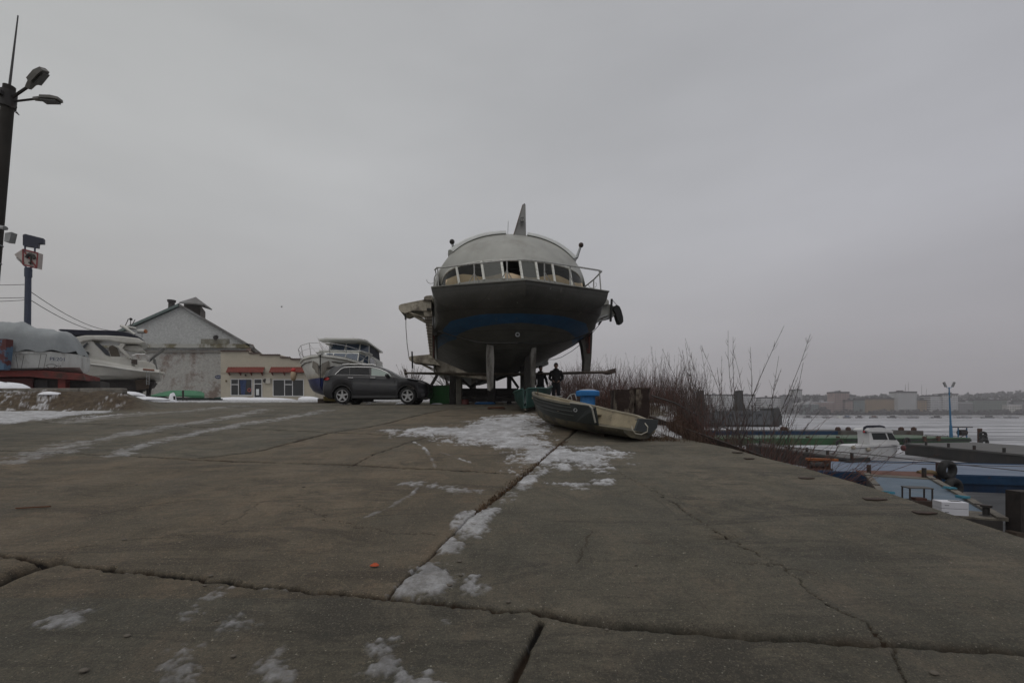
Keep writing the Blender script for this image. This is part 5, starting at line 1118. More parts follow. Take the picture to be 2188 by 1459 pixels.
mb = MB(); mb.prism([(WX(200), Yw, WZ(738)), (WX(387), Yw, WZ(655)), (WX(536), Yw, WZ(741)), (WX(536), Yw, WZ(752)), (WX(200), Yw, WZ(752))], WE)
mb.build('gable_wall', brickish('gable_render', (.5, .51, .5), (.25, .22, .19), (.6, .68), 2.2), wh_, world=True)
mb = MB(); mb.prism([(WX(200) - .1, Yw - .1, WZ(748)), (WX(536) + .1, Yw - .1, WZ(748)), (WX(536) + .1, Yw - .1, wb - .5), (WX(200) - .1, Yw - .1, wb - .5)], (-16.1, 30, 0)); mb.build('wall', brickish('washed_brick', (.43, .42, .39), (.25, .20, .17), (.50, .60), 2.6), wh_, world=True)
mb = MB(); mb.box((WX(368), Yw - .25, WZ(740)), (WX(538) - WX(198), .5, .55)); mb.build('string_course', mat('mossy_ledge', (.13, .115, .07), .9, var=.4, scale=.8, col2=(.38, .38, .35), thr=(.45, .58)), wh_, world=True)
mb = MB(); mb.box((WX(368), Yw - .18, WZ(752)), (WX(538) - WX(198), .3, .18)); mb.build('ledge', mat('grey_ledge', (.2, .19, .17), .9), wh_, world=True)
ROOF = mat('zinc_roof', (.13, .125, .12), .7, var=.25, scale=.6, col2=(.2, .2, .2), thr=(.5, .65))
rfm = mat('green_grey_roof_edge', (.12, .16, .15), .7, var=.2)
for (x0, y0, x1, y1), m in (((190, 737, 388, 649.5), rfm), ((387, 649.5, 545, 741), ROOF)):
    mb = MB(); a, b = wp(x0, y0), wp(x1, y1); dz = Vector((0, 0, .35)); mb.prism([a - Vector((0, .5, 0)), b - Vector((0, .5, 0)), b - Vector((0, .5, 0)) - dz, a - Vector((0, .5, 0)) - dz], (-16.7, 31, 0)); rf = mb.build('roof', m, wh_, world=True)
mb = MB(); mb.prism([wp(535, 735, -.3), wp(562, 757, -.3), wp(562, 762, -.3), wp(535, 745, -.3)], (-16, 29, 0)); mb.build('lean_to_roof', ROOF, wh_, world=True)
mb = MB(); mb.prism([wp(527, 737, -.4), wp(533, 734, -.4), wp(537, 742, -.4), wp(536, 753, -.4), wp(526, 753, -.4)], (0, 1, 0)); mb.build('parapet_end', mat('reddish_cap', (.2, .15, .13), .8), wh_, world=True)
mb = MB(); c = wp(386.5 + 0, 0)
ch_ = MB().cyl(wp(366.5, 668, 4), wp(367, 646, 4), .42, .40, 12).cyl(wp(367, 646, 4), wp(367, 641.5, 4), .52, .56, 12).build('chimney', mat('chimney_dark', (.05, .043, .04), .9, var=.4), rf, world=True)
ln = MB(); ln.prism([wp(393, 662, 6), wp(393, 646, 6), wp(428, 651, 6), wp(428, 678, 6)], (-2.55, 5, 0)); ln.build('roof_lantern', mat('lantern_wood', (.09, .075, .06), .8, var=.2), rf, world=True)
mb = MB(); A_, B_, T_ = wp(383, 645.5, 3), wp(453.5, 660, 3), wp(418.5, 634.5, 6)
c1, c2, c3, c4 = A_, wp(437, 649.5, 3), wp(453.5, 660.5, 12), wp(398, 643, 13)
mb.add([c1, c2, c3, c4, T_, c1 - Vector((0, 0, .2)), c2 - Vector((0, 0, .2)), c3 - Vector((0, 0, .2)), c4 - Vector((0, 0, .2))], [(0, 1, 4), (1, 2, 4), (2, 3, 4), (3, 0, 4), (0, 5, 6, 1), (1, 6, 7, 2), (2, 7, 8, 3), (3, 8, 5, 0), (8, 7, 6, 5)]); mb.build('lantern_roof', ROOF, rf, world=True)
MB().cyl(wp(462, 721.5, .05), wp(462, 721.5, -.14), .36, .36, 20).build('round_window', TD, wh_, world=True)
MB().box(wp(419, 830, -.02), (1.9, .06, .6)).build('cellar_window', TD, wh_, world=True)
MB().box(wp(460, 731, -.04), (4.0, .05, .9)).build('plaster_patch', mat('plaster_patch', (.17, .16, .12), .9, var=.35, scale=.7, col2=(.3, .3, .27), thr=(.45, .6)), wh_, world=True)
# oval blue sign
os_ = MB(); os_.lathe(wp(468, 805.5, -.06), [(1, 0), (1, -.05)], 28, 'y'); 
o = MB(); o.v = [(wp(468, 805.5).x + (p[0] - wp(468, 805.5).x) * .52, p[1], wp(468, 805.5).z + (p[2] - wp(468, 805.5).z) * .27) for p in os_.v]; o.f = os_.f
so = o.build('oval_sign', mat('sign_navy', (.02, .035, .10), .5)); origin_to(so, wp(468, 805.5)); tag(so, 'small oval navy blue sign with white lettering on the brick warehouse wall', 'sign')
tx = text('PORT', 'lettering', mat('letter_white', (.5, .5, .5), .6), (0, 0, 0), .26, parent=None, depth=.01, align='CENTER'); tx.parent = so; tx.location = (0, -.13, -.09)
# office
Yo = 60.0; ob = gzf(-35, Yo)
of = thing('office_building', 'low cream office building with stepped parapet, red tiled awnings and white windows', 'building', (float(W(560, 855, Yo).x), Yo, ob))
def op(px, py, dy=0): return W(px, py, Yo + dy)
CRM = mat('cream_render', (.44, .40, .32), .85, var=.07, scale=.8, col2=(.35, .32, .26), thr=(.5, .8))
stepx = [(472, 750.5), (532, 750.5), (532, 755), (556, 755), (556, 758.5), (599, 758.5), (599, 764), (621, 764), (621, 767.5), (672, 767.5)]
mb = MB(); mb.prism([op(472, 857)] + [op(*q) for q in stepx] + [op(672, 857)], (0, 9, 0)); mb.build('wall', CRM, of, world=True)
mb = MB(); mb.box(op(572, 797.5, -.03), (12.3, .06, .06)); mb.build('render_band', mat('band', (.3, .27, .22), .8), of, world=True)
TILE = mat('roof_tile_red', (.12, .03, .02), .8, var=.25)
for (x0, y0), (x1, y1) in zip(stepx[::2], stepx[1::2]):
    mb = MB(); a, b = op(x0, y0, -.1), op(x1, y1, -.1); n_ = int((b - a).length / .22); mb.bar(a, b, .24, .06)
    for k in range(n_): mb.cyl(lerp(a, b, (k + .5) / n_) + Vector((0, -.14, .04)), lerp(a, b, (k + .5) / n_) + Vector((0, .14, .04)), .08, n=6)
    mb.build('parapet_tiles', mat('parapet_brown', (.07, .04, .035), .8), of, world=True)
REDT = mat('awning_tiles', (.17, .03, .018), .75, var=.2)
for x0, x1 in ((483, 565), (575, 662)):
    aw = MB(); n_ = 24; r0 = []; r1 = []; a, b = op(x0 + 4, 784.5, 0), op(x1 + 1, 784.5, 0); c_, d_ = op(x0, 794, -.75), op(x1 - 3, 794, -.75)
    for k in range(n_ * 4 + 1): t = k / (n_ * 4); h = Vector((0, 0, .045 * abs(math.sin(t * n_ * math.pi)))); r0.append(lerp(a, b, t) + h); r1.append(lerp(c_, d_, t) + h)
    aw.loft([r0, r1], closed=False); aw.bar(c_ - Vector((0, 0, .05)), d_ - Vector((0, 0, .05)), .06, .12); aw.prism([a, c_, c_ - Vector((0, 0, .14)), a - Vector((0, 0, .14))], (.06, 0, 0)); awo = aw.build('awning', REDT, of, world=True)
    for k in range(4):
        if k == 3 and x1 > 600: continue
        p = lerp(op(x0 + 8, 797, -.05), op(x1 - 4, 797, -.05), k / 3); MB().prism([p, p + Vector((0, -.5, .12)), p + Vector((0, -.5, .02)), p - Vector((0, 0, .35))], (.08, 0, 0)).build('awning_bracket', TILE, awo, world=True)
WFR = mat('white_upvc', (.6, .6, .6), .4)
OG = glass('office_glass', (.025, .028, .03), .12)
def owin(x0, x1, y0, y1, bars, nm='window', g_=None):
    f = MB(); p0, p1, p2, p3 = op(x0, y0, -.03), op(x1, y0, -.03), op(x1, y1, -.03), op(x0, y1, -.03)
    for a, b in ((p0, p1), (p1, p2), (p2, p3), (p3, p0)): f.bar(a, b, .08, .1, up=(0, 0, 1) if abs((b - a).z) < .1 else (0, 1, 0))
    for (a, b, c, d) in bars: A__, B__ = op(a, b, -.03), op(c, d, -.03); f.bar(A__, B__, .08, .1, up=(0, 0, 1) if abs((B__ - A__).z) < .1 else (0, 1, 0))
    o = f.build(nm, WFR, of, world=True); MB().prism([op(x0, y0, .02), op(x1, y0, .02), op(x1, y1, .02), op(x0, y1, .02)], (0, -.04, 0)).build('pane', g_ or OG, o, world=True); return o
owin(494, 539, 810, 844.5, [(510, 810, 510, 844.5), (494, 821.5, 510, 821.5)])
owin(584, 649, 811, 846, [(608.5, 811, 608.5, 846), (625.5, 811, 625.5, 846), (608.5, 821.5, 625.5, 821.5)])
dr = owin(543.5, 560, 810, 853.5, [(543.5, 820, 560, 820)], 'door')
MB().prism([op(547.5, 831, -.1), op(553.5, 831, -.1), op(553.5, 844, -.1), op(547.5, 844, -.1)], (0, .03, 0)).build('notice', mat('paper', (.6, .62, .62), .8), dr, world=True)
MB().prism([op(513, 812, .0), op(527, 812, .0), op(524, 843, .0), op(516, 843, .0)], (0, -.03, 0)).build('blue_curtain', mat('curtain_blue', (.03, .05, .12), .9, var=.4), of, world=True)
lb = MB().torus(op(533, 833, -.12), .2, .065, 'y', 20, 6).build('life_ring', mat('ring_red', (.3, .08, .07), .6)); origin_to(lb, op(533, 836, -.12)); tag(lb, 'red and white life ring hanging at the office window beside the door', 'life ring')
ac = MB().box(op(571, 813.5, -.2), (.95, .35, .68)).build('air_conditioner', mat('ac_white', (.42, .4, .35), .6)); origin_to(ac, op(571, 819, -.2)); tag(ac, 'white air conditioning unit on the cream wall between door and right window', 'air conditioner')
f_ = MB().cyl(op(567, 813.5, -.38), op(567, 813.5, -.40), .27, .27, 20).build('fan_grille', TD, ac, world=True)
wl_ = MB().ball(op(525, 802, -.2), .12, 8).bar(op(525, 802, -.2), op(525, 799, 0), .05, .05).build('wall_lamp', BLACKM); origin_to(wl_, op(525, 803, -.1)); tag(wl_, 'small dark wall lamp under the left red awning', 'lamp')
MB().bar(op(483.5, 812, -.1), op(483.5, 816, -.1), .16, .12, up=(0, 1, 0)).build('meter_box', mat('meter', (.15, .12, .07), .8), of, world=True)
# green tarpaulined boats in front
def covered(nm, lab, pts, Y, d, m, hull_pts, col=(.012, .018, .014)):
    t = thing(nm, lab, 'boat', (float(W(pts[0][0], 850, Y).x), Y, gzf(float(W(pts[0][0], 850, Y).x), Y)))
    mb = MB(); mb.prism([W(x, y_, Y) for x, y_ in hull_pts], (0, d, 0)); mb.build('hull', mat('dark_green_hull', col, .7), t, world=True)
    n_ = len(pts); mb = MB(); mb.loft([[W(x, lerp(y_, 848, .0 if abs(q) < .5 else .75 if y_ < 846 else 0), Y + d * (q + .5)) for x, y_ in pts] for q in (-.5, -.2, .2, .5)]); mb.build('tarpaulin', m, t, world=True, smooth=50)
    return t
GT = mat('green_tarpaulin', (.035, .16, .075), .6, var=.2, scale=1.2, bump=.3, bscale=2)
covered('tarped_rowing_boat', 'long low boat under a bright green tarpaulin before the brick warehouse', [(318, 846), (345, 838), (365, 834), (405, 833.5), (430, 836), (437, 840), (437, 851), (420, 851), (395, 845)], 46, 2.2, GT, [(310, 843), (330, 848), (447, 850), (445, 857), (330, 855)])
covered('small_green_boat', 'small teal boat in the snow beside the office corner', [(452, 853), (460, 849), (472, 848), (473, 857), (455, 857)], 50, 1.6, mat('teal_tarp', (.02, .06, .05), .7), [(448, 854), (474, 854), (474, 858), (450, 858)])
for x, y0, y1 in ((391.5, 834, 856), (373, 846, 856), (399, 850, 856)):
    Y = 42.; p = W(x, y0, Y); z0 = gzf(p.x, Y); o = MB().box((0, 0, (p.z - z0) / 2), (.11, .11, p.z - z0)).box((.0, -.06, (p.z - z0) * .8), (.16, .02, .1)).build('wooden_stake', TD); o.location = (p.x, Y, z0)
    tag(o, {391.5: 'tallest dark stake in the snow before the green tarpaulin', 373: 'short dark stake left of the tallest one in the snow', 399: 'shortest dark stake right of the tallest one'}[x], 'stake', 'stakes before the green boat')
o = heap(369, 846, 44, .35, .75, seed=31)
# ================================================================ MIDDLE: boats, bollard, block, people
WOODG = None
def boat_P(bow, stern, heel):
    B = Vector(bow + (0,)); A = Vector(stern + (0,)); ax = (A - B).normalized(); n = Vector((ax.y, -ax.x, 0))     # n points to the near side
    if n.y > 0: n = -n
    L = (A - B).length
    def P_(u, v, z):
        q = B + ax * u + n * v; g0 = gzf((B + ax * u).x, (B + ax * u).y); return Vector((q.x, q.y, g0 + z - v * heel + abs(heel) * .35))
    return P_, L
bow = RG(1150, 897); stern = RG(1362, 944)
Pb, L = boat_P((.66, 13.1), (2.74, 9.78), -.08)
rb = thing('wooden_boat', 'dark green wooden fishing boat with cream inside, part of its near side cut away', 'boat', tuple(Pb(L * .6, 0, 0)))
wd = tab([(0, .03), (.35, .34), (.9, .56), (1.8, .72), (3, .74), (L, .52)]); wc = tab([(0, .02), (.5, .2), (1.2, .42), (2, .55), (3, .6), (L, .5)])
zt = tab([(0, .84), (.5, .76), (1.2, .68), (2.2, .62), (3.2, .60), (L, .52)]); zc = tab([(0, .55), (.4, .36), (1, .26), (2, .2), (L, .2)]); zk = tab([(0, .45), (.25, .16), (.7, .03), (1.6, -.02), (3, .0), (L, .02)])
US = [0, .1, .25, .45, .7, 1, 1.4, 1.8, 2.2, 2.6, 2.98, 3.23, 3.25, 3.6, L]
CREAM = mat('cream_boat_paint', (.29, .245, .165), .7, var=.25, scale=3, col2=(.11, .09, .06), thr=(.55, .7))
HULLG = mat('dark_green_boat_paint', (.014, .019, .016), .55, var=.4, scale=2.5, col2=(.05, .05, .042), thr=(.56, .72), sc2=3)
LOWM = mat('boat_bottom_cream_grime', (.13, .112, .07), .75, var=.3, scale=2.5, col2=(.05, .047, .037), thr=(.45, .6))
UCUT = 3.25
mb = MB(); mb.loft([[Pb(u, wd(u), zt(u)), Pb(u, wd(u) * .99, lerp(zt(u), zc(u), .33)), Pb(u, lerp(wd(u), wc(u), .6), lerp(zt(u), zc(u), .66)), Pb(u, wc(u) + .01, zc(u)), Pb(u, wc(u) - .03, zc(u)), Pb(u, wd(u) - .05, zt(u) - .01)] for u in US if u <= UCUT]); mb.build('near_side', HULLG, rb, world=True, smooth=35)
ztf = lambda u: zt(u) - .13 * max(0, (u - 1.5) / 2.5)
mb = MB(); mb.loft([[Pb(u, -wd(u), ztf(u)), Pb(u, -wc(u), zc(u)), Pb(u, -wc(u) + .03, zc(u)), Pb(u, -wd(u) + .04, ztf(u) - .005)] for u in US]); mb.build('far_side', CREAM, rb, world=True)
mb = MB(); mb.loft([[Pb(u, wc(u), zc(u)), Pb(u, wc(u) * .9, lerp(zc(u), zk(u), .4)), Pb(u, wc(u) * .5, zk(u) + .02), Pb(u, 0, zk(u)), Pb(u, -wc(u) * .5, zk(u) + .02), Pb(u, -wc(u), zc(u)), Pb(u, 0, zc(u) - .03)] for u in US]); mb.build('bottom', LOWM, rb, world=True, smooth=35)
for k in (0.2, .42, .64): MB().tube([Pb(u, lerp(wd(u), wc(u), k * k) + .015, lerp(zt(u), zc(u), k)) for u in US if u <= 2.6], .012, 4).build('plank_line', mat('plank_edge', (.06, .065, .06), .6), rb, world=True)
mb = MB(); mb.loft([[Pb(u, wd(u) + .03, zt(u) + .02), Pb(u, wd(u) + .03, zt(u) - .03), Pb(u, wd(u) - .05, zt(u) - .02), Pb(u, wd(u) - .05, zt(u) + .02)] for u in US if u <= UCUT]); mb.build('gunwale', mat('gunwale_grey', (.15, .14, .11), .7, var=.3), rb, world=True)
mb = MB(); mb.loft([[Pb(u, -wd(u) - .03, ztf(u) + .02), Pb(u, -wd(u) - .03, ztf(u) - .03), Pb(u, -wd(u) + .06, ztf(u) - .02), Pb(u, -wd(u) + .06, ztf(u) + .02)] for u in US]); mb.build('gunwale', mat('gunwale_cream', (.36, .32, .24), .7), rb, world=True)
mb = MB(); mb.prism([Pb(2.55, .785, .63), Pb(3.22, .77, .615), Pb(3.27, .76, .5), Pb(3.27, .66, .22), Pb(2.58, .63, .2)], tuple((Pb(0, .02, 0) - Pb(0, 0, 0)))); mb.build('side_board', mat('board_black_green', (.012, .017, .016), .45), rb, world=True)
mb = MB(); mb.tube([Pb(2.56, .80, .64), Pb(3.2, .79, .625), Pb(3.28, .78, .57), Pb(3.28, .68, .26)], .022, 5); mb.build('board_trim', mat('trim_pale', (.3, .29, .25), .6), rb, world=True)
MB().torus(Pb(2.75, .80, .48), .035, .012, 'y', 12, 5).build('mooring_eye', ALU, rb, world=True)
# stern: transom board tall and raked, inner well
mb = MB(); mb.prism([Pb(L - .02, -wd(L) - .05, .48), Pb(L, wd(L) * .1, .46), Pb(L + .05, wd(L) * .45, .2), Pb(L + .02, -wd(L) * .5, .16), Pb(L, -wd(L) + .02, .3)], tuple(Pb(.05, 0, 0) - Pb(0, 0, 0))); trn = mb.build('transom', mat('board_black_green', (.012, .017, .016), .45), rb, world=True)
mb = MB(); mb.prism([Pb(L - .45, -wd(L) - .04, ztf(L) + .0), Pb(L - .1, -wd(L) - .02, ztf(L) + .09), Pb(L - .04, wd(L) * .2, ztf(L) + .07), Pb(L - .08, -wd(L) * .3, ztf(L) + .02)], (0, 0, -.04)); mb.build('stern_cap', mat('gunwale_cream', (.36, .32, .24), .7), rb, world=True)
mb = MB(); mb.prism([Pb(.25, .28, zt(.25) - .12), Pb(1.25, .58, zt(1.2) - .1), Pb(1.25, -.58, zt(1.2) - .1), Pb(.25, -.28, zt(.25) - .12)], (0, 0, -.03)); mb.build('foredeck', CREAM, rb, world=True)
mb = MB(); mb.bar(Pb(2.0, -.65, .42), Pb(2.0, .65, .42), .22, .03); mb.build('thwart', CREAM, rb, world=True)
MB().bar(Pb(.85, .5, zt(.85) - .02), Pb(.85, .5, zt(.85) + .22), .02, .02).build('rowlock', BLACKM, rb, world=True)
rp_ = [W(1378, 904, 9.5), W(1384, 912, 9.4), W(1383, 922, 9.4), W(1370, 928, 9.4), W(1358, 926, 9.4), W(1351, 918, 9.4), W(1350, 910, 9.45)]
o = MB().tube(rp_, .012, 5).build('mooring_rope', mat('rope_pale', (.35, .33, .27), .9)); origin_to(o, rp_[0]); tag(o, 'thin pale rope looped over the stern of the wooden boat', 'rope')
mb = MB(); a = Pb(1.6, 0, -.03); mb.bar(Pb(1.7, -.1, -.02), Pb(3.0, .1, -.02), .1, .08); o = mb.build('skid_plank', mat('dark_timber', (.05, .035, .025), .9, var=.4)); origin_to(o, a); tag(o, 'dark plank wedged under the keel of the wooden boat', 'plank')
# second, green rowing boat
Pg, L2 = boat_P((.45, 15.7), (1.02, 18.4), -.12)
gb = thing('green_rowing_boat', 'teal green rowing boat lying behind the bow of the wooden boat', 'boat', tuple(Pg(L2 * .5, 0, 0)))
TEAL = mat('teal_boat_paint', (.014, .05, .042), .4, var=.25, scale=3)
wd2 = tab([(0, .08), (.4, .42), (1, .62), (2, .68), (L2, .6)]); zt2 = tab([(0, .80), (1, .68), (L2, .7)])
mb = MB(); mb.loft([[Pg(u, wd2(u), zt2(u)), Pg(u, wd2(u) * .92, .38), Pg(u, wd2(u) * .55, .12), Pg(u, 0, .05 + .3 * max(0, .3 - u)), Pg(u, -wd2(u) * .55, .12), Pg(u, -wd2(u) * .92, .38), Pg(u, -wd2(u), zt2(u)), Pg(u, -wd2(u) + .05, zt2(u)), Pg(u, -wd2(u) * .5, .2), Pg(u, wd2(u) * .5, .2), Pg(u, wd2(u) - .05, zt2(u))] for u in np.linspace(0, L2, 14)]); mb.build('hull', TEAL, gb, world=True, smooth=35)
for sg in (-1, 1): MB().tube([Pg(u, sg * wd2(u), zt2(u)) for u in np.linspace(0, L2, 12)], .035, 6).build('gunwale', mat('teal_edge', (.03, .09, .075), .4), gb, world=True)
MB().bar(Pg(.5, -.35, .72), Pg(.5, .35, .72), .3, .03).build('bow_seat', mat('teal_edge', (.03, .09, .075), .4), gb, world=True)
MB().bar(Pg(1.4, -.6, .5), Pg(1.4, .6, .5), .22, .03).build('thwart', TEAL, gb, world=True)
MB().bar(Pg(.02, 0, .1), Pg(L2, 0, .02), .07, .08).build('keel', mat('keel_grey', (.12, .11, .08), .8), gb, world=True)
# coiled rope on the concrete
cx_, cy_ = RG(1060, 876); cy_ = 17.2; cx_ = (1060 - CX) * 17.2 / F
mb = MB(); mb.tube([Vector((.32 * math.cos(t) * (1 - .03 * t / 6), .22 * math.sin(t), .03 + .015 * t / 6)) for t in np.linspace(0, 18.8, 60)], .022, 5); o = mb.build('rope_coil', mat('rope_rust', (.08, .035, .02), .9)); o.location = (cx_, cy_, gzf(cx_, cy_)); tag(o, 'small rusty ring of coiled rope on the concrete in front of the ship', 'rope coil')
# green container
gcx = float(W(939, 0, 22).x); gc = thing('green_container', 'green sheet-metal container between the parked car and the ship trestle', 'container', (gcx, 22.6, gzf(gcx, 22.6)))
GRN = mat('container_green', (.008, .095, .012), .6, var=.12)
mb = MB(); mb.box((0, 0, .42), (.95, 1.2, .84)); mb.build('body', GRN, gc)
MB().box((0, 0, .865), (1.0, 1.24, .05)).build('lid', mat('container_rim', (.02, .07, .02), .6), gc)
for k in (-.3, 0, .3): MB().box((k, -.605, .42), (.03, .02, .8)).build('rib', GRN, gc)
# blue bollard
bb = thing('mooring_bollard', 'bright blue mushroom-shaped mooring bollard with frost on its cap', 'bollard', (float(W(1255.5, 880, 14).x), 14, gzf(2.3, 14)))
BLU = mat('bollard_blue', (.018, .16, .42), .5, var=.12, scale=4, col2=(.012, .08, .22), thr=(.6, .75))
z = lambda py: EYE + (HZ - py) * 14 / F - gzf(2.3, 14)
MB().lathe((0, 0, 0), [(.3, 0), (.25, .1), (.225, z(862)), (.225, z(848)), (.26, z(846.5)), (.355, z(846)), (.365, z(843)), (.365, z(837)), (.33, z(835)), (.2, z(833.5)), (0, z(833))], 28).build('body', BLU, bb, smooth=35)
MB().lathe((0, 0, 0), [(.29, z(835) + .012), (.2, z(833.4) + .014), (.05, z(833) + .012), (0, z(833) + .014)], 20).build('frost', mat('frost', (.5, .54, .6), .8, var=.3, scale=12), bb, smooth=60)
# big weathered concrete block
bk = thing('concrete_block', 'massive weathered concrete block streaked with dark rot at the quay edge', 'block', (3.72, 14.3, gzf(3.7, 14.2)))
STK = mat('streaked_concrete', (.15, .125, .095), .95, var=.4, scale=3.5, col2=(.025, .014, .010), thr=(.42, .50), sc2=2.6, streak=3.0, bump=.8, bscale=7)
zb_ = lambda py: EYE + (HZ - py) * 14 / F - gzf(3.7, 14.2)
def rough_box(x0, x1, y0, y1, z0, z1, seed, name, m, par):
    mb = MB(); rings = []; nn = 26
    for k in range(14):
        t = k / 13; z_ = lerp(z0, z1, t); r_ = []
        for i in range(nn):
            a = 2 * math.pi * i / nn; c_, s_ = math.cos(a), math.sin(a); e = .25
            x = (x0 + x1) / 2 + (x1 - x0) / 2 * math.copysign(abs(c_) ** e, c_); y__ = (y0 + y1) / 2 + (y1 - y0) / 2 * math.copysign(abs(s_) ** e, s_)
            nz = (float(fbm(np.array(a * 2.4 + seed), np.array(t * 4.), 4)) - .5)
            r_.append((x * 1 + nz * .10 * c_, y__ + nz * .1 * s_, z_ + (nz * .05 if t > .95 else 0)))
        rings.append(r_)
    mb.loft(rings); return mb.build(name, m, par, smooth=50)
rough_box(-.56, .04, -.4, .4, -.1, zb_(832.5), 1, 'left_half', STK, bk); rough_box(.05, .50, -.42, .4, -.1, zb_(830.5), 4, 'right_half', STK, bk)
MB().box((.27, -.0, zb_(830.5)), (.48, .86, .05)).build('cap', mat('cap_rust', (.05, .03, .022), .9, var=.4), bk)
# small maroon boat with white windscreen frame behind
mb_ = thing('maroon_launch', 'small maroon launch with a white windscreen frame behind the blue bollard', 'boat', (float(W(1215, 0, 19).x), 19, gzf(2.4, 19)))
def mp2(x, y_, d=0): return W(x, y_, 19 + d)
mb = MB(); mb.loft([[mp2(x, a, -.6 * k), mp2(x, a + 10, -.5 * k), mp2(x, a + 14, 0), mp2(x, a + 10, .5 * k), mp2(x, a, .6 * k)] for x, a, k in ((1183, 852, .2), (1195, 853, .8), (1215, 854, 1), (1250, 855, 1))]); mb.build('hull', mat('maroon_paint', (.06, .018, .018), .6, var=.3), mb_, world=True)
MB().tube([mp2(1210, 854, -.3), mp2(1219, 843, -.3), mp2(1228, 841, -.3), mp2(1232, 854, -.3)], .025, 5).build('windscreen_frame', WHITE, mb_, world=True); MB().tube([mp2(1219, 843, -.3), mp2(1222, 854, -.3)], .02, 5).build('windscreen_frame', WHITE, mb_, world=True)
MB().bar(mp2(1186, 847, -.2), mp2(1200, 847, -.2), .5, .04).build('seat', GREYW, mb_, world=True); MB().bar(mp2(1193, 847, -.2), mp2(1193, 854, -.2), .1, .05, up=(0, 1, 0)).build('seat_post', GREYW, mb_, world=True)
# small debris: orange peel, plank, plates
x, y_ = RG(800, 1209); o = MB().loft([[(.035 * math.cos(a) * k, .015 * math.sin(a) * k + .004 * i, .003 + .006 * i * (1 + .3 * math.cos(3 * a))) for a in np.linspace(0, 2 * math.pi, 10, endpoint=False)] for i, k in enumerate((1, 1.1, .7, .3))]).build('orange_peel', mat('orange_peel', (.42, .06, .01), .6), smooth=60); o.location = (x, y_, gzf(x, y_)); tag(o, 'small bright orange scrap on the concrete slab', 'scrap')
a, b = RG(35, 1087), RG(108, 1083); o = MB().bar((a[0], a[1], gzf(*a) + .01), (b[0], b[1], gzf(*b) + .01), .02, .012).build('rusty_rod', mat('rod_rust', (.11, .045, .02), .9)); origin_to(o, (a[0], a[1], gzf(*a))); tag(o, 'thin rusty rod lying on the concrete at the left', 'rod')
for k, (px, py_, wpx) in enumerate(((1575, 967, 22), (1722, 1022, 30), (1868, 1067, 46), (1975, 1096, 44), (1600, 980, 20))):
    x, y_ = RG(px, py_); s_ = wpx * y_ / F; o = MB().prism([(-s_ / 2, -.04, 0), (-.1 * s_, -.06, 0), (s_ / 2, -.035, 0), (s_ * .45, .05, 0), (-s_ * .4, .06, 0)], (0, 0, .012)).build('mooring_plate', mat('plate_rust_dark', (.05, .032, .024), .9, var=.4, scale=8)); o.location = (x, y_, gzf(x, y_) + .002); tag(o, ['rusty steel plate at the quay edge, second farthest', 'rusty steel plate at the quay edge, middle one', 'longest rusty steel plate at the quay edge, level with the table', 'rusty steel plate at the quay edge, nearest the camera', 'rusty steel plate at the quay edge, just nearer than the farthest pair'][k], 'steel plate', 'steel plates along the quay edge')
rs = random.Random(11)
for k in range(26):
    px, py_ = rs.uniform(100, 2000), rs.uniform(1010, 1440); x, y_ = RG(px, py_)
    if x > edge_x(y_) - .3: continue
    s_ = rs.uniform(.008, .022); o = MB().ball((0, 0, 0), s_, 7, (1.2, .9, .5)).build('pebble', mat('pebble_grey', (.12, .105, .085), .9)); o.location = (x, y_, gzf(x, y_) + s_ * .2); tag(o, 'small loose pebble on the concrete ramp', 'pebble', 'pebbles on the concrete ramp')

# ---------------------------------------------------------------- people
def skin_body(name, chains, m, parent, sub=1):
    vs, es, rs_ = [], [], []; idx = {}
    for ch in chains:
        prev = None
        for p, r_ in ch:
            k = tuple(round(c_, 4) for c_ in p)
            if k not in idx: idx[k] = len(vs); vs.append(p); rs_.append(r_)
            if prev is not None and prev != idx[k]: es.append((prev, idx[k]))
            prev = idx[k]
    me_ = bpy.data.meshes.new(name); me_.from_pydata(vs, es, []); o = bpy.data.objects.new(name, me_); C.objects.link(o); o.parent = parent
    s_ = o.modifiers.new('skin', 'SKIN'); s_.use_smooth_shade = True; o.modifiers.new('sub', 'SUBSURF').levels = sub; o.modifiers['sub'].render_levels = sub
    if not me_.skin_vertices: me_.skin_vertices.new()
    for i, r_ in enumerate(rs_): me_.skin_vertices[0].data[i].radius = (r_ if hasattr(r_, '__len__') else (r_, r_)); 
    me_.skin_vertices[0].data[0].use_root = True
    me_.materials.append(m); return o
SKIN = mat('skin', (.24, .14, .1), .6, var=.05); JK = mat('black_jacket', (.010, .010, .011), .85, var=.3); TR = mat('dark_trousers', (.014, .014, .017), .9, var=.3); SHOE = mat('black_shoes', (.01, .01, .01), .5)
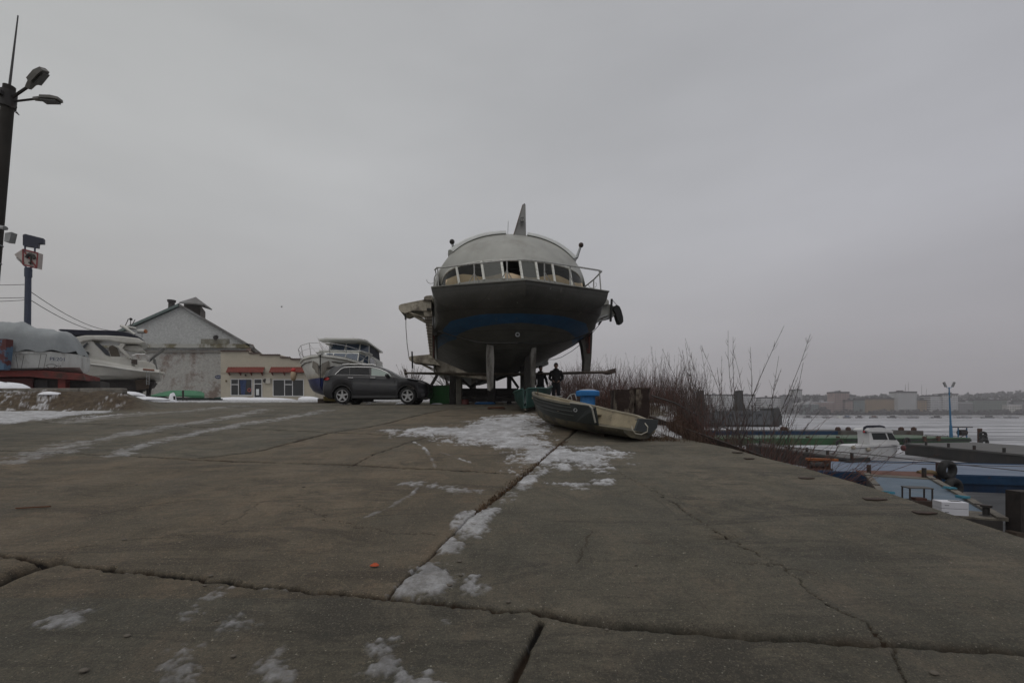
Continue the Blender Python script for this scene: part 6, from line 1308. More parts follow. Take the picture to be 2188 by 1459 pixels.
def person(label, loc, rz, arms, cap=False, lean=0, H=1.0):
    t = thing('person', label, 'person', loc, rz); t.scale = (H, H, H)
    hip = (0, 0, .93); ch = [[(hip, (.15, .11)), ((0, 0, 1.12), (.145, .105)), ((0, .01, 1.32), (.165, .11)), ((0, .01, 1.44), (.12, .085)), ((0, .0, 1.51), .06), ((0, -.015, 1.57), .065), ((0, -.025, 1.65), (.078, .098)), ((0, -.02, 1.72), (.072, .088)), ((0, -.015, 1.76), .045)]]
    legs = []
    for sg in (-1, 1):
        lg = [(hip, (.15, .11)), ((sg * .095, 0, .86), .095), ((sg * .11, -.01, .5), .062), ((sg * .12, .01, .12), .042), ((sg * .125, .0, .05), .042), ((sg * .135, -.12, .035), .036)]
        ch.append(lg); legs.append(lg)
        sh, el_, wr_ = arms[0 if sg < 0 else 1]
        ch.append([((0, .01, 1.44), (.12, .085)), (sh, .062), (el_, .046), (wr_, .03)])
        d = (Vector(wr_) - Vector(el_)).normalized(); palm = Vector(wr_) + d * .05; side = Vector((0, -1, 0)) if abs(d.y) < .7 else Vector((0, 0, 1))
        ch.append([(wr_, .03), (tuple(palm), (.032, .02))])
        for k in range(4):
            b0 = palm + side * (.024 - .016 * k); f1 = b0 + d * .045; f2 = f1 + d * (.03 - .003 * abs(k - 1)) + Vector((-sg * .014, 0, 0)); ch.append([(tuple(palm), (.032, .02)), (tuple(b0 + d * .012), .009), (tuple(f1), .0085), (tuple(f2), .0075)])
        th = palm - d * .01 + side * .035; ch.append([(tuple(palm), (.032, .02)), (tuple(th), .0095), (tuple(th + d * .035 + side * .01), .008)])
    body = skin_body('body', ch, SKIN, t)
    jc = [[((0, 0, .78), (.2, .155)), ((0, 0, 1.0), (.19, .145)), ((0, 0, 1.15), (.19, .15)), ((0, .01, 1.32), (.205, .15)), ((0, .01, 1.43), (.16, .12)), ((0, 0, 1.51), (.085, .085)), ((0, -.0, 1.535), (.08, .08))]]
    for sg in (0, 1):
        sh, el_, wr_ = arms[sg]; e = Vector(el_); w_ = Vector(wr_); jc.append([((0, .01, 1.43), (.16, .12)), (sh, .085), (tuple(lerp(Vector(sh), e, .5)), .078), (el_, .07), (tuple(lerp(e, w_, .9)), .055)])
    skin_body('jacket', jc, JK, t); 
    hood = MB().torus((0, .02, 1.515), .085, .04, 'z', 16, 8); hood.build('collar', JK, t, smooth=80)
    tc_ = [[((0, 0, 1.06), (.17, .13)), ((0, 0, .88), (.18, .14))]]
    for sg in (-1, 1): tc_.append([((0, 0, .88), (.18, .14)), ((sg * .098, 0, .76), .115), ((sg * .11, -.01, .5), .082), ((sg * .12, .01, .28), .07), ((sg * .122, .01, .09), .068)])
    skin_body('trousers', tc_, TR, t)
    for sg in (-1, 1):
        mb = MB(); c0 = (sg * .128, -.05, 0); rings = []
        for y0, wx, hz in ((-.19, .03, .03), (-.16, .045, .05), (-.08, .05, .07), (.0, .045, .1), (.06, .045, .1), (.085, .03, .07)): rings.append([(sg * .13 + wx * math.cos(a), y0, hz / 2 + hz / 2 * math.sin(a)) for a in np.linspace(0, 2 * math.pi, 10, endpoint=False)])
        mb.loft(rings); mb.build('shoe', SHOE, t, smooth=60)
    hd = bpy.data.objects.new('head', None); C.objects.link(hd); hd.parent = t; hd.location = (0, -.02, 1.66)
    mb = MB(); mb.ball((0, 0, .01), .1, 16, (.8, 1.0, 1.22)); mb.v = [(x, y_ - (.012 if z < -.02 else 0), z) for x, y_, z in mb.v]; mb.build('face', SKIN, hd, smooth=80)
    MB().prism([(-.012, -.096, -.01), (.012, -.096, -.01), (0, -.093, .03)], (0, -.024, -.006)).build('nose', SKIN, hd); 
    for sg in (-1, 1):
        MB().ball((sg * .032, -.088, .028), .011, 8).build('eye', mat('eye', (.05, .04, .035), .3), hd, smooth=80); MB().ball((sg * .083, .005, .01), .024, 8, (.4, .8, 1.2)).build('ear', SKIN, hd, smooth=80)
    MB().ball((0, -.094, -.045), .02, 8, (1.2, .4, .35)).build('mouth', mat('lips', (.18, .08, .07), .6), hd, smooth=80)
    mb = MB(); mb.ball((0, .012, .04), .108, 16, (.86, 1.02, 1.02)); mb.v = [(x, y_, max(z, .0 if y_ > 0 else .055)) for x, y_, z in mb.v]; hr = mb.build('knit_cap' if cap else 'hair', JK if cap else mat('dark_hair', (.012, .009, .007), .8), hd, smooth=80)
    return t
g_ = lambda x, y_: gzf(x, y_)
X1 = (1188 - CX) * 19.4 / F
person('bareheaded man in dark clothes, hands held in front, standing right of the bow blade', (X1, 19.4, g_(X1, 19.4)), R(-8),
       [((-.20, .01, 1.40), (-.285, .03, 1.13), (-.10, -.19, 1.0)), ((.20, .01, 1.40), (.29, .03, 1.13), (.11, -.19, .99))])
X2 = (1155 - CX) * 20.1 / F
person('man in a dark coat and cap half hidden behind the right bow blade', (X2, 20.1, g_(X2, 20.1)), R(20), [((-.19, .01, 1.40), (-.26, .02, 1.12), (-.24, -.05, .86)), ((.19, .01, 1.40), (.30, .03, 1.14), (.33, -.04, .88))], cap=True, H=.96)

# ================================================================ VEGETATION
TW = mat('willow_bark_red', (.11, .050, .038), .9, var=.35, scale=4); TW2 = mat('willow_bark_grey', (.085, .066, .058), .9, var=.3, scale=4)
def stems(n_, h, spread, seed, twigs=5, r=.011, curve=.25, hv=.35):
    rr = random.Random(seed); mb = MB()
    for i in range(n_):
        a = rr.uniform(0, 2 * math.pi); d = rr.random() ** .7 * spread * .35; x0, y0 = d * math.cos(a), d * math.sin(a); H = h * (1 - hv * rr.random()) * (1.0 if rr.random() < .7 else .6)
        out_ = rr.uniform(.1, 1) * spread; a2 = a + rr.uniform(-.6, .6); pts = []; m_ = 6; bx, by = rr.uniform(-1, 1) * curve * .25, rr.uniform(-1, 1) * curve * .25
        for k in range(m_ + 1):
            t = k / m_; pts.append(Vector((x0 + math.cos(a2) * out_ * t ** 1.3 + bx * math.sin(t * 4 + i), y0 + math.sin(a2) * out_ * t ** 1.3 + by * math.sin(t * 3.3), H * t ** .93)))
        mb.tube(pts, r * rr.uniform(.7, 1.3), 3, r * .28)
        for q in range(twigs):
            t = rr.uniform(.3, .97); k = min(int(t * m_), m_ - 1); p = lerp(pts[k], pts[k + 1], t * m_ - k); l_ = H * rr.uniform(.08, .24) * (1.15 - t); b = rr.uniform(0, 6.28); u = (pts[k + 1] - pts[k]).normalized()
            dd = (u * 1.5 + Vector((math.cos(b), math.sin(b), .2))).normalized(); mid = p + dd * l_ * .5; mb.tube([p, mid, mid + (dd + Vector((0, 0, .5))).normalized() * l_ * .5], r * .38, 3, r * .14)
    return mb
def bush(n_, h, spread, seed, m, twigs=5, r=.011, **k): return stems(n_, h, spread, seed, twigs, r, **k).build('bush', m, fixn=False)
protos = [bush(48, 2.5, 1.3, 1, TW, 7, .0095, hv=.7, curve=.5), bush(38, 2.9, 1.1, 2, TW, 9, .0085, hv=.7, curve=.5), bush(60, 1.9, 1.5, 3, TW, 6, .008, hv=.7, curve=.5), bush(24, 3.5, 1.0, 4, TW2, 14, .010, hv=.6, curve=.5), bush(44, 2.3, 1.4, 5, TW2, 9, .008, hv=.7, curve=.5)]
used = set(); rv = random.Random(21)
def bank_z(X, Y):
    e = float(edge_x(Y)); z = gzf(e, Y)
    if X <= e: return gzf(X, Y)
    u = min(1, (X - e) / (5.5 + .04 * Y)); return z - (z + 3.4) * u ** .9
def put(k, X, Y, sc, label, group):
    if k in used: o = protos[k].copy(); C.objects.link(o)
    else: o = protos[k]; used.add(k)
    o.location = (X, Y, bank_z(X, Y) - .05); o.rotation_euler = (0, 0, rv.uniform(0, 6.28)); o.scale = (sc * rv.uniform(.85, 1.1), sc * rv.uniform(.85, 1.1), sc); tag(o, label, 'bush', group)
GRP = 'bare reddish willow bushes along the river bank'; LBL = 'bare reddish willow bush in the thicket between the ship and the river'
# (photo column, distance, kind, scale)
for k in range(80):
    px = 1195 + (k / 79) * 290 + rv.uniform(-8, 8); Y = rv.choice([17, 19, 21, 24, 28, 33]) + rv.uniform(-1, 1.5)
    if px < 1240: Y = max(Y, 27 + rv.uniform(0, 8))
    X = (px - CX) * Y / F; kk = rv.choice([0, 1, 2, 2, 0, 4, 3]); put(kk, X, Y, rv.uniform(.62, .92) * (1 if Y < 25 else 1.15), LBL, GRP)
GRP2 = 'bare willow bushes on the slope below the quay'; LBL2 = 'bare willow bush on the slope below the quay, right of the concrete block'
for k in range(21):
    px = 1450 + (k / 20) * 280 + rv.uniform(-12, 12); Y = rv.uniform(12.2, 17); X = (px - CX) * Y / F
    put(rv.choice([1, 3, 3, 4, 0]), X, Y, rv.uniform(.55, .85), LBL2, GRP2)
bg_ = bush(30, 4.1, 1.7, 31, TW2, 14, .014, hv=.6, curve=.6); bg_.location = (6.35, 11.8, -.35); tag(bg_, 'tall bare willow with long upright stems, highest above the river', 'bush')
bg2 = bush(26, 4.2, 1.6, 33, TW2, 14, .013, hv=.6, curve=.6); bg2.location = (5.75, 12.8, .1); tag(bg2, 'tall bare willow just left of the tallest one on the slope', 'bush')
bg3 = bush(110, 1.8, 2.2, 34, TW, 9, .007, hv=.7, curve=.8); bg3.location = (6.5, 10.7, -.55); tag(bg3, 'low tangled reddish bush at the foot of the tallest willow', 'bush')
bg4 = bush(80, 2.3, 1.9, 37, TW, 9, .008, hv=.7, curve=.8); bg4.location = (6.1, 11.3, -.3); tag(bg4, 'dense reddish bush spreading over the bank edge below the tall willows', 'bush')
bg5 = bush(70, 2.0, 1.8, 38, TW, 9, .008, hv=.7, curve=.8); bg5.location = (7.1, 11.0, -.75); tag(bg5, 'rightmost reddish bush leaning over the barges beside the tallest willow', 'bush')
# dead grass and weeds on the bank edge (uncountable)
def weeds(name, n_, area, h, m, seed):
    rr = random.Random(seed); mb = MB()
    for i in range(n_):
        X, Y = area(rr); z0 = bank_z(X, Y) - .02; H = h * rr.uniform(.4, 1); a = rr.uniform(0, 6.28); l_ = H * rr.uniform(.2, .9); w_ = .006; p = Vector((X, Y, z0)); q = p + Vector((math.cos(a) * l_ * .4, math.sin(a) * l_ * .4, H * .7)); s_ = q + Vector((math.cos(a) * l_ * .6, math.sin(a) * l_ * .6, H * .1))
        t = Vector((-math.sin(a) * w_, math.cos(a) * w_, 0)); mb.add([p - t, p + t, q + t * .7, q - t * .7, s_], [(0, 1, 2, 3), (3, 2, 4)])
    o = mb.build(name, m, fixn=False); o['kind'] = 'stuff'; return o
DG = mat('dead_grass', (.16, .10, .045), .95, var=.4, scale=3); DG2 = mat('dead_weeds_red', (.07, .040, .026), .95, var=.4, scale=3)
def ar1(rr): Y = rr.uniform(9.6, 24); return (float(edge_x(Y)) + rr.gauss(.35, .35), Y)
def ar2(rr): Y = rr.uniform(9.8, 13.5); return (float(edge_x(Y)) + rr.uniform(.0, 2.6), Y)
def ar3(rr): Y = rr.uniform(15, 40); return (rr.uniform(2.6 + (Y - 15) * .05, float(edge_x(Y)) + 2), Y)
weeds('bank_grass', 5200, ar1, .3, DG2, 5); weeds('dry_grass', 2600, lambda rr: (rr.gauss(5.9, .5), rr.uniform(9.4, 11.6)), .35, mat('straw', (.30, .19, .07), .95, var=.4), 6); weeds('bank_weeds', 6000, ar2, .55, DG2, 7); weeds('ground_weeds', 9000, ar3, .5, DG2, 8)
def ar4(rr):
    t = rr.random(); a = Vector(RG(1010, 1100)).lerp(Vector(RG(1205, 944)), t); return (a.x + rr.gauss(.02, .035), a.y)
weeds('joint_weeds', 1500, ar4, .07, mat('joint_grass', (.085, .05, .025), .95, var=.4), 12)
weeds('stern_grass', 900, lambda rr: (rr.uniform(2.75, 3.6), rr.uniform(9.8, 10.8)), .1, mat('joint_grass', (.085, .05, .025), .95, var=.4), 13)
# rusty ramp beam running down from the block to the water
rb_ = MB().bar(W(1388, 896, 12.6), W(1640, 986, 10.9), .22, .2).build('rusted_beam', mat('beam_dark_rust', (.026, .017, .013), .95, var=.5, scale=5, bump=.6)); origin_to(rb_, W(1388, 896, 12.6)); tag(rb_, 'long dark rusty beam sloping down from the concrete block towards the water', 'beam')
# trees seen beyond
def tree(px, Y, h, seed, label, spread=2.0):
    X = (px - CX) * Y / F; t = thing('bare_tree', label, 'tree', (X, Y, bank_z(X, Y)))
    MB().tube([(0, 0, 0), (.05, 0, h * .25), (0, .05, h * .5)], .12, 7, .07).build('trunk', TW2, t)
    s_ = stems(60, h * .75, spread, seed, 12, .022, hv=.5); s_.v = [(x, y_, z + h * .25) for x, y_, z in s_.v]; s_.build('crown', mat('pale_twigs', (.10, .07, .062), .9), t, fixn=False)
tree(726, 46, 6.6, 41, 'bare tree rising behind the white motor yacht', 2.6); tree(878, 34, 2.9, 42, 'small bare tree between the car bonnet and the ship wing', 1.2); tree(962, 36, 3.1, 43, 'bare shrub-like tree behind the green container', 1.6)
for k, (px, h) in enumerate(((1215, 4.2), (1240, 4.6), (1270, 4.4), (1190, 4.0))): tree(px, 50 + k * 3, h, 50 + k, 'bare pale tree far behind the two standing men' if k < 4 else '', 2.2)
for o in [o for o in bpy.data.objects if o.get('label') == 'bare pale tree far behind the two standing men']: o['group'] = 'pale trees behind the men'
# ================================================================ RIGHT SIDE: pontoons, barges, boats on the icy river
def onz(px, py, z): Y = (EYE - z) * F / (py - HZ); return Vector(((px - CX) * Y / F, Y, z))
def hullbox(name, label, cat, A, B, Wv, ztop, zlow, ms, md, group=None, rim=.12, chamf=.0):
    """flat-decked floating hull: A-B is the near top edge, Wv the vector across the deck"""
    A = Vector(A); B = Vector(B); Wv = Vector(Wv); t = thing(name, label, cat, ((A.x + B.x + Wv.x) / 2, (A.y + B.y + Wv.y) / 2, WL), 0, group)
    a, b, c, d = A, B, B + Wv, A + Wv; ctr = (a + b + c + d) / 4
    def rg(z, k): return [Vector(((p.x - ctr.x) * k + ctr.x, (p.y - ctr.y) * k + ctr.y, z)) for p in (a, b, c, d)]
    mb = MB(); mb.loft([rg(zlow, .985), rg(WL + .25, 1), rg(ztop, 1)]); mb.build('hull', ms, t, world=True)
    mb = MB(); q = rg(ztop + .006, .997); mb.prism(q, (0, 0, .03)); mb.build('deck', md, t, world=True)
    return t
def rimbars(t, A, B, Wv, z, w_, h, m, name='edge_rail'):
    A = Vector(A); B = Vector(B); Wv = Vector(Wv)
    for p, q in ((A, B), (A + Wv, B + Wv), (A, A + Wv), (B, B + Wv)): MB().bar((p.x, p.y, z + h / 2), (q.x, q.y, z + h / 2), w_, h).build(name, m, t, world=True)
BSIDE = mat('barge_navy_side', (.010, .028, .065), .55, var=.3, scale=1.2, col2=(.02, .02, .022), thr=(.5, .7), streak=3)
BEDGE = mat('barge_blue_edge', (.010, .038, .085), .55, var=.2, scale=2, col2=(.06, .03, .02), thr=(.58, .7))
BDECK = mat('barge_frosted_blue_deck', (.10, .135, .195), .6, var=.12, scale=.5, col2=(.18, .21, .27), thr=(.45, .7), sc2=.35)
A, B = onz(1716, 1008, -1.6), onz(2188, 1021, -1.6); B = A + (B - A) * 2.2; Wv = onz(1765, 985.5, -1.6) - onz(1716, 1008, -1.6); Wv = Vector((5.0, 6.3, 0))
bg = hullbox('blue_barge', 'long flat blue barge with a frosted pale blue deck, nearest to the quay', 'barge', A, B, Wv, -1.6, -3.2, BSIDE, BDECK)
mb = MB(); mb.bar(A + Vector((0, -.06, -.16)), B + Vector((0, -.06, -.16)), .1, .40); mb.build('rubbing_strake', BEDGE, bg, world=True)
rimbars(bg, A + Vector((.1, .1, 0)), B, Wv - Vector((.1, .2, 0)), -1.565, .1, .05, BEDGE)
wn = thing('orange_winch', 'orange painted beam over a rusty anchor winch at the left end of the blue barge', 'winch', onz(1758, 1005, -1.57))
def at(x, y_, Y): return W(x, y_, Y)
ORG = mat('orange_paint', (.30, .085, .012), .6, var=.25, scale=5, col2=(.09, .035, .02), thr=(.55, .7))
MB().bar(at(1722, 980, 26.6), at(1789, 982.5, 26.2), .3, .13).build('beam', ORG, wn, world=True)
MB().box(at(1737, 994, 26.5), (.35, .5, .62)).build('side_cheek', RUST, wn, world=True); MB().box(at(1762, 994, 26.3), (.35, .5, .62)).build('side_cheek', RUST, wn, world=True)
MB().cyl(at(1731, 993, 26.4), at(1768, 993, 26.2), .2, n=14).build('drum', BLACKM, wn, world=True)
MB().box(at(1748, 1004, 26.3), (1.25, .7, .2)).build('bed_plate', RUST, wn, world=True)
for m_ in (BSIDE, BEDGE): m_.node_tree.nodes['Principled BSDF'].inputs['Specular IOR Level'].default_value = .12
# gangway pontoon
Ap, Bp, Cp = Vector((17.6, 22.6, -1.38)), Vector((19.6, 21.4, -1.38)), Vector((13.7, 12.7, -1.38)); wv = Bp - Ap; Dp = Cp - wv
pt = thing('pontoon', 'narrow floating pontoon with pale blue deck and timber rails, between quay and blue barge', 'pontoon', (Ap + Cp) / 2 + Vector((0, 0, -1)))
TIM = mat('grey_timber', (.14, .125, .10), .85, var=.3, scale=6, col2=(.07, .06, .05), thr=(.5, .65))
mb = MB(); mb.prism([Ap, Bp, Cp, Dp], (0, 0, -.5)); mb.build('float', TD, pt, world=True)
PD = mat('pontoon_blue_deck', (.085, .125, .165), .7, var=.2, scale=1.5, col2=(.13, .16, .19), thr=(.5, .7))
u_ = (Cp - Bp)
mb = MB(); up = Vector((0, 0, .006)); mb.prism([Ap + u_ * .09 + up, Bp + u_ * .09 + up, Bp + u_ * .88 + up, Ap + u_ * .88 + up], (0, 0, .03)); mb.build('deck_sheet', PD, pt, world=True)
for t0, t1 in ((0, .085), (.885, 1)):
    mb = MB(); n_ = 6
    for k in range(n_): a, b = Ap + u_ * lerp(t0, t1, (k + .08) / n_), Ap + u_ * lerp(t0, t1, (k + .92) / n_); mb.prism([a + up, a + wv + up, b + wv + up, b + up], (0, 0, .05))
    mb.bar(Ap + u_ * t0 + wv * .5 + up, Ap + u_ * t1 + wv * .5 + up, .06, .03); mb.build('plank_end', TIM, pt, world=True)
for o_ in (0, 1):
    a, b = Ap + wv * o_ + Vector((0, 0, .07)), Dp + wv * o_ + Vector((0, 0, .07)); rl_ = MB().bar(a, b, .22, .1).build('side_rail', TIM, pt, world=True)
    mb = MB()
    for k in range(12): p = lerp(a, b, (k + .5) / 12) + Vector((0, 0, .06)); MB().box(p, (.16, .2, .03)).build('cleat_plate', BLACKM, rl_, world=True) if k % 4 == 1 else None
for px, py_, h in ((1856, 1014, .5), (1974, 1022, .5)): p = onz(px, py_, -1.38); MB().cyl(p, p + Vector((0, 0, h)), .09, n=10).build('mooring_post', BLACKM, pt, world=True)
sl_ = MB().prism([at(1828, 1006, 23.8), at(1845, 1017, 22.9), at(1990, 1021, 21.9), at(1998, 1010, 23.3)], (0, 0, .05)).build('rusty_ramp_plate', mat('plate_redbrown', (.11, .045, .03), .8, var=.3)); origin_to(sl_, at(1910, 1015, 23)); tag(sl_, 'reddish brown plate bridging the pontoon and the blue barge', 'plate')
lg = MB().tube([at(1962, 1010, 22.9), at(1970, 1008, 22.9), at(1990, 1008.5, 22.8), at(2000, 1012, 22.8)], .12, 10).build('timber_fender', mat('tan_log', (.17, .12, .06), .8, var=.3), smooth=50); origin_to(lg, at(1980, 1010, 22.9)); tag(lg, 'tan log fender lying beside the big tyre', 'fender')
MBt = MB().torus((0, 0, 0), .35, .155, 'y', 28, 10, 1.25); ty = MBt.build('tyre', DARK, smooth=70); ty.location = at(2023, 1003.5, 22.6); ty.rotation_euler = (0, 0, R(12)); tag(ty, 'big upright black tyre hung on the near edge of the blue barge', 'tyre')
ty2 = ty.copy(); C.objects.link(ty2); ty2.location = at(2036, 1042, 22.3); tag(ty2, 'half hidden black tyre hanging low against the blue barge side', 'tyre')
tp2 = MB().box(at(2005, 1010, 22.9), (.16, .16, 1.0)).build('tyre_post', mat('post_maroon', (.05, .02, .018), .8)); origin_to(tp2, at(2005, 1030, 22.9)); tag(tp2, 'short dark red post left of the big upright tyre', 'post')
# table and boxes on the pontoon
tz = -1.34
tbp = Vector((12.95, 14.55, tz)); tt_ = thing('small_table', 'small dark metal table standing on the pontoon', 'table', tbp, R(-10))
TB = mat('table_metal', (.04, .032, .028), .7)
MB().box((0, 0, .62), (.68, .42, .03)).build('tabletop', mat('table_top', (.075, .07, .065), .7), tt_)
for sx in (-1, 1):
    for sy in (-1, 1): MB().box((sx * .31, sy * .18, .3), (.035, .035, .62)).build('leg', TB, tt_)
MB().box((0, 0, .12), (.8, .5, .2)).build('lower_crate', mat('crate_dark', (.045, .03, .022), .9), tt_)
MB().box((.05, 0, .26), (.3, .25, .08)).build('reddish_bundle', mat('bundle', (.09, .04, .03), .9), tt_)
WB = mat('white_carton', (.62, .62, .66), .6, var=.04)
bx = Vector((12.95, 13.45, tz))
for k in range(2):
    o = MB().box((0, 0, .1), (.66, .42, .19)).build('white_box', WB); o.location = bx + Vector((0, 0, .2 * k)); o.rotation_euler = (0, 0, R(-14)); bv = o.modifiers.new('bevel', 'BEVEL'); bv.width = .008
    tag(o, 'white carton box on the pontoon, ' + ('upper one of the stacked pair with a cut-out lid' if k else 'lower one of the stacked pair'), 'box')
    if k: MB().box((.12, .02, .198), (.26, .14, .012)).build('lid_opening', DARK, o)
    MB().box((-.2, -.212, .1), (.1, .006, .02)).build('printed_mark', mat('grey_print', (.2, .2, .22), .8), o)
for px, py_, nm in ((1899, 1056, 'left'), (2030, 1046, 'right'), (2058, 1066, 'far right')):
    p = onz(px, py_, -1.28); rr = random.Random(px); o = MB().tube([Vector((.22 * math.sin(k * 1.7) * rr.uniform(.4, 1), .16 * math.cos(k * 2.1), .03 + .02 * rr.random() + k * .003)) for k in range(22)], .018, 5).build('cyan_rope', mat('cyan_rope', (.05, .22, .30), .7)); o.location = p; tag(o, 'tangle of cyan rope on the %s pontoon rail' % nm, 'rope')
pl = thing('mooring_dolphin', 'dark mooring pile with a black fender at the lower right edge', 'pile', (14.1, 12.6, -3))
MB().box((0, 0, 1.4), (.45, .4, 2.2)).build('pile', mat('pile_dark', (.022, .016, .013), .9, var=.5, bump=.4), pl); MB().cyl((.65, 0, .4), (.65, 0, 2.4), .42, n=16).build('fender', DARK, pl, smooth=40); MB().box((-.3, -.1, .6), (.2, .3, 1.6)).build('timber_face', mat('dark_timber', (.05, .035, .025), .9, var=.4), pl)
bs = MB().lathe((0, 0, 0), [(.16, 0), (.16, .05), (.08, .08), (.08, .28), (.13, .3), (.13, .36), (0, .38)], 14).build('pontoon_bollard', BLACKM, smooth=40); bs.location = (13.75, 13.2, -1.37); tag(bs, 'small black bollard with ropes at the near end of the pontoon', 'bollard')
# dark barges
BKS = mat('barge_black_side', (.022, .021, .02), .75, var=.35, scale=.8, col2=(.045, .035, .028), thr=(.5, .7), streak=2); BKD = mat('barge_grey_deck', (.085, .082, .078), .8, var=.25, scale=.6)
for nm, lab, a, b, wv_ in (('black_barge', 'dark grey barge behind the white boat, running left of it into the bushes', onz(1594, 948, -1.3), onz(1815, 980, -1.3), Vector((2.0, .8, 0))), ('black_barge', 'long black barge right of the white boat, running to the right edge', onz(1933, 947.5, -1.3), onz(2215, 974, -1.3), Vector((9, 2, 0)))):
    t = hullbox(nm, lab, 'barge', a, b, wv_, -1.3, -3, BKS, BKD); L_ = (b - a).length; n_ = int(L_ / 2.4)
    for k in range(n_ + 1):
        p = lerp(a, b, k / n_) + Vector((.15, 0, 0)); MB().cyl(p, p + Vector((0, 0, .38)), .1, n=8).build('bollard', BLACKM, t, world=True)
    MB().bar(a + Vector((-.04, 0, -.03)), b + Vector((-.04, 0, -.03)), .1, .14).build('gunwale', BKD, t, world=True)
# white cabin boat
wbx, wby = float(onz(1878, 977, WL).x), 43.0
cb_ = thing('cabin_boat', 'small white cabin motor boat with round fenders moored among the barges', 'boat', (wbx, wby, WL))
def qb(px, py, d=0): return W(px, py, 42.7 + d)
mb = MB(); rings = []
for x, yt, ym, yb, h in ((1820, 953, 962, 974, .95), (1835, 951, 961, 976, 1.05), (1865, 950, 959, 978, 1.1), (1895, 948, 957, 979, 1.0), (1915, 947, 956, 977, .7), (1928, 946.5, 955, 974, .3), (1936, 946, 951, 960, .03)):
    X = qb(x, 0).x; z = [qb(0, q).z for q in (yt, ym, yb)]; rings.append([(X, 43.7 - h, z[0]), (X, 43.7 - h, z[1]), (X, 43.7 - h * .75, z[2] + .0), (X, 43.7, z[2] - .2), (X, 43.7 + h * .75, z[2]), (X, 43.7 + h, z[1]), (X, 43.7 + h, z[0])])
WH2 = mat('clean_white_gelcoat', (.60, .60, .60), .3, var=.05)
mb.loft(rings); mb.build('hull', WH2, cb_, world=True, smooth=35)
MB().tube([W(x, y_, 42.62 + dd) for x, y_, dd in ((1820, 958, 0), (1865, 955.5, -.1), (1895, 954, 0), (1915, 953, .3), (1934, 951, 1.0))], .035, 5).build('rub_rail', mat('rail_grey', (.12, .12, .13), .5), cb_, world=True)
mb = MB(); mb.prism([qb(1858, 951, .15), qb(1857, 926, .15), qb(1854, 919, .15), qb(1860, 914.5, .15), qb(1885, 914, .15), qb(1906, 919, .15), qb(1912, 935, .15), qb(1922, 946, .15), qb(1922, 951, .15)], (0, 1.5, 0)); cbn = mb.build('cabin', WH2, cb_, world=True); bv = cbn.modifiers.new('bevel', 'BEVEL'); bv.width = .05; bv.segments = 2
for pts in ([(1862, 925), (1891, 925), (1897, 939), (1866, 939)], [(1895, 925), (1906, 925), (1915, 940), (1900, 939.5)]): MB().prism([qb(*q, .13) for q in pts], (0, .03, 0)).build('window', glass('boat_glass', (.03, .033, .035), .1), cb_, world=True)
mb = MB(); mb.prism([qb(1853, 919, .0), qb(1858, 914.5, 0), (qb(1885, 913, 0)), qb(1908, 921, 0), qb(1908, 923, 0), qb(1855, 922, 0)], (0, 1.8, 0)); mb.build('roof', WH2, cb_, world=True)
mb = MB(); mb.loft([[qb(1843 + i, 925, d), qb(1844 + i, 912, d), qb(1852, 908.5, d), qb(1880, 908, d), qb(1889, 910, d), qb(1893, 914, d), qb(1860, 913, d), qb(1853, 919, d), qb(1852, 925, d)] for i, d in ((0, .4), (1, 1.8))]); mb.build('canvas_hood', mat('navy_canvas', (.015, .017, .03), .8), cb_, world=True)
MB().ball(qb(1845.5, 922, .2), .1, 8).build('red_lamp', mat('tail_light_red', (.35, .02, .02), .25), cb_, world=True)
for x, y_, c_ in ((1823, 956, 'left, at the stern'), (1855, 960, 'middle')):
    o = MB().ball((0, 0, 0), .2, 12).build('ball_fender', mat('fender_dirty', (.28, .25, .2), .6), smooth=80); o.location = qb(x, y_, -.15); tag(o, 'round pale fender hanging on the white cabin boat, ' + c_, 'fender')
o = MB().ball((0, 0, 0), .22, 12, (1, 1, 1.3)).build('ball_fender', mat('fender_darkred', (.09, .02, .02), .6), smooth=80); o.location = qb(1930, 957, .4); tag(o, 'dark red fender at the bow of the white cabin boat', 'fender')
# green barge with its lamp, winch shed and tyres; blue and grey barge behind
gA, gB = Vector((20, 59.3, -1.5)), onz(2100, 937, -1.5); gB.y = 60.8
gt = hullbox('green_barge', 'long low bright green barge lying across the river side of the moorings', 'barge', gA, gB, Vector((0, 9, 0)), -1.5, -3, mat('barge_green_side', (.018, .075, .022), .6, var=.2, scale=.8, col2=(.03, .05, .02), thr=(.5, .7)), mat('barge_green_deck', (.045, .085, .04), .7, var=.2, scale=.5, col2=(.16, .17, .15), thr=(.5, .65)))
mb = MB(); mb.bar(Vector((44, 59.9, -1.78)), Vector((gB.x, 60.6, -1.78)), .06, .34); mb.build('dark_strake', mat('strake_dark', (.012, .02, .012), .7), gt, world=True)  # dark strake along the near side
MB().bar(gA + Vector((0, -.05, -.02)), gB + Vector((0, -.05, -.02)), .12, .1).build('gunwale', mat('green_edge', (.04, .12, .05), .6), gt, world=True)
for x in (1725, 1790, 1975, 2005): MB().box(W(x, 937, 60.3), (.32, .3, .6)).build('bitts', RUST, gt, world=True)
for px, py_, Y, s_, nm in ((2100, 929, 61.5, 1, 'top one of the stack'), (2101, 936, 61.4, 1, 'middle one of the stack'), (2102, 945, 61.0, 1.15, 'lowest and largest of the stack'), (1794, 947, 59.2, 1, 'alone, left of the white boat'), (1938, 942, 60.0, .95, 'alone, right of the white boat')):
    o = MB().torus((0, 0, 0), .36 * s_, .16 * s_, 'y', 22, 8, 1.2).build('tyre', DARK, smooth=70); o.location = W(px, py_, Y); tag(o, 'black tyre on the green barge, ' + nm, 'tyre', 'tyre fenders on the green barge')
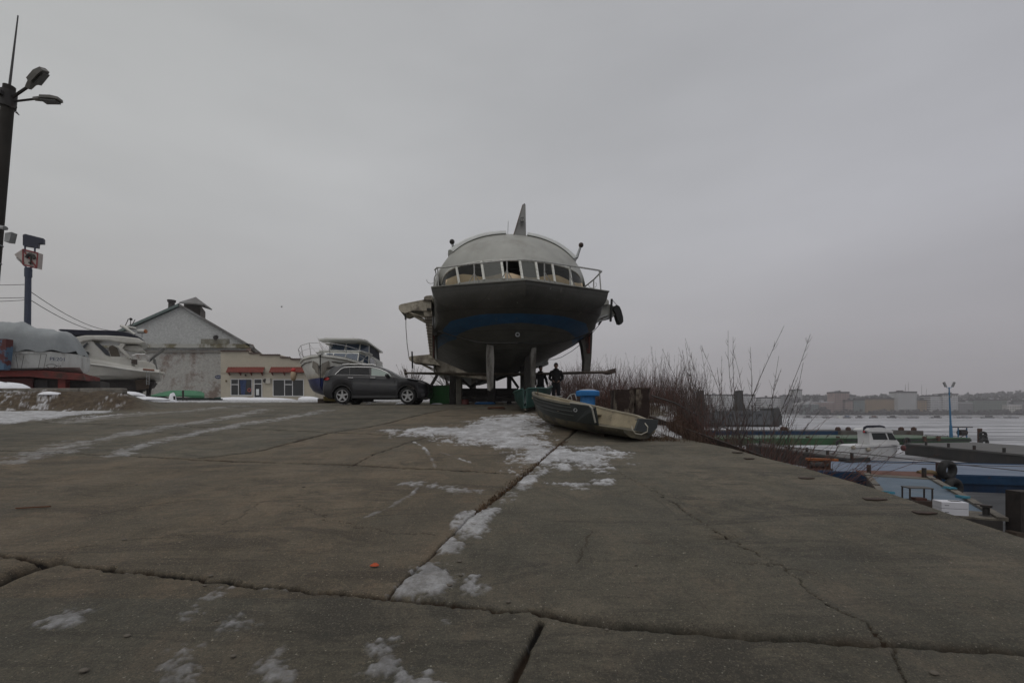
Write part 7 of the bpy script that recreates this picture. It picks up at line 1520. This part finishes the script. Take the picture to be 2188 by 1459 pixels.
o = MB().box(W(2093, 930, 62), (.3, .4, 1.9)).build('upright_frame', RUST); origin_to(o, W(2093, 945, 62)); tag(o, 'rusty upright frame holding the tyre stack at the green barge end', 'frame')
def twin_lamp(px, ytop, ybase, Y, label, s_=1.0, nm='twin_lamp'):
    b = W(px, ybase, Y); T = W(px - 4.5 * s_, ytop, Y); t = thing('twin_headed_lamp', label, 'lamp post', b); PM = mat('lamp_post_blue', (.03, .14, .27), .5)
    MB().cyl(b, T, .13, .07, 10).build('pole', PM, t, world=True); MB().cyl(b, lerp(b, T, .25), .2, .16, 10).build('foot', PM, t, world=True)
    for sg in (-1, 1):
        e = T + Vector((sg * .45, 0, .12)); MB().tube([T, T + Vector((sg * .25, 0, 0)), e], .04, 5).build('arm', PM, t, world=True)
        MB().bar(e, e + Vector((sg * .28, 0, .62)), .26, .14, up=(0, 1, 0)).build('lamp_head', mat('lamp_head_grey', (.2, .2, .2), .5), t, world=True)
    MB().box(lerp(b, T, .82) + Vector((0, -.15, 0)), (.14, .14, .3)).build('bracket', ALU, t, world=True)
twin_lamp(2032, 828, 935, 62, 'blue lamp post with two raised lamp heads standing on the green barge')
twin_lamp(1484, 838, 900, 66, 'pale blue lamp post with two heads seen through the bushes', .2)
ws_ = thing('winch_shed', 'small open winch shelter with flat roof on the green barge', 'shelter', W(2056, 936, 62.5))
for x in (2047, 2065): MB().cyl(W(x, 937, 62.5), W(x, 914, 62.5), .08, n=8).build('post', mat('lamp_post_blue', (.03, .14, .27), .5), ws_, world=True)
MB().box(W(2054.5, 912.5, 62.5), (1.75, 1.3, .12)).build('roof', TD, ws_, world=True); MB().cyl(W(2049, 924, 62.5), W(2062, 924, 62.5), .4, n=14).build('drum', BLACKM, ws_, world=True)
MB().bar(W(2047, 937, 62.5), W(2062, 928, 62.5), .08, .08).build('brace', BLACKM, ws_, world=True)
mb = MB(); mb.tube([W(1975, 929.5, 64), W(2045, 932, 64)], .035, 5); 
for x in (1980, 2003, 2024): mb.tube([W(x, 930, 64), W(x, 936, 64)], .035, 5)
o = mb.build('low_handrail', TD); origin_to(o, W(2000, 936, 64)); tag(o, 'low dark handrail on the green barge deck between bitts and lamp', 'railing')
hullbox('blue_lighter', 'blue lighter moored behind the green barge, left of the white boat', 'barge', (22, 73, -1.0), (52.3, 73, -1.0), (0, 7, 0), -1.0, -3, BEDGE, BKD)
gl = hullbox('grey_lighter', 'rusty grey lighter moored behind the green barge, behind the white boat', 'barge', (52.8, 73, -.95), (66, 73, -1.15), (0, 7, 0), -1.0, -3, mat('lighter_grey', (.09, .085, .075), .8, var=.3, scale=.6, col2=(.06, .035, .025), thr=(.5, .65)), BKD)
for x, w_ in ((1675, 16), (1790, 7), (1812, 6), (1925, 6), (1952, 5)): o = MB().box((0, 0, .22), (w_ * .05, .8, .44)).cyl((-w_ * .03, 0, .45), (w_ * .03, 0, .45), .16).build('deck_winch', RUST); p = W(x, 930, 74); o.location = (p.x, 74, -.97); tag(o, 'rusty deck winch on the lighters behind the green barge', 'winch', 'rusty deck winches on the lighters')
# mooring cables
for pts, lb in (([W(1392, 845, 13.9)] + sag(W(1440, 860, 14), W(1702, 957, 19), .25, 10) + [W(1850, 970, 22), W(2000, 987, 22.5), W(2188, 1006, 22), W(2400, 1026, 21)], 'long thin mooring cable running from the concrete block over the blue barge'),
                (sag(W(1728, 982, 27), W(2250, 997, 27), .05), 'dark cable stretched along the far edge of the blue barge deck'), (sag(W(1768, 996, 26.3), W(1830, 1010, 24.5), .25, 8) + sag(W(1830, 1010, 24.5), W(1985, 1008, 23), .1, 8), 'slack dark hose curving from the orange winch to the tan log')):
    o = MB().tube(pts, .022, 5).build('mooring_cable', CAB); origin_to(o, pts[0]); tag(o, lb, 'cable')
# dark workboat behind the bushes
Yd = 150.; ds_ = thing('dark_workboat', 'dark grey dredger or work ship with two stubby towers behind the bare willows', 'ship', (float(W(1555, 0, Yd).x), Yd, WL))
def dp(x, y_, d=0): return W(x, y_, Yd + d)
def dslab(pts, d0, d1, nm, m): MB().prism([dp(x, y_, d0) for x, y_ in pts], (0, d1 - d0, 0)).build(nm, m, ds_, world=True)
DG1 = mat('workship_grey', (.07, .075, .08), .8, var=.25, scale=.2); DG3 = mat('workship_dark', (.035, .033, .032), .8, var=.3, scale=.3)
dslab([(1440, 890), (1445, 912), (1665, 912), (1672, 890)], 0, 10, 'hull', DG3); dslab([(1450, 881), (1543, 880), (1543, 905), (1450, 906)], -.6, 8, 'deckhouse', DG1); dslab([(1547, 878), (1650, 877), (1650, 907), (1547, 907)], -.8, 8, 'deckhouse', DG1)
dslab([(1653, 872), (1664, 871), (1671, 890), (1671, 908), (1653, 908)], -.4, 8, 'bow_house', DG3)
for x in (1495, 1578): dslab([(x, 834), (x + 9, 834), (x + 11, 862), (x + 18, 878), (x - 8, 878), (x, 862)], 1, 4, 'tower', DG3)
for x in (1458, 1470, 1530, 1560, 1600, 1625, 1640): dslab([(x, 874), (x + 2, 874), (x + 2, 880), (x, 880)], 1, 1.5, 'ventilator', DG3)
for x in (1560, 1580, 1600, 1620): dslab([(x, 884), (x + 7, 884), (x + 7, 889), (x, 889)], -.95, -.85, 'porthole_row', GLASS)
dslab([(1493, 885), (1502, 885), (1502, 888), (1493, 888)], -.8, -.6, 'red_flag_board', mat('flag_red', (.35, .05, .02), .6)); dslab([(1491, 889), (1501, 889), (1501, 893), (1491, 893)], -.8, -.6, 'white_board', WHITE)

# ================================================================ THE FAR SHORE
def facade(name, c, win=(.05, .05, .055), sx=3.2, sz=3.0, band=None, amt=1.0):
    m = bpy.data.materials.new(name); m.use_nodes = True; n = m.node_tree.nodes; l = m.node_tree.links; b = n['Principled BSDF']; b.inputs['Roughness'].default_value = .85
    t = n.new('ShaderNodeTexCoord'); s = n.new('ShaderNodeSeparateXYZ'); l.new(t.outputs['Object'], s.inputs[0])
    def fr(o, k, a, b_):
        d = n.new('ShaderNodeMath'); d.operation = 'DIVIDE'; d.inputs[1].default_value = k; l.new(o, d.inputs[0]); f = n.new('ShaderNodeMath'); f.operation = 'FRACT'; l.new(d.outputs[0], f.inputs[0])
        g1 = n.new('ShaderNodeMath'); g1.operation = 'GREATER_THAN'; g1.inputs[1].default_value = a; l.new(f.outputs[0], g1.inputs[0]); g2 = n.new('ShaderNodeMath'); g2.operation = 'LESS_THAN'; g2.inputs[1].default_value = b_; l.new(f.outputs[0], g2.inputs[0])
        q = n.new('ShaderNodeMath'); q.operation = 'MULTIPLY'; l.new(g1.outputs[0], q.inputs[0]); l.new(g2.outputs[0], q.inputs[1]); return q.outputs[0]
    q = n.new('ShaderNodeMath'); q.operation = 'MULTIPLY'; l.new(fr(s.outputs['X'], sx, .22, .72 if not band else 2), q.inputs[0]); l.new(fr(s.outputs['Z'], sz, .3, .78), q.inputs[1])
    qq = n.new('ShaderNodeMath'); qq.operation = 'MULTIPLY'; qq.inputs[1].default_value = amt; l.new(q.outputs[0], qq.inputs[0])
    no = n.new('ShaderNodeTexNoise'); no.inputs['Scale'].default_value = .15; no.inputs['Detail'].default_value = 6; l.new(t.outputs['Object'], no.inputs['Vector'])
    r_ = n.new('ShaderNodeMapRange'); r_.inputs[1].default_value = .3; r_.inputs[2].default_value = .7; r_.inputs[3].default_value = .8; r_.inputs[4].default_value = 1.15; l.new(no.outputs['Fac'], r_.inputs[0])
    mx = n.new('ShaderNodeMix'); mx.data_type = 'RGBA'; mx.inputs[6].default_value = tuple(c) + (1,); mx.inputs[7].default_value = tuple(win) + (1,); l.new(qq.outputs[0], mx.inputs[0])
    sc = n.new('ShaderNodeVectorMath'); sc.operation = 'SCALE'; l.new(mx.outputs[2], sc.inputs[0]); l.new(r_.outputs[0], sc.inputs['Scale']); l.new(sc.outputs[0], b.inputs['Base Color']); return m
DRK = mat('city_roof_dark', (.035, .03, .03), .9, var=.3, scale=.1); SNR = mat('city_roof_snow', (.42, .42, .44), .9, var=.2, scale=.2)
FA = {'pink': facade('facade_pink', (.28, .20, .18)), 'grey': facade('facade_grey', (.44, .44, .44), (.06,.06,.065)), 'stripe': facade('facade_striped', (.52, .52, .52), (.09, .07, .07), band=1), 'yellow': facade('facade_yellow', (.28, .19, .10)), 'green': facade('facade_green', (.13, .155, .13)), 'teal': facade('facade_teal', (.15, .18, .175)), 'white': facade('facade_white', (.52, .50, .47)), 'dim': facade('facade_dim', (.18, .175, .18))}
Yc_ = 610.; ZB = 1.2
cols = [  # px0, px1, top row, kind, distance, label
 (1510, 1552, 845, 'grey', 620, 'pale apartment block far across the river, leftmost one glimpsed through the willows'),
 (1553, 1613, 845, 'stripe', 615, 'wide white-striped apartment block seen through the tall willows'), (1626, 1668, 851, 'stripe', 610, 'lower white-striped block just right of the willows'),
 (1676, 1694, 846, 'dim', 700, 'dim grey block left of the round-topped tower'), (1697, 1714, 834, 'grey', 720, 'pale grey tower with a round top, first tower right of the willows'),
 (1733, 1757, 847, 'dim', 760, 'hazy block on the hill left of the pink tower'), (1720, 1750, 864, 'teal', 600, 'low pale green building at the waterfront left of the pink tower'), (1752, 1782, 860, 'pink', 600, 'low pinkish terrace left of the pink tower'),
 (1782, 1815, 839.5, 'pink', 600, 'pink apartment tower with a dark flat roof'), (1816, 1829, 846, 'dim', 680, 'grey tower peeking out behind the pink tower'), (1805, 1823, 857, 'pink', 596, 'low pinkish wing at the foot of the pink tower'),
 (1823, 1848, 856, 'teal', 602, 'green-grey block between the pink tower and the yellow block'), (1848, 1921, 853, 'yellow', 606, 'long yellow apartment block on the waterfront'), (1918, 1959, 839, 'grey', 600, 'tall pale tower with a dark roof in the middle of the skyline'),
 (1959, 1986, 856, 'yellow', 604, 'short yellow block right of the tall pale tower'), (1986, 2013, 847, 'stripe', 600, 'striped tower, left one of the touching pair'), (2013, 2047, 843.5, 'stripe', 598, 'striped tower, right one of the touching pair, with snowy balconies'),
 (2047, 2079, 861, 'dim', 600, 'grey block right of the striped pair'), (2079, 2151, 856, 'green', 602, 'long green-grey block near the right edge'), (2151, 2183, 865, 'white', 596, 'white low building with dark openings near the right edge'), (2184, 2290, 857, 'dim', 604, 'dark hazy block at the right edge')]
for x0, x1, yt, k, Y, lab in cols:
    a, b = W(x0, yt, Y), W(x1, yt, Y); t = thing('city_block', lab, 'building', ((a.x + b.x) / 2, Y, ZB)); w_ = b.x - a.x - .6; h = a.z - ZB; rr = random.Random(x0)
    MB().box((0, 7, h / 2 - 1), (w_, 14, h + 2)).build('wall', FA[k], t)
    if h > 18 or k in ('yellow', 'green', 'stripe'): MB().box((0, 7, h + .9), (w_ + .5, 14.6, 1.8)).build('roof', DRK, t)
    else: MB().box((0, 7, h + .4), (w_ + .5, 14.6, .8)).build('roof', SNR, t)
    for q in range(max(1, int(w_ / 9))): MB().box((rr.uniform(-.4, .4) * w_, 5, h + 2.6), (rr.uniform(1.5, 4), 3, rr.uniform(1.2, 2.6))).build('roof_house', DRK if rr.random() < .6 else SNR, t)
    if k in ('stripe',):
        for q in range(int(h / 3)): MB().box((0, -.5, 1.6 + q * 3), (w_ * .9, 1.0, .9)).build('balcony_row', SNR, t)
    MB().box((0, -.4, 1.6), (w_, .7, 3.2)).build('shop_front', DRK, t)
# quay, trees and boats under the city
mb = MB(); mb.loft([[(x, 556 + 6 * math.sin(x * .02), WL - .2), (x, 560 + 6 * math.sin(x * .02), WL + 1.2), (x, 575, .6), (x, 592, 1.2), (x, 700, 2.0)] for x in np.linspace(100, 900, 60)], closed=False)
struct(mb.build('far_bank', mat('far_bank_snow', (.40, .40, .42), .9, var=.35, scale=.12, col2=(.11, .1, .1), thr=(.46, .56), sc2=.25)))
rr = random.Random(9)
hb = [(1725, 14, 'barge'), (1765, 10, 'barge'), (1793, 8, 'w'), (1808, 14, 'b'), (1835, 9, 'barge'), (1866, 12, 'r'), (1905, 14, 'barge'), (1950, 18, 'barge'), (2000, 16, 'barge'), (2060, 24, 'barge'), (2110, 22, 'barge'), (2160, 24, 'barge')]
for k, (x, wpx, kind) in enumerate(hb):
    Y = 548 + rr.uniform(-4, 4); p = W(x, 0, Y); w_ = wpx * Y / F; t = thing('moored_vessel', 'tiny moored vessel along the far quay', 'boat', (p.x, Y, WL), 0, 'tiny vessels along the far quay')
    MB().loft([[(-w_ / 2, -2, 0), (-w_ / 2 - .8, -2, 1.3), (-w_ / 2 - .8, 2, 1.3), (-w_ / 2, 2, 0)], [(w_ / 2, -2, 0), (w_ / 2 + .8, -2, 1.3), (w_ / 2 + .8, 2, 1.3), (w_ / 2, 2, 0)]]).build('hull', DRK if kind != 'w' else WHITE, t)
    MB().box((w_ * .1, 0, 2.1), (w_ * .5, 3, 1.7)).build('deckhouse', {'w': WHITE, 'b': mat('far_blue', (.08, .12, .2), .7), 'r': mat('far_rust', (.15, .07, .05), .8)}.get(kind, SNR if k % 2 else DRK), t)
# wooded hills
mb = MB(); rings = []
hp = [(900, 874), (1500, 862), (1690, 858), (1720, 850), (1745, 848), (1790, 852), (1850, 853), (1900, 848), (1960, 849), (2046, 851), (2070, 847), (2120, 845), (2160, 841), (2188, 841), (2300, 839), (2600, 840)]
for x in np.linspace(900, 2600, 170):
    yt = float(np.interp(x, [a for a, _ in hp], [b for _, b in hp])) + 2.2 * (float(fbm(np.array(x * .05), np.array(1.), 4)) - .5) * 2; p = W(x, yt, 960); Xn = p.x * .68; rings.append([(Xn, 640, 0), (p.x * .8, 760, p.z * .35), (p.x * .93, 890, p.z * .8), (p.x, 960, p.z), (p.x * 1.3, 1150, p.z * .8)])
mb.loft(rings, closed=False); struct(mb.build('hills', mat('hill_winter', (.055, .05, .05), .95, var=.35, scale=.02, col2=(.2, .2, .21), thr=(.5, .62), sc2=.06), smooth=60))
rr = random.Random(14); tm = mat('far_trees_mat', (.055, .05, .048), .95, var=.3, scale=.3)
mb = MB()
for k in range(520):
    x = rr.uniform(1690, 2300); yt = float(np.interp(x, [a for a, _ in hp], [b for _, b in hp])); Y = rr.choice([700, 800, 900, 950]); f_ = (Y - 600) / 360; base = W(x, lerp(862, yt + 1, min(1, f_)), Y); h = rr.uniform(4, 9)
    for q in range(5): c = base + Vector((rr.uniform(-3, 3), rr.uniform(-3, 3), h * rr.uniform(.3, 1))); mb.ball(c, rr.uniform(1, 2.2), 5, (1, 1, rr.uniform(.8, 1.6)))
o = mb.build('far_woods', tm); o['kind'] = 'stuff'
mb = MB()
for k in range(240):
    x = rr.uniform(1500, 2250); base = W(x, 0, 590); h = rr.uniform(4, 9) * (1.6 if x < 1760 else .8)
    for q in range(6): c = Vector((base.x + rr.uniform(-2.5, 2.5), 588 + rr.uniform(-3, 3), 1.2 + h * rr.uniform(.2, 1))); mb.ball(c, rr.uniform(.7, 1.5), 5, (1, 1, rr.uniform(.8, 1.8)))
o = mb.build('waterfront_trees', tm); o['kind'] = 'stuff'
mb = MB()
for k in range(110):
    x = rr.uniform(1700, 2290); Y = rr.uniform(660, 860); f_ = (Y - 600) / 360; yt = float(np.interp(x, [a for a, _ in hp], [b for _, b in hp])); p = W(x, lerp(872, yt + 3, f_), Y); w_, h = rr.uniform(6, 14), rr.uniform(4, 9)
    mb.box((p.x, Y, p.z), (w_, 8, h)); mb.prism([(p.x - w_ / 2 - .5, Y - 4.5, p.z + h / 2), (p.x, Y - 4.5, p.z + h / 2 + 3), (p.x + w_ / 2 + .5, Y - 4.5, p.z + h / 2)], (0, 9, 0))
o = mb.build('hillside_houses', mat('house_wall_far', (.26, .25, .25), .9, var=.4, scale=.05)); o['kind'] = 'stuff'
for px, y0, y1, lab in ((1934, 840, 821, 'left'), (1940.5, 840, 816, 'second'), (1969, 848, 822, 'third'), (1979, 848, 830, 'rightmost')):
    Y = 900; o = MB().tube([W(px, y0 + 4, Y), W(px, y1, Y)], .5 if lab != 'left' else .8, 5, .25).build('radio_mast', mat('mast_far', (.2, .17, .17), .8)); origin_to(o, W(px, y0 + 4, Y)); tag(o, {'left': 'thick short radio mast above the tall pale tower', 'second': 'tallest thin radio mast above the tall pale tower', 'third': 'thin radio mast right of the tall pale tower', 'rightmost': 'shortest radio mast right of the tall pale tower'}[lab], 'mast')
def bird(px, py, Y, s_, lab):
    o = MB().ball((0, 0, 0), s_ * .16, 8, (1.9, 1, .9)).prism([(-.05 * s_, 0, .02), (.12 * s_, 0, .02), (.02 * s_, 0, .03 * s_)], (0, .02, 0)).add([(-.1 * s_, .05, 0), (.14 * s_, .05, 0), (.1 * s_, .25 * s_, .35 * s_), (-.05 * s_, .5 * s_, .5 * s_), (-.1 * s_, -.05, 0), (.14 * s_, -.05, 0), (.1 * s_, -.25 * s_, .35 * s_), (-.05 * s_, -.5 * s_, .5 * s_)], [(0, 1, 2, 3), (4, 5, 6, 7)]).build('bird', mat('bird_dark', (.05, .05, .05), .9)); o.location = W(px, py, Y); o.rotation_euler = (0, 0, R(50)); tag(o, lab, 'bird')
bird(1474, 802, 50, .7, 'bird flying low above the willow bushes'); bird(602, 656, 60, .35, 'tiny dark bird in the sky above the office building')

# ================================================================ AIR
mb = MB(); mb.box((400, 500, 70), (2600, 1500, 149)); hz = mb.build('haze', bpy.data.materials.new('haze_air')); hz['kind'] = 'stuff'
hm = hz.data.materials[0]; hm.use_nodes = True; n = hm.node_tree.nodes; n.clear(); o_ = n.new('ShaderNodeOutputMaterial'); v = n.new('ShaderNodeVolumePrincipled'); v.inputs['Color'].default_value = (.97, .96, 1, 1); v.inputs['Density'].default_value = .0005
hm.node_tree.links.new(v.outputs[0], o_.inputs['Volume'])
